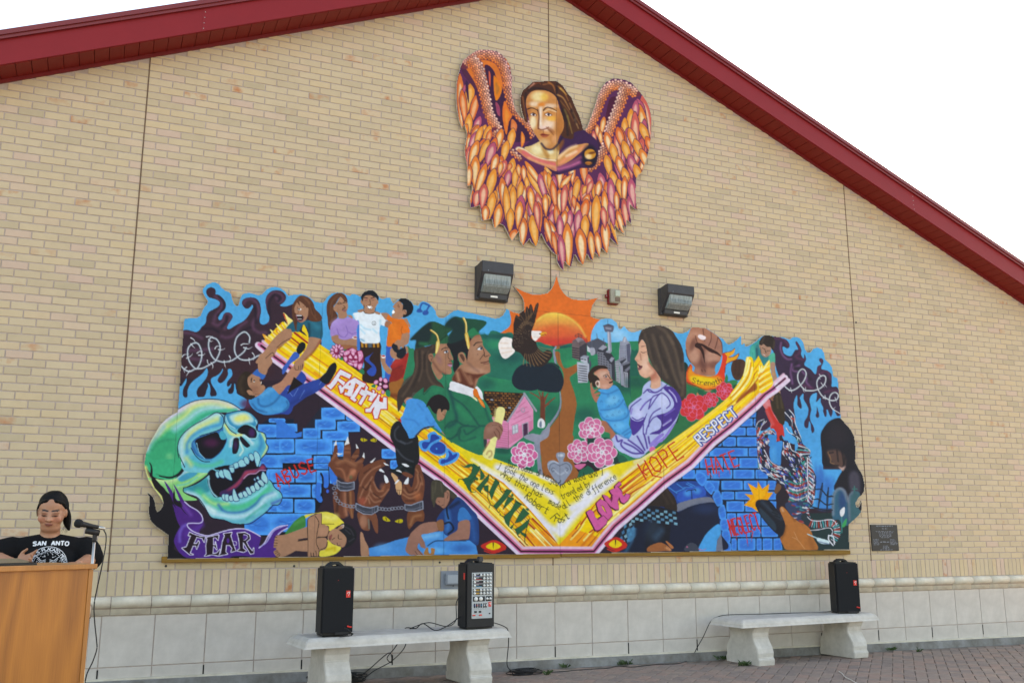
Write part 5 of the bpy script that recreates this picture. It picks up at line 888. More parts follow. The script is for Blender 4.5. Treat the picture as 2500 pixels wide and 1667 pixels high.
def paint_right():
    SKY='35a0d8'
    # ---- right background : sky, dark smoke, flames
    T(1780,800)
    f(SKY,'-1200 -100 2400 -100 2400 1700 -100 1700 -1200 600',0)
    f('33223c',DQ_15)
    clip(DQ_15)
    ln('8a5a90','830 240 820 340 860 440 930 500 990 500;1000 580 980 700 1000 820 1010 890;1120 600 1040 620 1020 680 1100 700;1170 700 1240 780 1230 860 1300 950',24,so=5,al=.75); ln('5a2c4c','700 170 860 180 950 280;1080 240 1130 380 1060 460 1150 500 1220 500;1480 500 1440 620 1430 740 1560 690 1630 820;1530 1030 1640 1000 1740 1010;1180 920 1330 960',34,so=6,al=.8); ln('1c1622','1080 560 1040 640 1110 660;1300 820 1250 760;1560 800 1600 900',34,so=7,al=.7)
    clip()
    f(SKY,'1040 1160 1080 1075 1090 1150 1090 1230 1140 1290 1160 1260 1140 1160 1130 1110 1185 1050 1190 1140 1240 1230 1270 1320 1240 1420 1190 1520 1200 1600 1060 1600 1050 1400 1030 1250')
    f(SKY,'1290 1120 1330 1060 1400 1040 1370 1100 1390 1190 1460 1115 1440 1180 1480 1280 1540 1360 1560 1400 1660 1340 1690 1400 1785 1420 1785 1600 1340 1600 1300 1500 1290 1400 1320 1300 1290 1200')
    e('33223c',1415,1380,28,55); f('33223c','1395 1360 1400 1250 1435 1360',0); f('33223c','1500 1220 1540 1330 1550 1410 1520 1410'); f('33223c','1200 1568 1220 1450 1270 1420 1300 1500 1340 1600 1200 1640')
    W='860 900 930 970 1000 1000 1100 950 1190 850 1230 740 1200 670 1150 665 1100 730 1100 830 1150 930 1220 1000;1220 1000 1350 1000 1460 960 1530 880 1540 790 1500 760 1440 790 1400 870 1420 980 1480 1080 1560 1130;1560 1130 1640 1160 1720 1140 1740 1070 1690 1030 1630 1060 1600 1130 1610 1220 1660 1300 1770 1370'
    ln('7e8794',W,24); ln('d0d6dc',W,9)
    ln('c4cad2','980 960 1000 1040;960 1000 1030 990;1180 980 1200 1030;1220 950 1215 1020;1440 740 1470 780;1430 800 1460 820;1470 880 1520 950;1520 900 1560 950;1500 1120 1550 1130;1530 1080 1540 1150;1690 1110 1720 1190;1640 1310 1700 1260;1720 1380 1780 1350',13,w1=4)
    T(1780,1000)
    f('2f98d6','1050 0 1790 0 1790 160 1500 300 1500 950 1800 950 1720 1568 1050 1568',0)
    f('33223c','1270 0 1310 0 1290 100 1300 180 1340 250 1360 330 1330 370 1310 330 1300 230 1275 180 1265 270 1235 295 1200 260 1200 190 1250 100'); e('33223c',1410,90,28,38); f('33223c','1390 60 1405 -30 1435 60',0); f('33223c','1500 0 1550 0 1555 90 1530 110 1510 60'); f('33223c','1580 0 1650 0 1640 90 1615 105'); f('33223c','1690 0 1770 0 1770 90 1720 95')
    s('d0d6dc','1670 0 1770 60',12)
    e('1f6fc0',1440,1130,90,200,al=.7,so=.6); e('1f6fc0',1600,1180,90,120,al=.7,so=.6); f('1c5aa8','1380 800 1400 960 1430 1050 1450 870 1510 1050 1480 1280 1390 1260 1370 1000',1,.5,4); f('1c66b4','1540 1060 1600 1160 1640 1240 1640 1568 1400 1568 1440 1250 1530 1200',1,.6,6)
    # ---- hills green behind mother, roses, fist
    T(1540,780)
    f('0a5a4c','0 540 60 500 130 510 300 900 200 1100 0 1250'); f('11704a','0 900 320 900 900 900 1700 1000 1600 1568 0 1568',0); f('0c2f30','850 690 900 710 920 780 900 900 840 900'); e('064a44',100,1000,160,90,al=.7,so=.7)
    T(1600,960); f('1d6a44','-400 400 300 0 1300 -50 1100 200 0 900 -200 900'); 
    rng=np.random.default_rng(8)
    for k in range(50):
        x=rng.uniform(-100,900); y=rng.uniform(0,640)
        if y>640-x*.55: continue
        a=rng.uniform(0,6.28); e(['0d3a34','2a7a46','10503c','1a6a40'][k%4],x,y,60,24,math.degrees(a),al=.9)
    # brown stump / ball
    T(1540,780); f('4a2f24','1600 800 1620 680 1680 640 1760 630 1830 690 1800 880 1720 970 1640 930'); ln('2f1c18','1680 680 1660 860;1740 660 1720 900',30,so=8,al=.6)
    f('1b7a4a','1500 950 1530 870 1550 940 1530 1000'); f('1b7a4a','1560 990 1640 960 1710 990 1660 1030 1580 1030'); f('0d4a3a','1640 1050 1700 1040 1690 1100 1640 1110'); f('0f5a40','1070 1110 1160 1140 1160 1200 1090 1190'); f('0f5a40','1300 1070 1360 1120 1350 1160 1310 1140'); f('b87a54','1060 1160 1090 1210 1050 1230')
    # ribbon band + fist
    f('d93a24','1290 900 1380 860 1440 720 1460 600 1460 540 1540 520 1610 500 1660 460 1640 540 1560 600 1640 590 1725 540 1700 620 1600 670 1520 720 1500 850 1500 950 1440 1080 1300 1110 1180 1115 1040 1060 900 1000 890 830 950 710 990 770 1000 830 1150 890')
    f('e8a024','1500 530 1600 510 1660 460 1640 540 1560 600 1640 595 1725 545 1690 625 1580 670 1520 700 1540 600'); f('e89a24','910 830 960 730 980 800 1040 860 1200 900 1400 900 1460 980 1440 1060 1300 1100 1180 1110 1040 1060 920 960',1,.9,6); s('d83a20','900 1000 1000 1040',40,so=10,al=.7)
    ln('5a1c18','1460 540 1540 520 1610 500 1660 455;1560 600 1640 590 1725 540 1690 630 1600 670 1520 720 1500 850;900 1000 1040 1060 1180 1115 1300 1110 1440 1080;890 830 950 710',8)
    f('a8705a',DQ_17); clip(DQ_17)
    e('5a3430',1160,640,60,200,al=.8,so=.7); e('6a3e36',1040,700,120,60,al=.6,so=.7); e('bd8e7a',1010,580,80,130,al=.8,so=.6); e('b88a78',1280,600,120,110,al=.8,so=.6); e('6a3e38',1340,720,120,60,al=.7,so=.6); e('6a4038',990,400,40,110,rot=20,al=.7,so=.6); s('c8947c','900 300 980 230 1080 230',60,so=14,al=.7)
    for p in ('1180 330 1260 300 1250 400 1190 410','1260 320 1370 300 1340 450 1240 440','1380 340 1440 420 1420 490 1340 490'): f('9a6a5c',p,1,.8,4)
    clip()
    f('341a18','1050 370 1150 390 1240 440 1320 480 1400 530 1440 590 1360 550 1250 510 1130 420 1170 520 1180 700 1140 560 1100 480 1020 430'); ln('4a2420','1150 150 1170 280 1180 340;1280 200 1280 320 1240 420;1390 280 1370 380 1340 470;1030 260 1060 370;880 480 900 580 950 680;1460 520 1450 380 1390 280;1130 800 1140 830;1180 800 1190 830',10,so=2); f('ead8dc','1070 260 1110 240 1190 270 1190 310 1150 325 1090 300'); e('35a0d8',995,790,16,36); e('35a0d8',1362,800,20,44)
    # red roses
    for x,y,r in ((1500,1140,145),(1270,1280,125),(1000,1400,220)): rose(x,y,r,'cf3238','d86a96',9)
    f('b87a5c','1170 1125 1290 1120 1240 1150')
    # mother: hair, face, gown
    f('d3a088','130 360 180 320 240 400 270 560 300 700 420 840 470 930 480 1060 420 1110 320 1100 320 920 230 930 150 880 120 800 110 740 100 680 65 630 100 560 130 480'); e('e6bca8',230,720,60,120,al=.8,so=.7); s('9a4a3c','300 700 400 830 330 930',40,so=10,al=.7); s('b0604c','320 950 400 920',60,so=14,al=.7); e('d9a890',230,860,70,50,al=.7,so=.7)
    f('5a2830','100 700 150 730 190 745 150 800 110 790 130 760'); f('7a4a56','110 770 170 760 185 745 150 790 115 800'); ln('3a201c','160 510 200 530 250 510;170 430 240 420',9,w1=5); s('8a5040','150 540 165 640',12,so=4,al=.7); s('c07a68','90 640 110 660',14,so=3)
    f('3f3430','120 400 130 280 190 150 300 105 430 85 540 105 640 150 720 270 800 400 845 560 855 760 880 960 885 1180 860 1250 800 1300 740 1160 640 1060 500 960 400 820 330 700 270 560 240 400 180 320')
    ln('6f5c4c','200 180 280 360 330 600 420 800;480 280 560 460 640 700 700 900 780 1080;600 260 700 460 760 700 820 1000;350 250 420 480 500 720 580 920;830 700 840 1000 820 1200;430 110 560 200 680 380',34,so=8,al=.6); ln('2c2422','260 260 330 480 380 700;420 260 480 500 560 760;700 300 790 560 820 800;540 640 640 900 720 1080;160 260 220 200',30,so=9,al=.7)
    T(1320,860)
    LV='a9b4e0'; PU='47318a'
    f(LV,'1400 900 1420 830 1530 740 1610 680 1640 540 1750 450 1750 560 1830 580 1910 540 1920 460 2030 520 2130 580 2200 700 2240 800 2210 960 2160 1100 2060 1280 1960 1400 1830 1500 1700 1580 1600 1600 1300 1600 1110 1390 1190 1310 1300 1380 1400 1370 1450 1330 1430 1130 1420 980')
    f(PU,'1960 570 2060 540 2150 600 2230 720 2240 830 2200 980 2130 1100 2040 1200 1930 1270 1780 1410 1740 1380 1750 1290 1900 1220 1920 1100 1850 1010 2000 960 2110 880 2120 780 2060 680'); f(PU,'1420 960 1440 1050 1540 1100 1640 1060 1700 960 1640 1140 1560 1260 1470 1320 1430 1200 1430 1060')
    f('8a78cc','2160 1100 2060 1280 1960 1400 1830 1500 1800 1460 1960 1340 2080 1180'); e('c4c8ee',1560,960,70,90,al=.7,so=.7); e('c8ccee',1960,780,90,110,al=.6,so=.7); f('a9b4e0','1760 1250 1790 1150 1880 1120 1890 1180 1830 1230')
    ln(PU,'1640 650 1720 590 1840 640 2010 520;1700 590 1740 630 1830 640 1920 600;1720 900 1780 720 1900 660;1730 890 1900 660 2000 690 2060 780 2060 840 2010 890;1910 890 1800 960 1740 1060 1720 1180;1860 1010 1780 1060 1700 1200 1680 1340 1720 1440;1640 1140 1640 1300 1700 1420;1540 1330 1620 1390 1660 1500;1300 1440 1400 1460 1520 1568;1200 1330 1220 1420 1300 1390 1280 1460 1330 1540;1420 950 1450 860 1600 740;1460 1040 1540 1080 1640 1040;1590 920 1660 820 1760 740;1380 1400 1480 1440 1580 1540;2200 760 2240 800 2230 860',17,so=2); ln('7a68c0','1590 910 1680 800;1440 980 1460 900;2100 640 2160 760;1950 1160 2080 1060;1980 1000 2130 900',16,so=4); ln('c9cdf0','2050 600 2140 700 2170 790;1950 1170 2080 1080',12,so=3)
    T(1320,1060)
    f(LV,'1110 100 1200 0 1400 20 1960 0 1850 120 1750 220 1650 330 1530 380 1390 330 1230 230'); ln(PU,'1200 20 1230 110 1300 90 1280 160 1340 230 1480 300 1640 300;1330 130 1480 200 1600 290;1400 90 1540 190 1640 280;1540 30 1600 140 1660 250;1650 0 1680 120 1700 220;1720 40 1740 150 1780 130 1900 20',24,so=3); f('8a78cc','1740 150 1900 0 1970 0 1860 110 1760 200')
    # baby
    T(1320,860)
    f('a96a54','790 500 810 480 830 560 860 600 900 580 930 570 850 650 960 630 960 650 880 700 930 700 890 800 830 720 800 620'); f('a8674e','950 1100 1060 1110 1160 1250 1190 1310 1110 1390 1100 1290 1010 1250'); 
    f('2f97d4','910 600 1000 580 1080 585 1160 520 1240 570 1320 720 1370 860 1420 960 1410 1150 1450 1260 1440 1330 1390 1375 1280 1310 1180 1260 1060 1110 980 1070 930 960 900 790 960 650'); ln('1c6aa8','960 640 1080 660 1240 590;960 920 1100 910 1240 860 1320 760;940 960 1000 1050 1130 1090 1300 1070 1390 1000 1390 900 1340 820;1180 1260 1300 1340 1400 1370;1300 1290 1420 1210;1340 1320 1440 1260',20,so=4,al=.8); e('6cbde8',1150,760,110,70,rot=-25,al=.7,so=.6); e('6cbde8',1180,970,160,60,rot=-10,al=.6,so=.6); e('6cbde8',1240,1170,110,60,al=.5,so=.7); f('1a4a80','1040 1090 1120 1180 1200 1290 1100 1180',1,.8,3)
    for x,y in ((1075,690),(1175,715),(970,785),(1085,860),(1180,825),(1255,945),(1060,1020),(1150,1000),(1345,980),(1185,1170),(1250,770)): s('1c5a94','%d %d %d %d %d %d %d %d'%(x-18,y+15,x,y-18,x+18,y+12,x-18,y+15),6,al=.7)
    f('c08a74','850 340 920 260 1040 260 1090 310 1110 390 1140 430 1150 500 1130 540 1080 580 1000 585 940 560 920 450 900 380'); e('d8b0a0',1000,360,70,60,al=.7,so=.7); e('d0a090',1030,540,60,30,al=.7,so=.7); s('b0604a','850 330 930 270 1040 265',24,so=8,al=.7); f('2e211d','755 420 760 330 830 240 920 205 1030 215 1070 260 960 260 880 300 840 340 920 400 940 460 880 470 880 560 830 540 820 480 790 490'); f('d8b8ac','870 490 900 450 940 460 945 550 910 560'); e('6a4a40',905,500,20,30); ln('3a221c','1000 375 1050 350;1060 350 1110 420 1130 430;1090 480 1150 460',10); e('4a5a68',1045,385,18,14); f('3a1a1c','1090 485 1150 450 1145 480 1110 495'); s('8a4a44','1010 400 1090 440',16,so=6,al=.6)
    # pink roses
    rose(805,1235,205,'cf6a98','dcd6e2',12)
    T(1320,1060); rose(610,270,190,'cf6696','dcd6e2',12); f('123a34','740 100 800 60 1100 60 1180 200 1250 330 1200 480 860 520'); rose(975,290,240,'cf6898','dcd6e2',13); f('cf6898','540 490 720 470 620 560'); f('dcd6e2','940 560 1180 470 1060 570')
    f('0e5a46','590 690 620 580 720 520 760 500 850 580 860 700 820 810 770 780 720 680 650 700'); f('0e5a46','1220 330 1340 350 1420 490 1330 520 1250 420'); f('0e5a46','1060 640 1090 590 1100 660 1080 730'); f('2a7a4a','1250 540 1330 550 1350 600 1280 590'); ln('0e5a46','1150 660 1160 580 1220 530;1000 590 1010 670;1660 360 1690 290 1730 330;640 720 700 790;630 830 650 750',10,w1=4); e('d4649a',1785,245,55,50); e('1d6a44',1900,180,60,40,rot=-50)
    # milagro heart
    f('8790a4','110 530 120 440 190 415 270 440 290 440 250 360 250 310 290 285 370 290 390 330 360 430 440 440 500 500 490 590 430 680 310 820 200 690'); ln('5a6274','300 500 230 460 160 480 140 560;305 500 400 460 460 500 480 570;190 600 170 560 200 530 230 560 200 590;410 590 440 550 400 530',12,so=2); ln('b8c0d0','120 480 200 425 270 460;250 600 310 640 370 610;390 580 420 610;220 560 240 590',16,so=4,al=.8); e('d8dee8',320,335,40,22,al=.8,so=.6); s('5a6274','305 300 305 800',5)
    # boy in teal reaching down, girl in pink
    T(1780,800)
    f('1a8f8c','330 440 350 290 430 230 480 190 500 300 500 430 440 530 380 510'); f('1b7a80','430 300 490 280 640 430 650 520 560 640 520 600 450 660 440 520'); f('3aa890','630 460 720 400 730 560 660 570'); f('2fb0a0','340 320 400 290 420 420 390 520 335 480',1,.8,4); s('0f4a58','440 340 450 520',24,so=5)
    f('a8806c','480 270 560 260 660 310 670 360 650 430 580 470 520 430 500 360'); f('2c221e','480 260 500 180 570 115 650 110 710 160 735 240 700 360 660 310 600 300 550 260 520 280'); ln('5a4a3c','560 150 520 240;720 220 710 320',18,so=5,al=.7); ln('241a1a','530 320 575 345;605 370 650 365;575 360 590 400',9); s('e0d8d8','540 425 575 440',9); ln('5a3c34','500 300 510 400',6)
    f('a8806c','390 530 430 530 450 660 480 790 500 900 530 1050 510 1090 480 1000 440 850 400 740 390 650'); f('a8806c','660 570 730 560 740 700 780 850 820 1050 760 1010 720 880 680 750'); e('c08a58',710,740,24,40,al=.6,so=.6); ln('3a2420','400 730 430 780;400 700 440 740;450 860 455 900',9)
    f('8a5a44','640 1070 660 1020 730 1000 740 1060 700 1130 720 1160 680 1160 640 1110'); f('33291f','730 1020 810 1040 840 1130 890 1300 900 1568 800 1568 740 1400 680 1300 660 1200 710 1150 720 1080'); ln('5a4a34','760 1080 780 1300 830 1520;820 1100 860 1350',22,so=6,al=.7)
    f('cf6a70','510 1130 540 1075 640 1140 660 1200 680 1310 740 1410 800 1520 810 1568 640 1568 590 1330 530 1220'); s('d88a94','540 1130 620 1250 660 1400',50,so=12,al=.8); s('c42a24','640 1280 700 1450 760 1568',46,so=6)
    T(1780,1000)
    f('33223c','430 0 600 0 640 150 660 250 560 330 440 300',1); f('33223c','570 560 660 560 660 800 600 720',1); f('26202e','860 500 830 600 850 860 960 900 950 640',1); f('2f98d6','870 210 940 210 1000 400 1180 480 1160 560 870 480',1)
    f('c42e2a','580 0 660 0 720 100 790 200 860 260 880 430 840 400 800 430 810 510 770 490 750 540 730 490 770 440 720 310 660 300 680 240 630 150'); s('d86a70','600 20 660 140 700 230',34,so=8,al=.7); f('33291f','720 0 895 0 890 150 870 240 810 210 760 130')
    f('1c84cc','640 360 740 340 760 440 740 540 640 580 620 480',1); f('1c84cc','660 580 850 500 830 700 820 880 760 870 660 800',1); s('4aa8e0','700 620 720 800',50,so=14,al=.6)
    # tiger / quetzal-like beast of streaks
    rng=np.random.default_rng(4)
    BE='430 330 440 230 500 160 580 150 600 190 520 260 470 420 560 340 680 320 740 380 700 400 600 380 560 440 640 470 630 540 560 600 560 700 650 800 780 890 960 900 900 760 840 700 870 620 870 500 940 500 960 600 1060 660 1100 560 1040 420 940 340 900 270 920 290 1020 400 980 250 900 160 890 30 960 0 1050 80 1060 220 1120 360 1170 530 1250 610 1300 660 1280 760 1320 740 1280 850 1350 980 1390 1080 1380 1250 1360 1400 1280 1568 900 1568 960 1400 920 1300 820 1180 700 1110 560 1040 460 960 450 700 420 450'
    f('20283c',BE); clip(BE)
    cols=['c8ccd8','9c2f2a','1f8f86','3a4aa8','c8ccd8','141c30','b83a30','d4cfdc','2a5ab0']
    guide=[arr('440 160 450 400 470 700 540 950 750 1050 950 1200 1000 1400 1000 1568'),arr('560 170 480 300 500 500 550 720 700 900 900 980 1080 1120 1120 1300 1100 1568'),arr('920 40 980 250 1040 400 1110 560 1250 700 1300 900 1330 1150 1290 1400 1220 1568'),arr('900 520 920 640 1000 800 1100 900 1200 1050 1240 1250 1180 1568'),arr('700 330 580 380 520 480 560 600')]
    for k in range(520):
        G=guide[rng.integers(len(guide))]; t=rng.uniform(0,len(G)-1.6); i=np.array([t,t+.18,t+.36])
        Q=np.stack([np.interp(i,range(len(G)),G[:,d]) for d in (0,1)],1)+rng.normal(0,60,2); Q[1]+=rng.normal(0,14,2)
        s(cols[rng.integers(9)],np.array([1780,1000])+Q*ZS,rng.uniform(14,34),w1=5,so=1.2,al=.95)
    for k in range(12): s(['1f8f86','9c2f2a','3a4aa8','c8ccd8'][k%4],'%d %d %d %d %d %d'%(960,1140+k*36,1090,1180+k*36,1250,1120+k*36),30,w1=14,so=2,al=.85)
    for k in range(7): s(['9c2f2a','c8ccd8','1a2a40','3a9a98'][k%4],'%d %d %d %d'%(1040+k*18,520+k*38,1240+k*10,590+k*22),22,w1=12,so=1.5)
    clip()
    for k in range(26):
        y=760+k*31; x=1240+40*math.sin(k/8); s(['d4d6e0','9c2f2a','d4d6e0','2a7a80'][k%4],'%f %f %f %f'%(x,y,x+85-(k>16)*(k-16)*4,y+70),15,w1=4)
    ln('d0d2de','430 460 420 330 460 200 560 150;460 420 520 260 600 180;570 350 660 330 740 390;910 290 960 360 1040 400;890 40 990 160 1010 260;960 0 1040 100 1060 230 1150 450;1250 780 1250 1000 1260 1300 1250 1568;450 740 500 960 530 1060;560 640 660 820 780 900;870 520 870 600 920 630;960 530 1000 640 1110 700 1160 800',14,w1=9)
    # grieving figure
    f('161622','1460 420 1500 300 1590 190 1720 130 1800 150 1900 250 1980 370 2020 520 2015 820 2070 930 2140 1050 2175 1200 2150 1330 2090 1370 2030 1470 1900 1500 1680 1280 1720 1120 1780 1010 1810 970 1760 930 1640 910 1500 890 1480 700'); e('241f2a',1720,400,160,180,al=.8,so=.7); f('6a4a40','1560 660 1640 640 1740 640 1850 760 1850 900 1780 920 1680 900 1640 840 1600 780',1,.75,7); s('8a6448','1580 680 1620 780 1620 840 1670 860',16,so=3); ln('14121a','1720 640 1740 820;1800 660 1830 860;1850 760 1820 900;1600 690 1660 680;1670 890 1740 890',18,so=4,al=.9); f('c8a49a','1740 900 1800 920 1860 890 1830 960 1800 970',1,.9,2)
    f('4a4656','1910 1150 1920 1020 1990 970 2060 1010 2090 1120 2080 1330 1950 1310',1,.8,6)
    # tombstones
    f('23506a','1650 1568 1660 1350 1700 1270 1770 1245 1840 1290 1890 1390 1890 1568'); s('7a8494','1660 1500 1680 1340 1760 1255 1840 1290 1890 1420',26,so=6); f('2f5a66','1900 1568 1910 1400 1960 1310 2010 1290 2080 1320 2090 1400 2030 1480 2020 1568'); s('5a6a7c','1910 1480 1930 1370 1990 1300',20,so=6); ln('2f6a68','2000 1220 2000 1310;1970 1260 2040 1260',20)
    ln('14202e','1390 1270 1470 1270 1560 1370 1640 1370;1360 1430 1430 1420 1540 1510 1640 1500;1310 1540 1420 1568;1490 1170 1480 1300 1420 1568;1585 1240 1570 1568',15,so=1.5)
    T(1760,1130)
    f('173034','900 1400 1000 1200 1200 900 1400 800 1780 790 1830 870 2050 960 2060 1400',0); 
    f('255a74','1780 870 1790 500 1850 420 1910 410 1980 480 2020 620 2040 970 1930 960 1880 900'); e('173a70',1940,600,60,160,al=.7,so=.6); s('7a8494','1790 820 1800 520 1880 415 1960 450 2020 600',30,so=8); f('2f5c66','2045 985 2040 560 2080 470 2140 450 2210 500 2210 560 2150 640 2160 690 2190 710 2230 650 2250 700 2235 790 2180 860 2100 930'); s('6a7488','2050 900 2045 560 2090 470',22,so=8); f('161622','2200 720 2240 620 2255 700 2240 760')
    f('dfe0e6','1905 830 1900 760 1970 700 1970 800 1930 855'); s('2a8a88','1925 860 1930 1110',14,w1=10); f('1f9a58','1930 1010 1950 950 2005 880 2000 970 1960 1020')
    ln('14202e','1500 420 1600 420 1700 530 1790 530;1480 580 1560 580 1680 660 1790 650;1430 690 1540 720 1680 750 1780 750;1620 320 1590 440 1550 700;1715 390 1690 560 1690 800',15,so=1.5)
    # blue brick wall right
    def bw(p, c='1868c8'):
        f('2f92e4',p); q=pts(p); m=q.mean(0); f(c,m+(q-m)*.78,1,.85,4); s('6ab4ee',np.array([[m[0]-8,m[1]+2],[m[0],m[1]-1],[m[0]+9,m[1]-6]]),9,w1=3,al=.5,so=2)
    T(1600,960)
    f('0b1c34',np.concatenate([pts('430 1230 1000 830 1600 290 1640 280 1600 500 1630 950 1640 1300 1920 1400 1900 1568 150 1568')]),0)
    def row(y0,y1,xs):
        for a,b in zip(xs[:-1],xs[1:]):
            d=16; bw('%d %d %d %d %d %d %d %d %d %d %d %d %d %d %d %d'%(a+d*2,y0+10,b-d*2,y0+10,b-10,y0+10+d,b-10,y1-10-d,b-d*2,y1-10,a+d*2,y1-10,a+10,y1-10-d,a+10,y0+10+d))
    clip('430 1250 1000 840 1610 290 1600 500 1630 950 1640 1200 1760 1380 1930 1400 1900 1568 150 1568 150 1450 300 1380',0)
    row(260,390,[1440,1620]); row(390,530,[1300,1560,1640]); row(535,680,[1190,1450,1620]); row(690,850,[920,1065,1295,1640]); row(860,1010,[730,855,1480,1650]); row(1020,1200,[500,705,1085,1330,1660]); row(1210,1370,[300,420,640,880,1230,1590,1800]); row(1380,1568,[700,1045,1400,1790,2000])
    clip()
    T(1760,1130)
    f('0b1c34','0 90 600 90 870 300 880 700 950 1180 950 1390 0 1410 -100 1000',0)
    clip('-120 90 600 90 870 280 890 420 880 700 950 1180 985 1390 -120 1410',0)
    row(95,255,[-120,190,545,760]); row(270,435,[0,355,735,880]); row(445,590,[0,220,560,900]); row(600,780,[80,380,640,900]); row(790,1000,[90,250,640,800]); row(1000,1185,[140,480,640,920]); row(1190,1400,[160,260,560,660,830,990])
    clip()
    # arch stones
    T(1440,1130)
    f('0d2a66','1200 400 1340 290 1680 280 1830 380 1950 560 2060 800 2110 1100 2130 1400 500 1420 560 1100 900 640',0)
    f('11418e','1340 310 1660 290 1800 350 1860 520 1950 560 1420 640 1330 520 1230 380'); ln('2a8ad8','1250 380 1390 480;1380 460 1520 400;1390 330 1500 410;1540 330 1640 380;1560 310 1680 370;1500 390 1640 380',12,so=2); f('1a50b0','1400 490 1520 420 1640 380 1800 370 1850 500 1700 560 1430 620'); e('2f92d8',1560,480,60,50,al=.8,so=.7); e('2f92d8',1710,440,60,50,al=.8,so=.7); ln('0a1a34','1540 450 1580 430 1620 430 1680 420 1690 440;1620 430 1630 580',12)
    for p in ('1680 230 1700 150 1780 140 1870 230 1810 360 1740 330','1830 370 1890 280 1990 370 1980 420 1940 500 1870 440','1960 520 2020 430 2080 470 2120 640 2040 690 1990 620','2050 730 2130 660 2170 760 2170 880 2080 890','2085 910 2190 890 2210 1060 2100 1070','2110 1090 2220 1070 2240 1250 2130 1260','2135 1280 2240 1270 2250 1400 2140 1400'): bw(p)
    f('6b7082','1390 660 1500 610 1700 560 1900 540 1970 590 1980 630 1800 640 1600 690 1400 770'); f('131c34','1390 790 1600 690 1800 640 1990 635 2050 800 2080 1100 2110 1400 560 1415 600 1290 800 1000 1100 900',1); e('1d3560',1850,730,180,80,al=.6,so=.8); f('2a97d8','1740 1400 1800 1220 1900 1080 2060 970 2090 1120 2030 1240 2010 1405'); f('6b7082','2010 1405 2030 1240 2095 1120 2125 1400',0)
    f('2b211f','880 660 1000 540 1200 400 1280 450 1370 580 1390 760 1300 740 1260 790 1180 700 1060 690'); ln('4a3a30','1150 480 1250 640;1220 430 1330 640',24,so=8,al=.6); f('141824','450 1180 640 900 820 700 1060 690 1200 720 1390 770 1390 860 1300 930 1280 1100 1230 1290 900 1410 560 1410 540 1200')
    rng=np.random.default_rng(6)
    for r in range(5):
        for c in range(11):
            if (r+c)%2: continue
            x=640+c*68+r*6; y=730+r*44+(c-5)*7+ (30 if c<2 else 0)
            f(['5fa6c8','4a86aa','78b4cc'][rng.integers(3)],'%d %d %d %d %d %d %d %d'%(x,y,x+54,y+8,x+52,y+48,x-4,y+40),0,.85)
    for r in range(7): 
        for c in range(3): x=560-r*18+c*60+rng.integers(-8,8); y=950+r*48+c*16; f(['4a96c0','3a80b0','88bcd0'][rng.integers(3)],'%d %d %d %d %d %d %d %d'%(x,y,x+40,y-30,x+50,y+20,x+10,y+44),0,.8 if (r+c)%2 else .2)
    f('3a84b0','600 1060 760 1040 740 1160 620 1260',1,.8,3); s('2a6a98','580 1400 680 1240',50,so=10,al=.7); f('101a30','760 1000 1000 900 900 1100 860 1400 640 1400 720 1200',1,.9,5); s('33506a','1060 1180 1140 1080',80,so=16,al=.8); e('2a4258',1010,1080,120,160,al=.5,so=.8)
    f('9a5a34','930 1410 940 1330 1110 1265 1230 1310 1300 1390 1200 1400'); f('b06a40','1210 1250 1240 1250 1335 1335 1300 1360'); s('c88a60','1220 1350 1280 1380',30,so=6)
    f('3a4050','1510 1390 1540 1310 1610 1268 1690 1290 1730 1350 1740 1390 1640 1405'); s('c06a94','1740 1370 1800 1385 1860 1360',14,w1=6); e('b05a80',1552,1335,16,12)
    # muzzle flash, gun, hand
    T(1760,1130)
    f('241c28','880 500 980 380 1060 480 1070 620 1030 690 940 700 890 640'); f('6e4a34','850 440 900 330 960 360 950 420 880 490')
    f('e89a10','425 315 575 400 590 290 660 410 775 325 750 470 835 465 740 600 600 580 560 640 610 790 500 710 370 670 470 570 380 490 510 500',0); f('f0b420','470 380 570 440 600 360 660 450 730 390 700 520 640 570 560 580 520 620 480 640 540 560',0,.6)
    f('151a26','550 650 600 585 770 600 900 750 980 850 1030 1000 1020 1140 980 1170 880 1120 760 1000 640 850 580 740'); f('243848','610 740 640 720 860 950 870 1080 740 960 640 830',1,.9,3); s('33485c','660 620 850 800 960 880',46,so=10,al=.7); ln('0e121a','790 700 850 760;820 780 900 820;860 830 940 870',14,so=3)
    f('b06a34','940 740 975 690 1040 740 1120 840 1200 890 1330 970 1420 1050 1480 1200 1530 1388 1080 1388 990 1300 945 1200 1000 1130 1030 1000 990 870'); ln('7a4420','1130 850 1180 920;1260 900 1300 970;1040 1000 1010 1130 960 1200',20,so=6,al=.8); ln('d09a70','1140 1180 1230 1230 1340 1370;1170 1100 1220 1210;1150 850 1190 880',9,so=2,al=.8); s('7a4420','1420 1200 1480 1380',50,so=14,al=.5); s('d8c8c0','970 720 990 760',22,so=6,al=.6)
    # tail with syringe
    clip('1030 690 1080 620 1390 620 1400 780 1430 900 1300 960 1140 850',1); f('2a3a5a','1000 600 1450 600 1450 1000 1000 1000',0)
    for k in range(46): x=rng.uniform(1060,1420); y=rng.uniform(640,960); s(['9c2f2a','c8ccd8','1f7a80','2a4aa0'][k%4],'%f %f %f %f'%(x,y,x+70,y+rng.uniform(-30,40)),24,w1=8,so=2)
    clip()
    TL=arr('1340 860 1430 960 1560 980 1700 960 1800 970 1850 1060 1840 1150 1770 1260'); s('22303a',np.array([1760,1130])+crv(TL,False)*ZS,130,w1=90,sm=0)
    c=crv(TL,False,8)
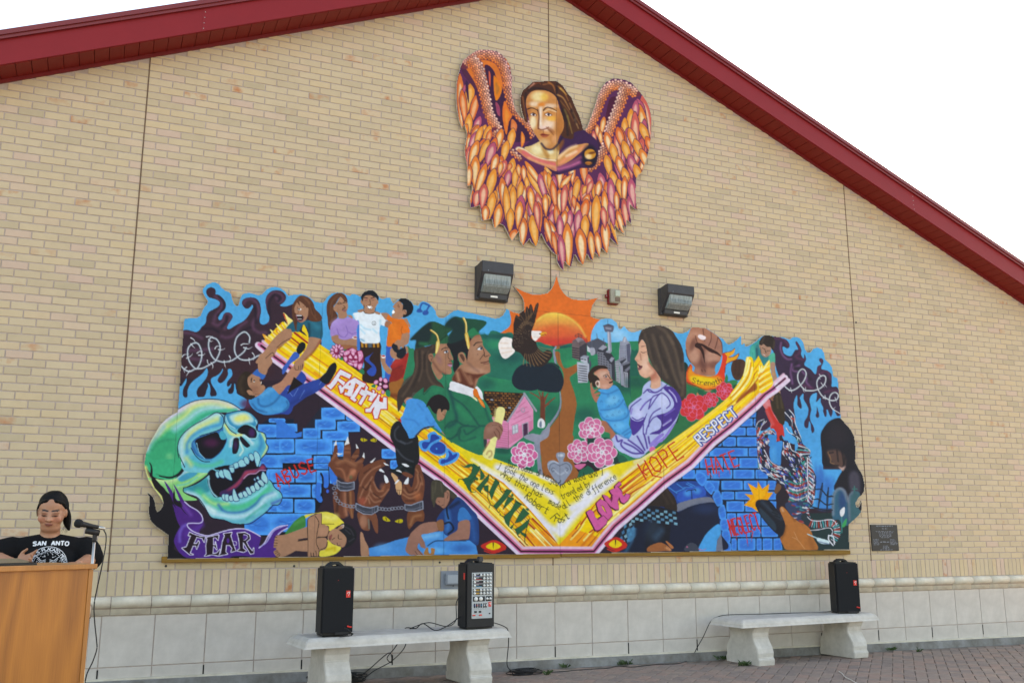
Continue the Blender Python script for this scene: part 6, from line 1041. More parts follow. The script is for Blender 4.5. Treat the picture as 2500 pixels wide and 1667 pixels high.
    for k in range(8,len(c)-2,2):
        d=c[k+1]-c[k]; d/=np.hypot(*d); n_=np.array([-d[1],d[0]]); w_=62-14*k/len(c)
        s(['a03028','d4d6e0','1f8f96','d4d6e0'][(k//2)%4],np.array([1760,1130])+np.array([c[k]-n_*w_,c[k]+n_*w_*.8])*ZS,[22,9,22,9][(k//2)%4],sm=0)
    s('d8d4e2',np.array([1760,1130])+(c+np.array([0,-58]))[4:40]*ZS,11,sm=0); s('d8d4e2','1430 1070 1560 1060 1720 1030 1780 1080 1760 1170',11)
    s('9fc4d0','1380 1130 1520 1190',14,w1=20); f('c4dce4','1530 1190 1600 1200 1720 1240 1720 1290 1600 1280 1540 1240'); ln('d8dbe6','1720 1150 1720 1220 1790 1310;1720 1150 1790 1170 1810 1290',18); s('5a6a90','1560 1250 1720 1290',12,so=2)
EQ_2 = '1220 900 1300 810 1420 790 1560 810 1680 900 1740 1080 1800 1260 1800 1400 1740 1520 1680 1660 1600 1740 1480 1700 1420 1600 1330 1460 1270 1330 1230 1150 1205 1020'
AOUT = join((1100,100,'160 400 200 310 290 230 400 160 480 135 620 140 740 165 830 225 900 300 955 400 975 520 985 700 985 860 1010 1000 1050 1120 1120 1210 1170 1255 1130 1120 1110 1000 1115 870 1150 790 1230 720 1320 645 1450 645 1690 635 1790 710 1870 830 1930 900 1990 1050 2060 1200 2100 1330 2120 1430'),
 (1250,180,'1160 900 1200 850 1240 740 1290 600 1340 460 1370 340 1430 220 1500 130 1600 80 1700 80 1800 95 1900 140 2000 240 2090 350 2160 460 2210 600 2230 760 2225 950 2200 1170 2160 1330 2080 1568'),
 (1250,430,'2010 0 1980 60 1975 250 1985 430 2010 545 1960 530 1880 455 1890 600 1910 780 1830 700 1825 840 1760 770 1795 935 1700 860 1640 780 1660 900 1700 1115 1620 1050 1560 985 1545 1130 1525 1240 1420 1140 1400 1310 1320 1210 1290 1365 1240 1320 1195 1240 1135 1425 1060 1350 1000 1240 940 1465 880 1410 835 1355 820 1515 760 1450 720 1375 715 1270 640 1210 540 1070 465 920 420 1060 385 1130 300 1050 285 1000 180 1120 130 1030 110 880 0 1045'),
 (1100,320,'850 1510 780 1480 700 1568 660 1400 500 1435 470 1190 320 1230 305 1080 340 960 345 860 270 885 265 700 270 580 230 400 220 300 235 200 260 100 255 0'),
 (1100,100,'250 1440 220 1340 185 1405 140 1290 100 1100 85 900 90 700 115 560'))
def paint_angel():
    OR='dd6a28'; PU='4a1f4e'; PK='d8787a'; CR='e8c898'
    T(1100,100); f('5a2450','-100 -100 3400 -100 3400 3700 -100 3700',0)
    f('d8702c','160 400 480 135 900 300 985 700 1180 1260 1400 1568 700 1500 500 900',1)
    rng=np.random.default_rng(1)
    # feather = leaf with light core
    def feather(x,y,L,w,ang,pal=None):
        c=[('d8662c','eab488'),('e07c34','ecd6aa'),('cc5a50','ecc2a0'),('d87034','f0e0ba'),('b8506a','e6b4a4'),('e08a34','ecb870')][rng.integers(6)] if pal is None else pal
        a=math.radians(ang); d=np.array([math.cos(a),math.sin(a)]); n=np.array([-d[1],d[0]]); o=np.array([x,y],float)
        lf=lambda k,l0,l1:[o+d*L*l0, o+d*L*(l0*.75+l1*.25)+n*w*k, o+d*L*(l0*.42+l1*.58)+n*w*k*.86, o+d*L*(l0*.15+l1*.85)+n*w*k*.34, o+d*L*l1, o+d*L*(l0*.15+l1*.85)-n*w*k*.34, o+d*L*(l0*.42+l1*.58)-n*w*k*.86, o+d*L*(l0*.75+l1*.25)-n*w*k]
        Z=lambda P: np.array([OX,OY])+np.array(P)*ZS
        x_=1.05; L*=1.1; f('43204a',Z(lf(.66*x_,-.06,1.08))); f(c[0],Z(lf(.56*x_,-.04,1.0)),1,1); f(c[1],Z(lf(.28*x_,.12,.84)),1,.85,2)
    # upper left wing feathers (outer)
    T(1100,100)
    for a in ((130,600,640,110,93),(150,560,900,100,88),(240,720,560,110,92),(330,690,440,120,98),(430,860,520,100,104),(180,800,520,90,84),(470,1220,330,90,110),(300,1180,420,100,95),(420,1350,300,90,110),(250,1400,380,80,92),(560,1350,260,80,115)): feather(*a)
    f('4a1d3e','160 400 230 430 320 560 400 700 470 900 490 1150 440 1000 380 780 280 640 190 520',1,.95); f('3c1a40','240 640 280 680 290 1000 240 760')
    # inner hollow of left wing
    f('3a1838','540 420 600 390 690 480 740 620 820 740 880 920 960 1100 1050 1250 1200 1340 1400 1568 760 1600 700 1300 640 1000 600 700')
    for p,c,k in (('690 560 760 640 820 760 780 900 720 950 690 760','e07a20','a06a30'),('870 960 960 1120 980 1200 930 1300 890 1500 840 1300 830 1100','e0702a','e8983a'),('610 480 640 560 630 740 610 600','d05a40','c84a40'),('980 1250 1060 1350 1010 1520 960 1400','d8703a','e09060'),('1130 1450 1190 1568 1130 1700','e0782a','e8a060'),('720 980 780 1050 790 1200 740 1150','9a3f5a','8a3060')): f(c,p); f(k,pts(p)*.5+pts(p).mean(0)*.5,1,.6,3)
    # snake-skin leading edges
    def scales(path, r0, r1, cA, cB, edge='5a2038'):
        P=crv(pts(path),False,10); L=np.concatenate([[0],np.cumsum(np.hypot(*(P[1:]-P[:-1]).T))]); step=5.4; n=int(L[-1]/step)
        for i in range(n+1):
            d=i*step; x=np.interp(d,L,P[:,0]); y=np.interp(d,L,P[:,1]); x2=np.interp(d+2,L,P[:,0]); y2=np.interp(d+2,L,P[:,1]); x1=np.interp(d-2,L,P[:,0]); y1=np.interp(d-2,L,P[:,1])
            t=np.array([x2-x1,y2-y1]); t/=max(np.hypot(*t),1e-6); nn=np.array([-t[1],t[0]]); R=r0+(r1-r0)*i/max(n,1); m=max(2,int(R*2/5.6))
            for j in range(m):
                v=(j+.5*(i%2)+.25)/m*2-1; c=np.array([x,y])+nn*R*v; k=(v+1)/2
                ca,cb=cA,cB
                col=hexc(ca)*(1-k)+hexc(cb)*k; col=np.clip(col*rng.uniform(.82,1.12),0,1)
                q=[c-t*4.6,c+nn*3.3-t*.8,c+nn*2.6+t*2.4,c+t*3.4,c-nn*2.6+t*2.4,c-nn*3.3-t*.8]
                f(hexc(edge),np.array(q)+0,0); f(col,c+(np.array(q)-c)*.84,0)
    # base colour under scales then scales
    def under(path,w,w1): s('6a2a3a',path,w,w1,so=2)
    p1='250 350 400 300 520 290'; 
    under('230 360 340 270 480 220 640 240 780 320 860 460 900 620 920 800 960 980 1040 1140 1180 1280 1290 1420 1330 1568',190,110)
    under('300 300 420 380 470 560 520 760 570 980 600 1160 700 1320 800 1500 830 1568',180,120)
    scales('240 370 330 270 480 210 640 225 780 300 860 440 905 620 920 800 960 980 1040 1140 1170 1270 1290 1420 1320 1540',15,8,'e8b8b8','d8702c')
    scales('330 300 430 420 470 580 520 760 570 980 610 1160 700 1320 800 1490',15,11,'eac2b4','dd7030')
    T(1100,320); under('700 0 760 140 880 260 1000 350 1120 450',120,70); scales('700 20 770 150 890 260 1010 360 1130 460',10,6,'ecc8b4','dd6c30')
    # right wing
    T(1250,180)
    for a in ((2080,380,720,120,78),(2000,420,400,110,72),(2040,520,680,110,80),(1980,440,380,90,95),(1900,580,480,110,90),(1960,640,720,110,88),(2110,760,700,110,92),(2130,900,560,100,96),(1800,720,420,90,92),(1840,900,560,110,88),(1740,880,520,100,82),(1960,1080,560,120,95),(1720,1080,520,100,84),(2080,1050,480,120,108),(1880,1250,420,100,86),(1650,1000,420,80,78),(1560,1300,360,80,96),(2140,1300,300,80,110),(1640,1250,420,80,80)): feather(*a)
    f('4a1230','1560 400 1680 370 1690 430 1640 580 1560 780 1500 950 1440 1120 1430 1200 1380 1100 1440 900 1500 640'); f('3a1838','1180 1080 1250 1000 1330 900 1440 1050 1430 1250 1330 1380 1250 1480 1130 1480 1120 1250')
    for a in ((1470,700,280,70,100),(1390,900,240,60,80),(1300,920,260,60,84),(1360,820,180,60,90),(1230,960,140,50,95)): feather(*a)
    under('1080 980 1180 940 1270 780 1340 620 1400 450 1480 290 1600 190 1740 200 1900 300 2000 300',150,130); under('1790 240 1740 440 1660 640 1590 800 1540 960 1520 1100 1440 1280 1350 1430 1250 1510 1130 1540',150,90)
    scales('1060 1000 1170 930 1260 790 1340 620 1400 450 1480 300 1600 190 1740 190 1880 270 1990 310',12,13,'ecc4bc','d8702c')
    scales('1800 240 1740 440 1660 640 1590 800 1540 960 1510 1110 1430 1280 1340 1430 1240 1510 1130 1540',14,9,'dd7434','ecc8bc')
    # lower feathers, both wings
    T(1100,320)
    for r in range(7):
        for c_ in range(17):
            x=260+c_*185+(r%2)*90; y=120+r*210+abs(c_-8)*-30+rng.uniform(-30,30)
            if abs(x-1760)<700 and y<480: continue
            feather(x,y,360,100,90+(1700-x)/60)
    T(1100,320)
    F=[(300,60,330,70,95),(420,20,360,90,112),(500,-60,340,80,110),(640,-10,260,70,105),(300,260,420,90,92),(430,170,420,110,108),(600,150,380,100,112),(690,200,380,120,108),(400,420,480,120,92),(740,380,320,100,105),(560,540,560,100,108),(300,560,340,90,92),(700,620,520,120,104),(880,480,260,90,112),(810,500,200,70,100),(960,520,120,60,110),(440,960,260,110,100),(540,860,380,110,96),(940,640,280,90,102),(1040,620,320,80,95),(1080,540,180,60,85),(1160,560,260,70,85),(680,1000,420,110,100),(560,1200,260,100,92),(820,760,560,110,84),(1000,900,480,100,92),(1130,820,320,80,98),(1210,740,200,60,84),(780,1180,420,110,98),(880,900,700,90,86),(1130,1050,520,120,96),(960,1250,360,100,92),(1250,900,420,110,76),(1300,820,440,110,66),(1230,620,520,90,62),(1200,500,560,80,55),(1420,700,420,90,76),(1500,640,420,80,76),(1560,680,380,70,80),(1500,1060,320,80,86),(1380,1000,380,80,78),(1260,1150,420,80,78),(1400,1150,420,90,86),(1620,800,460,80,82)]
    for a in F: feather(*a)
    T(1250,430)
    F=[(780,180,260,80,-50),(850,160,440,90,95),(950,180,280,60,90),(1060,60,380,90,102),(1180,160,140,60,110),(1280,80,240,70,110),(1400,80,280,90,100),(1220,300,240,90,112),(990,430,190,60,98),(1190,380,380,110,100),(1350,330,620,120,92),(1470,250,560,90,86),(1570,60,520,100,86),(1700,60,280,90,80),(1800,20,420,80,92),(1660,260,320,70,86),(1900,60,480,110,84),(1780,380,460,90,82),(1860,340,440,80,80),(1680,560,400,80,74),(1070,560,360,100,96),(930,560,340,90,96),(850,560,320,90,100),(650,560,360,80,98),(700,480,380,80,84),(760,640,440,90,88),(1170,640,420,110,92),(880,780,680,130,88),(1080,860,560,140,84),(1250,900,440,90,84),(1350,900,400,90,82),(1480,720,520,120,86),(1600,640,460,100,78),(600,720,520,90,72),(530,680,440,80,76),(180,680,440,120,92),(320,640,480,120,82),(130,420,400,100,96),(290,200,360,90,84),(530,300,320,80,88),(700,900,420,90,84),(770,960,520,90,84),(60,860,240,120,110),(380,420,400,80,84),(980,320,200,60,85),(1560,420,380,80,80),(1450,500,320,80,84),(650,900,360,70,80)]
    for a in F: feather(*a)
    # chest robe, neck, face
    T(1100,320)
    f('3a1a44','1030 300 1150 260 1350 60 1400 -200 1900 -200 2150 0 2350 200 2300 560 2050 600 1700 700 1500 560 1200 420',1)
    f('c87a58','1040 300 1080 262 1180 290 1300 370 1480 440 1690 470 1690 640 1500 560 1250 460 1100 350'); s('ecdcb4','1050 290 1090 268 1200 310 1340 400 1500 450 1680 470',26,so=4); s('d8606a','1160 340 1330 440 1500 500 1680 540',44,so=8); s('e8a878','1250 430 1450 520 1690 580',30,so=8,al=.8)
    f('c8884a','1700 420 1800 340 1900 270 2040 220 2190 200 2180 250 2050 360 1900 480 1700 570'); s('eecaa0','1720 430 1880 290 2000 240',40,so=8); s('e8906a','1740 520 1950 380 2140 240',46,so=10); s('d8709a','1720 610 1900 560 2050 500',40,so=10); s('f0dcc0','1850 400 2000 330',24,so=8); s('a0506a','1710 580 1900 510 2080 420',26,so=8)
    f('d8b478','1180 270 1300 230 1430 160 1480 120 1720 200 1700 440 1560 440 1420 420 1280 350'); e('e8dcb0',1380,300,90,80,al=.9,so=.6); e('e8e0c0',1590,320,60,50,al=.9,so=.5); ln('a86a28','1450 180 1480 300 1550 440;1700 150 1650 300;1500 260 1560 400',24,so=8,al=.8); f('8a5020','1690 240 1800 130 1800 220 1720 330',1,.8,4)
    e('16101e',2220,400,120,170,al=.9,so=.3); e('c8862c',2225,370,90,80); e('ecd0a0',2200,410,50,40,al=.9,so=.6); e('5a2c10',2260,350,60,20,rot=-10,al=.8,so=.5); e('b06a2a',2200,515,55,28); s('6a3410','2150 520 2220 530 2260 500',9)
    T(1100,100)
    # hair
    f('4a2618','1115 870 1150 790 1230 720 1320 645 1450 645 1690 635 1790 710 1870 830 1930 900 1990 1050 2060 1200 2110 1330 2110 1420 1980 1460 1960 1550 1900 1568 1760 1500 1780 1200 1700 900 1500 800 1300 810 1220 900 1190 1050 1230 1300 1170 1255 1130 1120 1110 1000')
    for p,c in (('1280 720 1400 670 1440 700','8a4020'),('1480 700 1600 690 1660 780','8a5030'),('1700 720 1800 800 1880 960','a86a30'),('1700 860 1800 920 1900 1100','c08a50'),('1750 960 1880 1120 1960 1280','7a4a24'),('1900 1000 1980 1180 2060 1330','8a5a34'),('1860 1200 1900 1330 1940 1480','a08040'),('1980 1250 2040 1400','b89060'),('1150 900 1180 1080 1200 1250','8a5030'),('1820 1100 1880 1260 1870 1420','6a5a2a'),('1560 660 1640 720 1680 860','a0602c'),('1330 680 1250 760','c08a7a'),('1750 760 1850 860','d0a050'),('1950 1150 2000 1260','a8783c')): s(c,p,26,w1=8,so=3,al=.85)
    ln('1e1016','1240 800 1320 760 1460 770 1600 830 1700 920;1700 700 1690 850;1700 900 1760 1050 1820 1280;1780 1100 1850 1280 1870 1500;1930 1100 2000 1300;1200 840 1200 1000 1230 1200',26,so=6,al=.85)
    # face
    f('c8844a',EQ_2); clip(EQ_2)
    e('e8d29a',1400,890,110,80,al=.95,so=.5); e('e8b850',1500,900,60,60,al=.8,so=.7); e('ecdcc8',1330,1010,90,40,al=.7,so=.6); e('e8d0c0',1580,1040,110,36,al=.7,so=.6); e('d87a2a',1450,1020,60,30,al=.8,so=.5); e('ecdcb8',1310,1300,60,110,al=.9,so=.5); e('efd8c8',1560,1330,100,110,al=.8,so=.6); e('e8a840',1610,1240,80,40,al=.8,so=.6); s('eee0d4','1440 1080 1430 1250 1440 1360',46,so=8); e('e8c8c0',1490,1390,90,36,al=.8,so=.6); e('b06a30',1740,1350,60,220,al=.8,so=.5); e('8a4a28',1600,1430,60,30,rot=40,al=.6,so=.7); e('d8b080',1480,1630,90,60,al=.8,so=.6); e('a85a2a',1240,1150,40,160,al=.6,so=.7); e('e0a070',1660,1570,40,70,al=.7,so=.7)
    clip()
    s('5a2a14','1390 1100 1410 1200 1400 1350 1400 1400',18,so=4); s('6a2c18','1400 1400 1450 1420 1530 1400 1560 1380',12,so=3); ln('2a1414','1230 1090 1290 1072 1350 1090 1390 1120;1480 1110 1530 1065 1610 1075 1690 1120',20,w1=8); s('efe0c0','1500 1130 1570 1100 1680 1130',10,so=3)
    for x,y,w in ((1320,1180,50),(1560,1180,58)): f('e8dcd8','%d %d %d %d %d %d %d %d'%(x-w,y-8,x,y-24,x+w,y+4,x,y+20)); e('3a2430',x+4,y-2,21,20); s('3a1c14','%d %d %d %d %d %d'%(x-w,y-8,x,y-28,x+w,y+4),9); s('8a4a28','%d %d %d %d %d %d'%(x-w,y+6,x,y+26,x+w,y+12),7,al=.8)
    f('8a3424','1430 1500 1470 1475 1500 1485 1570 1500 1500 1505'); f('b05a3a','1435 1505 1500 1510 1570 1505 1530 1540 1470 1540'); s('4a1814','1430 1500 1500 1507 1575 1500',8); s('7a4020','1530 1380 1600 1450 1640 1500',12,so=4,al=.7); s('3a1a14','1480 1420 1482 1470',6); s('1c1430','1450 1640 1520 1720 1620 1730 1720 1640 1780 1540',22,so=5)
    s('4a2a20','1695 900 1695 1660',4,al=.7)
def paint_all():
    global CV
    CV=Canvas(340,660,2140,1380,'2b1d2b')
    paint_mural(); paint_skull(); 
    paint_centre(); paint_right(); 
    paint_left_bg=None
    paint_band(); paint_left_people(); paint_grads(); paint_words()
    M=CV
    CV=Canvas(1100,100,1610,670,'5a2450'); paint_angel()
    return M, CV
# ================================================================== the building
BLD = empty('brick_building', (wx(38.1), 0.0, 0.0), 0, 'long buff brick gable building with red eaves and pale stone base', 'building')
BX = BLD.location.x
JL, JM, JR = -21.15, 38.09, 97.6            # control joints, course units
XL, XR = -88.0, 164.0
PEAK, PITCHR = 93.7, .4185
def roofz(xu): return PEAK - PITCHR * abs(xu - 38.1)
def loc(o): o.location.x -= BX; return o    # world-x mesh under the building's origin
# mortar backing of the wall
g_ = wz(1.51)
poly = [(wx(XL) - BX, wz(-14)), (wx(XR) - BX, wz(-14)), (wx(XR) - BX, wz(roofz(XR))), (wx(38.1) - BX, wz(roofz(38.1))), (wx(XL) - BX, wz(roofz(XL)))]
WALL = prism('wall', poly, 'y', .0045, .25, M_MORTAR, BLD)
# bricks -----------------------------------------------------------
BH, GAP, BD = 1.0, .150, .03
def brick_bm(bm, w, h, x=0.0, z=0.0, ch=.0018, jx=0, jz=0, jy=0):
    """front-chamfered brick, w x h, centred, front face at y=0"""
    a, b = w / 2, h / 2
    o = [(-a, -b), (a, -b), (a, b), (-a, b)]
    F = [bm.verts.new((x + px * (1 - ch / a), jy, z + pz * (1 - ch / b))) for px, pz in o]
    M = [bm.verts.new((x + px, jy + ch, z + pz)) for px, pz in o]
    B = [bm.verts.new((x + px, BD, z + pz)) for px, pz in o]
    fs = [bm.faces.new(F)]
    for i in range(4):
        j = (i + 1) % 4
        fs.append(bm.faces.new((M[i], M[j], F[j], F[i]))); fs.append(bm.faces.new((B[i], B[j], M[j], M[i])))
    return fs
specs = []                                   # (xc, zc, w, h) in course units
def bay(x0, x1, row, start_full, from_right=False):
    w = x1 - x0; n2 = max(1, round(w / 1.5)); half = w / n2; out = []; i = 0
    pos = 0
    seq = []
    if not start_full: seq.append(1); pos = 1
    while pos < n2:
        k = min(2, n2 - pos); seq.append(k); pos += k
    if from_right: seq = seq[::-1]
    x = x0
    for k in seq:
        out.append((x + k * half / 2, k * half)); x += k * half
    return out
rows = int(roofz(38.1) - 1.51) + 1
for r in range(rows):
    zc = 2.01 + r; full = (r % 2 == 0)
    for (x0, x1, fr) in ((XL, JL, True), (JL, JM, True), (JM, JR, False), (JR, XR, False)):
        for xc, w in bay(x0, x1, r, full, fr):
            lim = min(roofz(xc - w / 2), roofz(xc + w / 2))
            if zc + .5 > lim - .02:
                # cut brick under the rake: shrink height
                h = lim - .02 - (zc - .5)
                if h < .3: continue
                specs.append((xc, zc - .5 + h / 2, w, h)); continue
            specs.append((xc, zc, w, 1.0))
# soldier course below
for (x0, x1) in ((XL, JL), (JL, JM), (JM, JR), (JR, XR)):
    n = round((x1 - x0) / 1.0); st = (x1 - x0) / n
    for i in range(n): specs.append((x0 + (i + .5) * st, -.005, st, 3.0))
def pxsize(xu, zu, w, h):
    d = Vector((wx(xu), 0, wz(zu))) - CAM; z = d.dot(_f)
    px = 1250 + FPX * d.dot(_r) / z; py = 833.5 - FPX * d.dot(_u) / z
    if not (-15 < px < 2515 and -10 < py < 1600): return 0
    # hidden behind the boards
    if -12 < xu < 91 and 4 < zu < 28: return 0
    return w * h / z ** 2
order = sorted(range(len(specs)), key=lambda i: -pxsize(*specs[i]))
single = set(order[:290])
cache = {}
bm = bmesh.new(); tint = bm.faces.layers.float.new('tint')
for i, (xu, zu, w, h) in enumerate(specs):
    ww, hh = (w - GAP) * U, (h - GAP) * U
    jy = rnd.uniform(-.0012, .0012)
    if i in single:
        key = (round(ww, 3), round(hh, 3))
        if key not in cache:
            b2 = bmesh.new(); brick_bm(b2, ww, hh); me = bpy.data.meshes.new('brick'); b2.normal_update(); b2.to_mesh(me); b2.free(); me.materials.append(M_BR_O); cache[key] = me
        o = bpy.data.objects.new('brick', cache[key]); COL.objects.link(o); o.parent = WALL
        o.location = (wx(xu) - BX, jy, wz(zu) + rnd.uniform(-.0008, .0008))
    else:
        v = rnd.random()
        for fc in brick_bm(bm, ww, hh, wx(xu) - BX, wz(zu) + rnd.uniform(-.0008, .0008), jy=jy): fc[tint] = v
o = bm_obj('brick_field', bm, M_BR_A, WALL); tag(o, kind='stuff')
# sealed control joints
for xu in (JL, JM, JR): box('control_joint', (wx(xu) - BX, .0015, (wz(1.4) + wz(roofz(xu))) / 2), (.011, .006, wz(roofz(xu)) - wz(1.4)), M_JOINT, WALL)
# moulded stone rail: 12 in lengths with a bullnose
RAILP = [(.02, 0), (-.004, 0), (-.030, -.004), (-.052, -.018), (-.060, -.040), (-.056, -.062), (-.040, -.080), (-.020, -.090), (-.011, -.096), (-.011, -.146), (.02, -.146)]
rail = empty('stone_rail', (0, 0, 0)); rail.parent = BLD
def prism_mesh(name, prof, L, m):
    b = bmesh.new(); A = [b.verts.new((-L / 2, p[0], p[1])) for p in prof]; B = [b.verts.new((L / 2, p[0], p[1])) for p in prof]; n = len(prof)
    b.faces.new(A); b.faces.new(B[::-1])
    for i in range(n): b.faces.new((A[i], B[i], B[(i + 1) % n], A[(i + 1) % n]))
    bmesh.ops.recalc_face_normals(b, faces=b.faces)
    me = bpy.data.meshes.new(name); b.to_mesh(me); b.free(); me.materials.append(m)
    for pl in me.polygons: pl.use_smooth = len(pl.vertices) == 4
    return me
me = prism_mesh('rail_stone', RAILP, 4.53 * U - .006, M_RAIL)
bk = prism('rail_mortar', [(.015, wz(-1.54)), (-.0, wz(-1.56)), (-.05, wz(-2.0)), (-.054, wz(-2.3)), (-.03, wz(-2.75)), (-.006, wz(-3.0)), (-.006, wz(-3.66)), (.015, wz(-3.66))], 'x', wx(XL) - BX, wx(XR) - BX, M_MORTAR, BLD)
x = 38.35 - 4.53 * 27
while x < XR - 5:
    o = bpy.data.objects.new('rail_stone', me); COL.objects.link(o); o.parent = bk; o.location = (wx(x + 2.265) - BX, rnd.uniform(-.001, .001), wz(-1.52) + rnd.uniform(-.001, .001)); x += 4.53
# stone panels below the rail (16 in square, a half course under them)
me1 = None
for (z1, z0) in ((-3.7, -9.62), (-9.62, -13.4)):
    b = bmesh.new(); brick_bm(b, 5.98 * U - .008, (z1 - z0) * U - .008, ch=.002); me1 = bpy.data.meshes.new('stone_block'); b.normal_update(); b.to_mesh(me1); b.free(); me1.materials.append(M_STONE)
    k = -21
    while 38.3 + 5.97 * (k + 1) < XR:
        xc = 38.3 + 5.97 * (k + .5); k += 1
        o = bpy.data.objects.new('stone_block', me1); COL.objects.link(o); o.parent = WALL; o.location = (wx(xc) - BX, -.0015 + rnd.uniform(-.0008, .0008), wz((z0 + z1) / 2))
# weep slots at the foot of the stone joints
for k in range(-12, 16, 2):
    xu = 38.3 + 5.97 * (k + (0 if k > -3 else 0)); box('weep_slot', (wx(xu) - BX, -.0005, wz(-10.65)), (.012, .006, .11), M_CABLE, WALL)
# eaves: soffit boards, fascia, trim, roof slabs -------------------------------------------------
OV = .27
roof = empty('roof', (0, 0, 0)); roof.parent = BLD
for sgn in (-1, 1):
    xe = XL - 6 if sgn < 0 else XR + 6
    span = abs(xe - 38.1) * U; sec = math.hypot(1, PITCHR); ang = math.atan(PITCHR)
    def P(d, up): return Vector((sgn * d, 0, wz(PEAK) - d * PITCHR + up))
    # soffit: boards run from wall to fascia
    bw_ = .118; n = int(span / bw_); b = bmesh.new()
    hw = bw_ * .485
    bm_box(b, (0, -OV / 2 + .004, .006), (hw * 2 * sec, OV - .006, .012), bevel=.002, seg=1)
    sm = bpy.data.meshes.new('soffit_board'); b.normal_update(); b.to_mesh(sm); b.free(); sm.materials.append(M_SOF)
    sback = prism('soffit', [(sgn * .02, wz(PEAK) + .010 - .02 * PITCHR), (sgn * span, wz(PEAK) - span * PITCHR + .010), (sgn * span, wz(PEAK) - span * PITCHR + .02), (sgn * .02, wz(PEAK) + .02 - .02 * PITCHR)], 'y', -OV + .012, .2, M_RED2, BLD)
    for i in range(n):
        d = (i + .5) * bw_
        if d < .12: continue
        o = bpy.data.objects.new('soffit_board', sm); COL.objects.link(o); o.parent = sback; o.location = P(d, -.006 + rnd.uniform(-.0006, .0006)); o.rotation_euler = (0, sgn * ang, 0)
    box('frieze_strip', (0, 0, 0), (.01, .01, .01), M_RED2, BLD).location = (sgn * .3, -.012, wz(PEAK) - .3 * PITCHR - .03)
    # fascia in two lengths, lapped
    Fh, Th = .225, .075
    cuts = [0.0, 3.62 if sgn < 0 else 4.9, span]
    for a, c in zip(cuts[:-1], cuts[1:]):
        ov = .015 if c < span else 0
        pl = [(sgn * a, wz(PEAK) - a * PITCHR), (sgn * (c), wz(PEAK) - c * PITCHR), (sgn * c, wz(PEAK) - c * PITCHR + Fh), (sgn * a, wz(PEAK) - a * PITCHR + Fh)]
        off = 0.0 if a == 0 else .0025
        fb = prism('fascia_board', pl, 'y', -OV - .012 + off, -OV + .01, M_RED, BLD)
        if c < span:
            for q in range(4):
                lathe('rivet', [(.0045, 0), (.004, .0015), (.002, .0025)], M_SILVER, fb, 8, Matrix.Translation((sgn * (c - .012 - .012 * q * .2), -OV - .012, wz(PEAK) - c * PITCHR + .03 + q * .055)) @ Matrix.Rotation(math.radians(90), 4, 'X'))
    for (y0, z0, z1, m_) in ((-OV - .035, Fh, Fh + .03, M_RED2), (-OV - .05, Fh + .03, Fh + Th, M_RED2)):
        prism('drip_edge', [(sgn * 0, wz(PEAK) + z0), (sgn * span, wz(PEAK) - span * PITCHR + z0), (sgn * span, wz(PEAK) - span * PITCHR + z1), (0, wz(PEAK) + z1)], 'y', y0, -OV + .3, m_, BLD)
    prism('roof_slab', [(0, wz(PEAK) + .03), (sgn * span, wz(PEAK) - span * PITCHR + .03), (sgn * span, wz(PEAK) - span * PITCHR + Fh + Th - .004), (0, wz(PEAK) + Fh + Th - .004)], 'y', -OV + .3, 16.0, M_ROOF, BLD)
bpy.data.objects.remove(roof)
for o in [o for o in BLD.children if o.name.startswith('frieze_strip')]: bpy.data.objects.remove(o)
# frieze trim where wall meets soffit
for sgn in (-1, 1):
    span = 128 * U
    prism('frieze_trim', [(sgn * .0, wz(PEAK) - .040), (sgn * span, wz(PEAK) - span * PITCHR - .040), (sgn * span, wz(PEAK) - span * PITCHR - .006), (0, wz(PEAK) - .006)], 'y', -.014, .02, M_RED2, BLD)
# side and rear walls of the hall
for (x0, x1, y0, y1) in ((XL, XL + 3.5, .25, 15.5), (XR - 3.5, XR, .25, 15.5)):
    box('side_wall', ((wx(x0) + wx(x1)) / 2 - BX, (y0 + y1) / 2, (wz(-14) + wz(roofz(x0 if x0 < 0 else x1))) / 2), (wx(x1) - wx(x0), y1 - y0, wz(roofz(x0 if x0 < 0 else x1)) - wz(-14)), M_MORTAR, BLD)
# ================================================================== kerb, ground
def slope_box(name, x0, x1, y0, y1, h0, h1, m, parent=None, n=1):
    bm = bmesh.new()
    v = [bm.verts.new((x, y, gz(x) + h)) for x in (x0, x1) for y in (y0, y1) for h in (h0, h1)]
    for q in ((0, 1, 3, 2), (4, 6, 7, 5), (0, 4, 5, 1), (2, 3, 7, 6), (1, 5, 7, 3), (0, 2, 6, 4)): bm.faces.new([v[i] for i in q])
    bmesh.ops.recalc_face_normals(bm, faces=bm.faces)
    if n > 1: bmesh.ops.bevel(bm, geom=list(bm.edges), offset=.008, segments=2, affect='EDGES')
    return bm_obj(name, bm, m, parent)
kerb = slope_box('kerb', wx(XL), wx(XR), -.06, .005, -.05, .072, M_KERB, None, 2); tag(kerb, 'weathered grey concrete kerb along the foot of the stone base', 'kerb', kind='structure')
fil = slope_box('mortar_fillet', wx(XL), wx(XR), -.03, .004, .07, .088, M_RAIL, kerb)
M_GROUND = mat('paving far', 'a8978c', .9, .2, .6, .2, 30, c2='93827a', k=.45)
bm = bmesh.new(); bmesh.ops.create_grid(bm, x_segments=2, y_segments=2, size=400)
for v in bm.verts: v.co.z = gz(v.co.x) - .042
ground = bm_obj('ground', bm, M_GROUND); tag(ground, kind='structure')
M_PAV = []
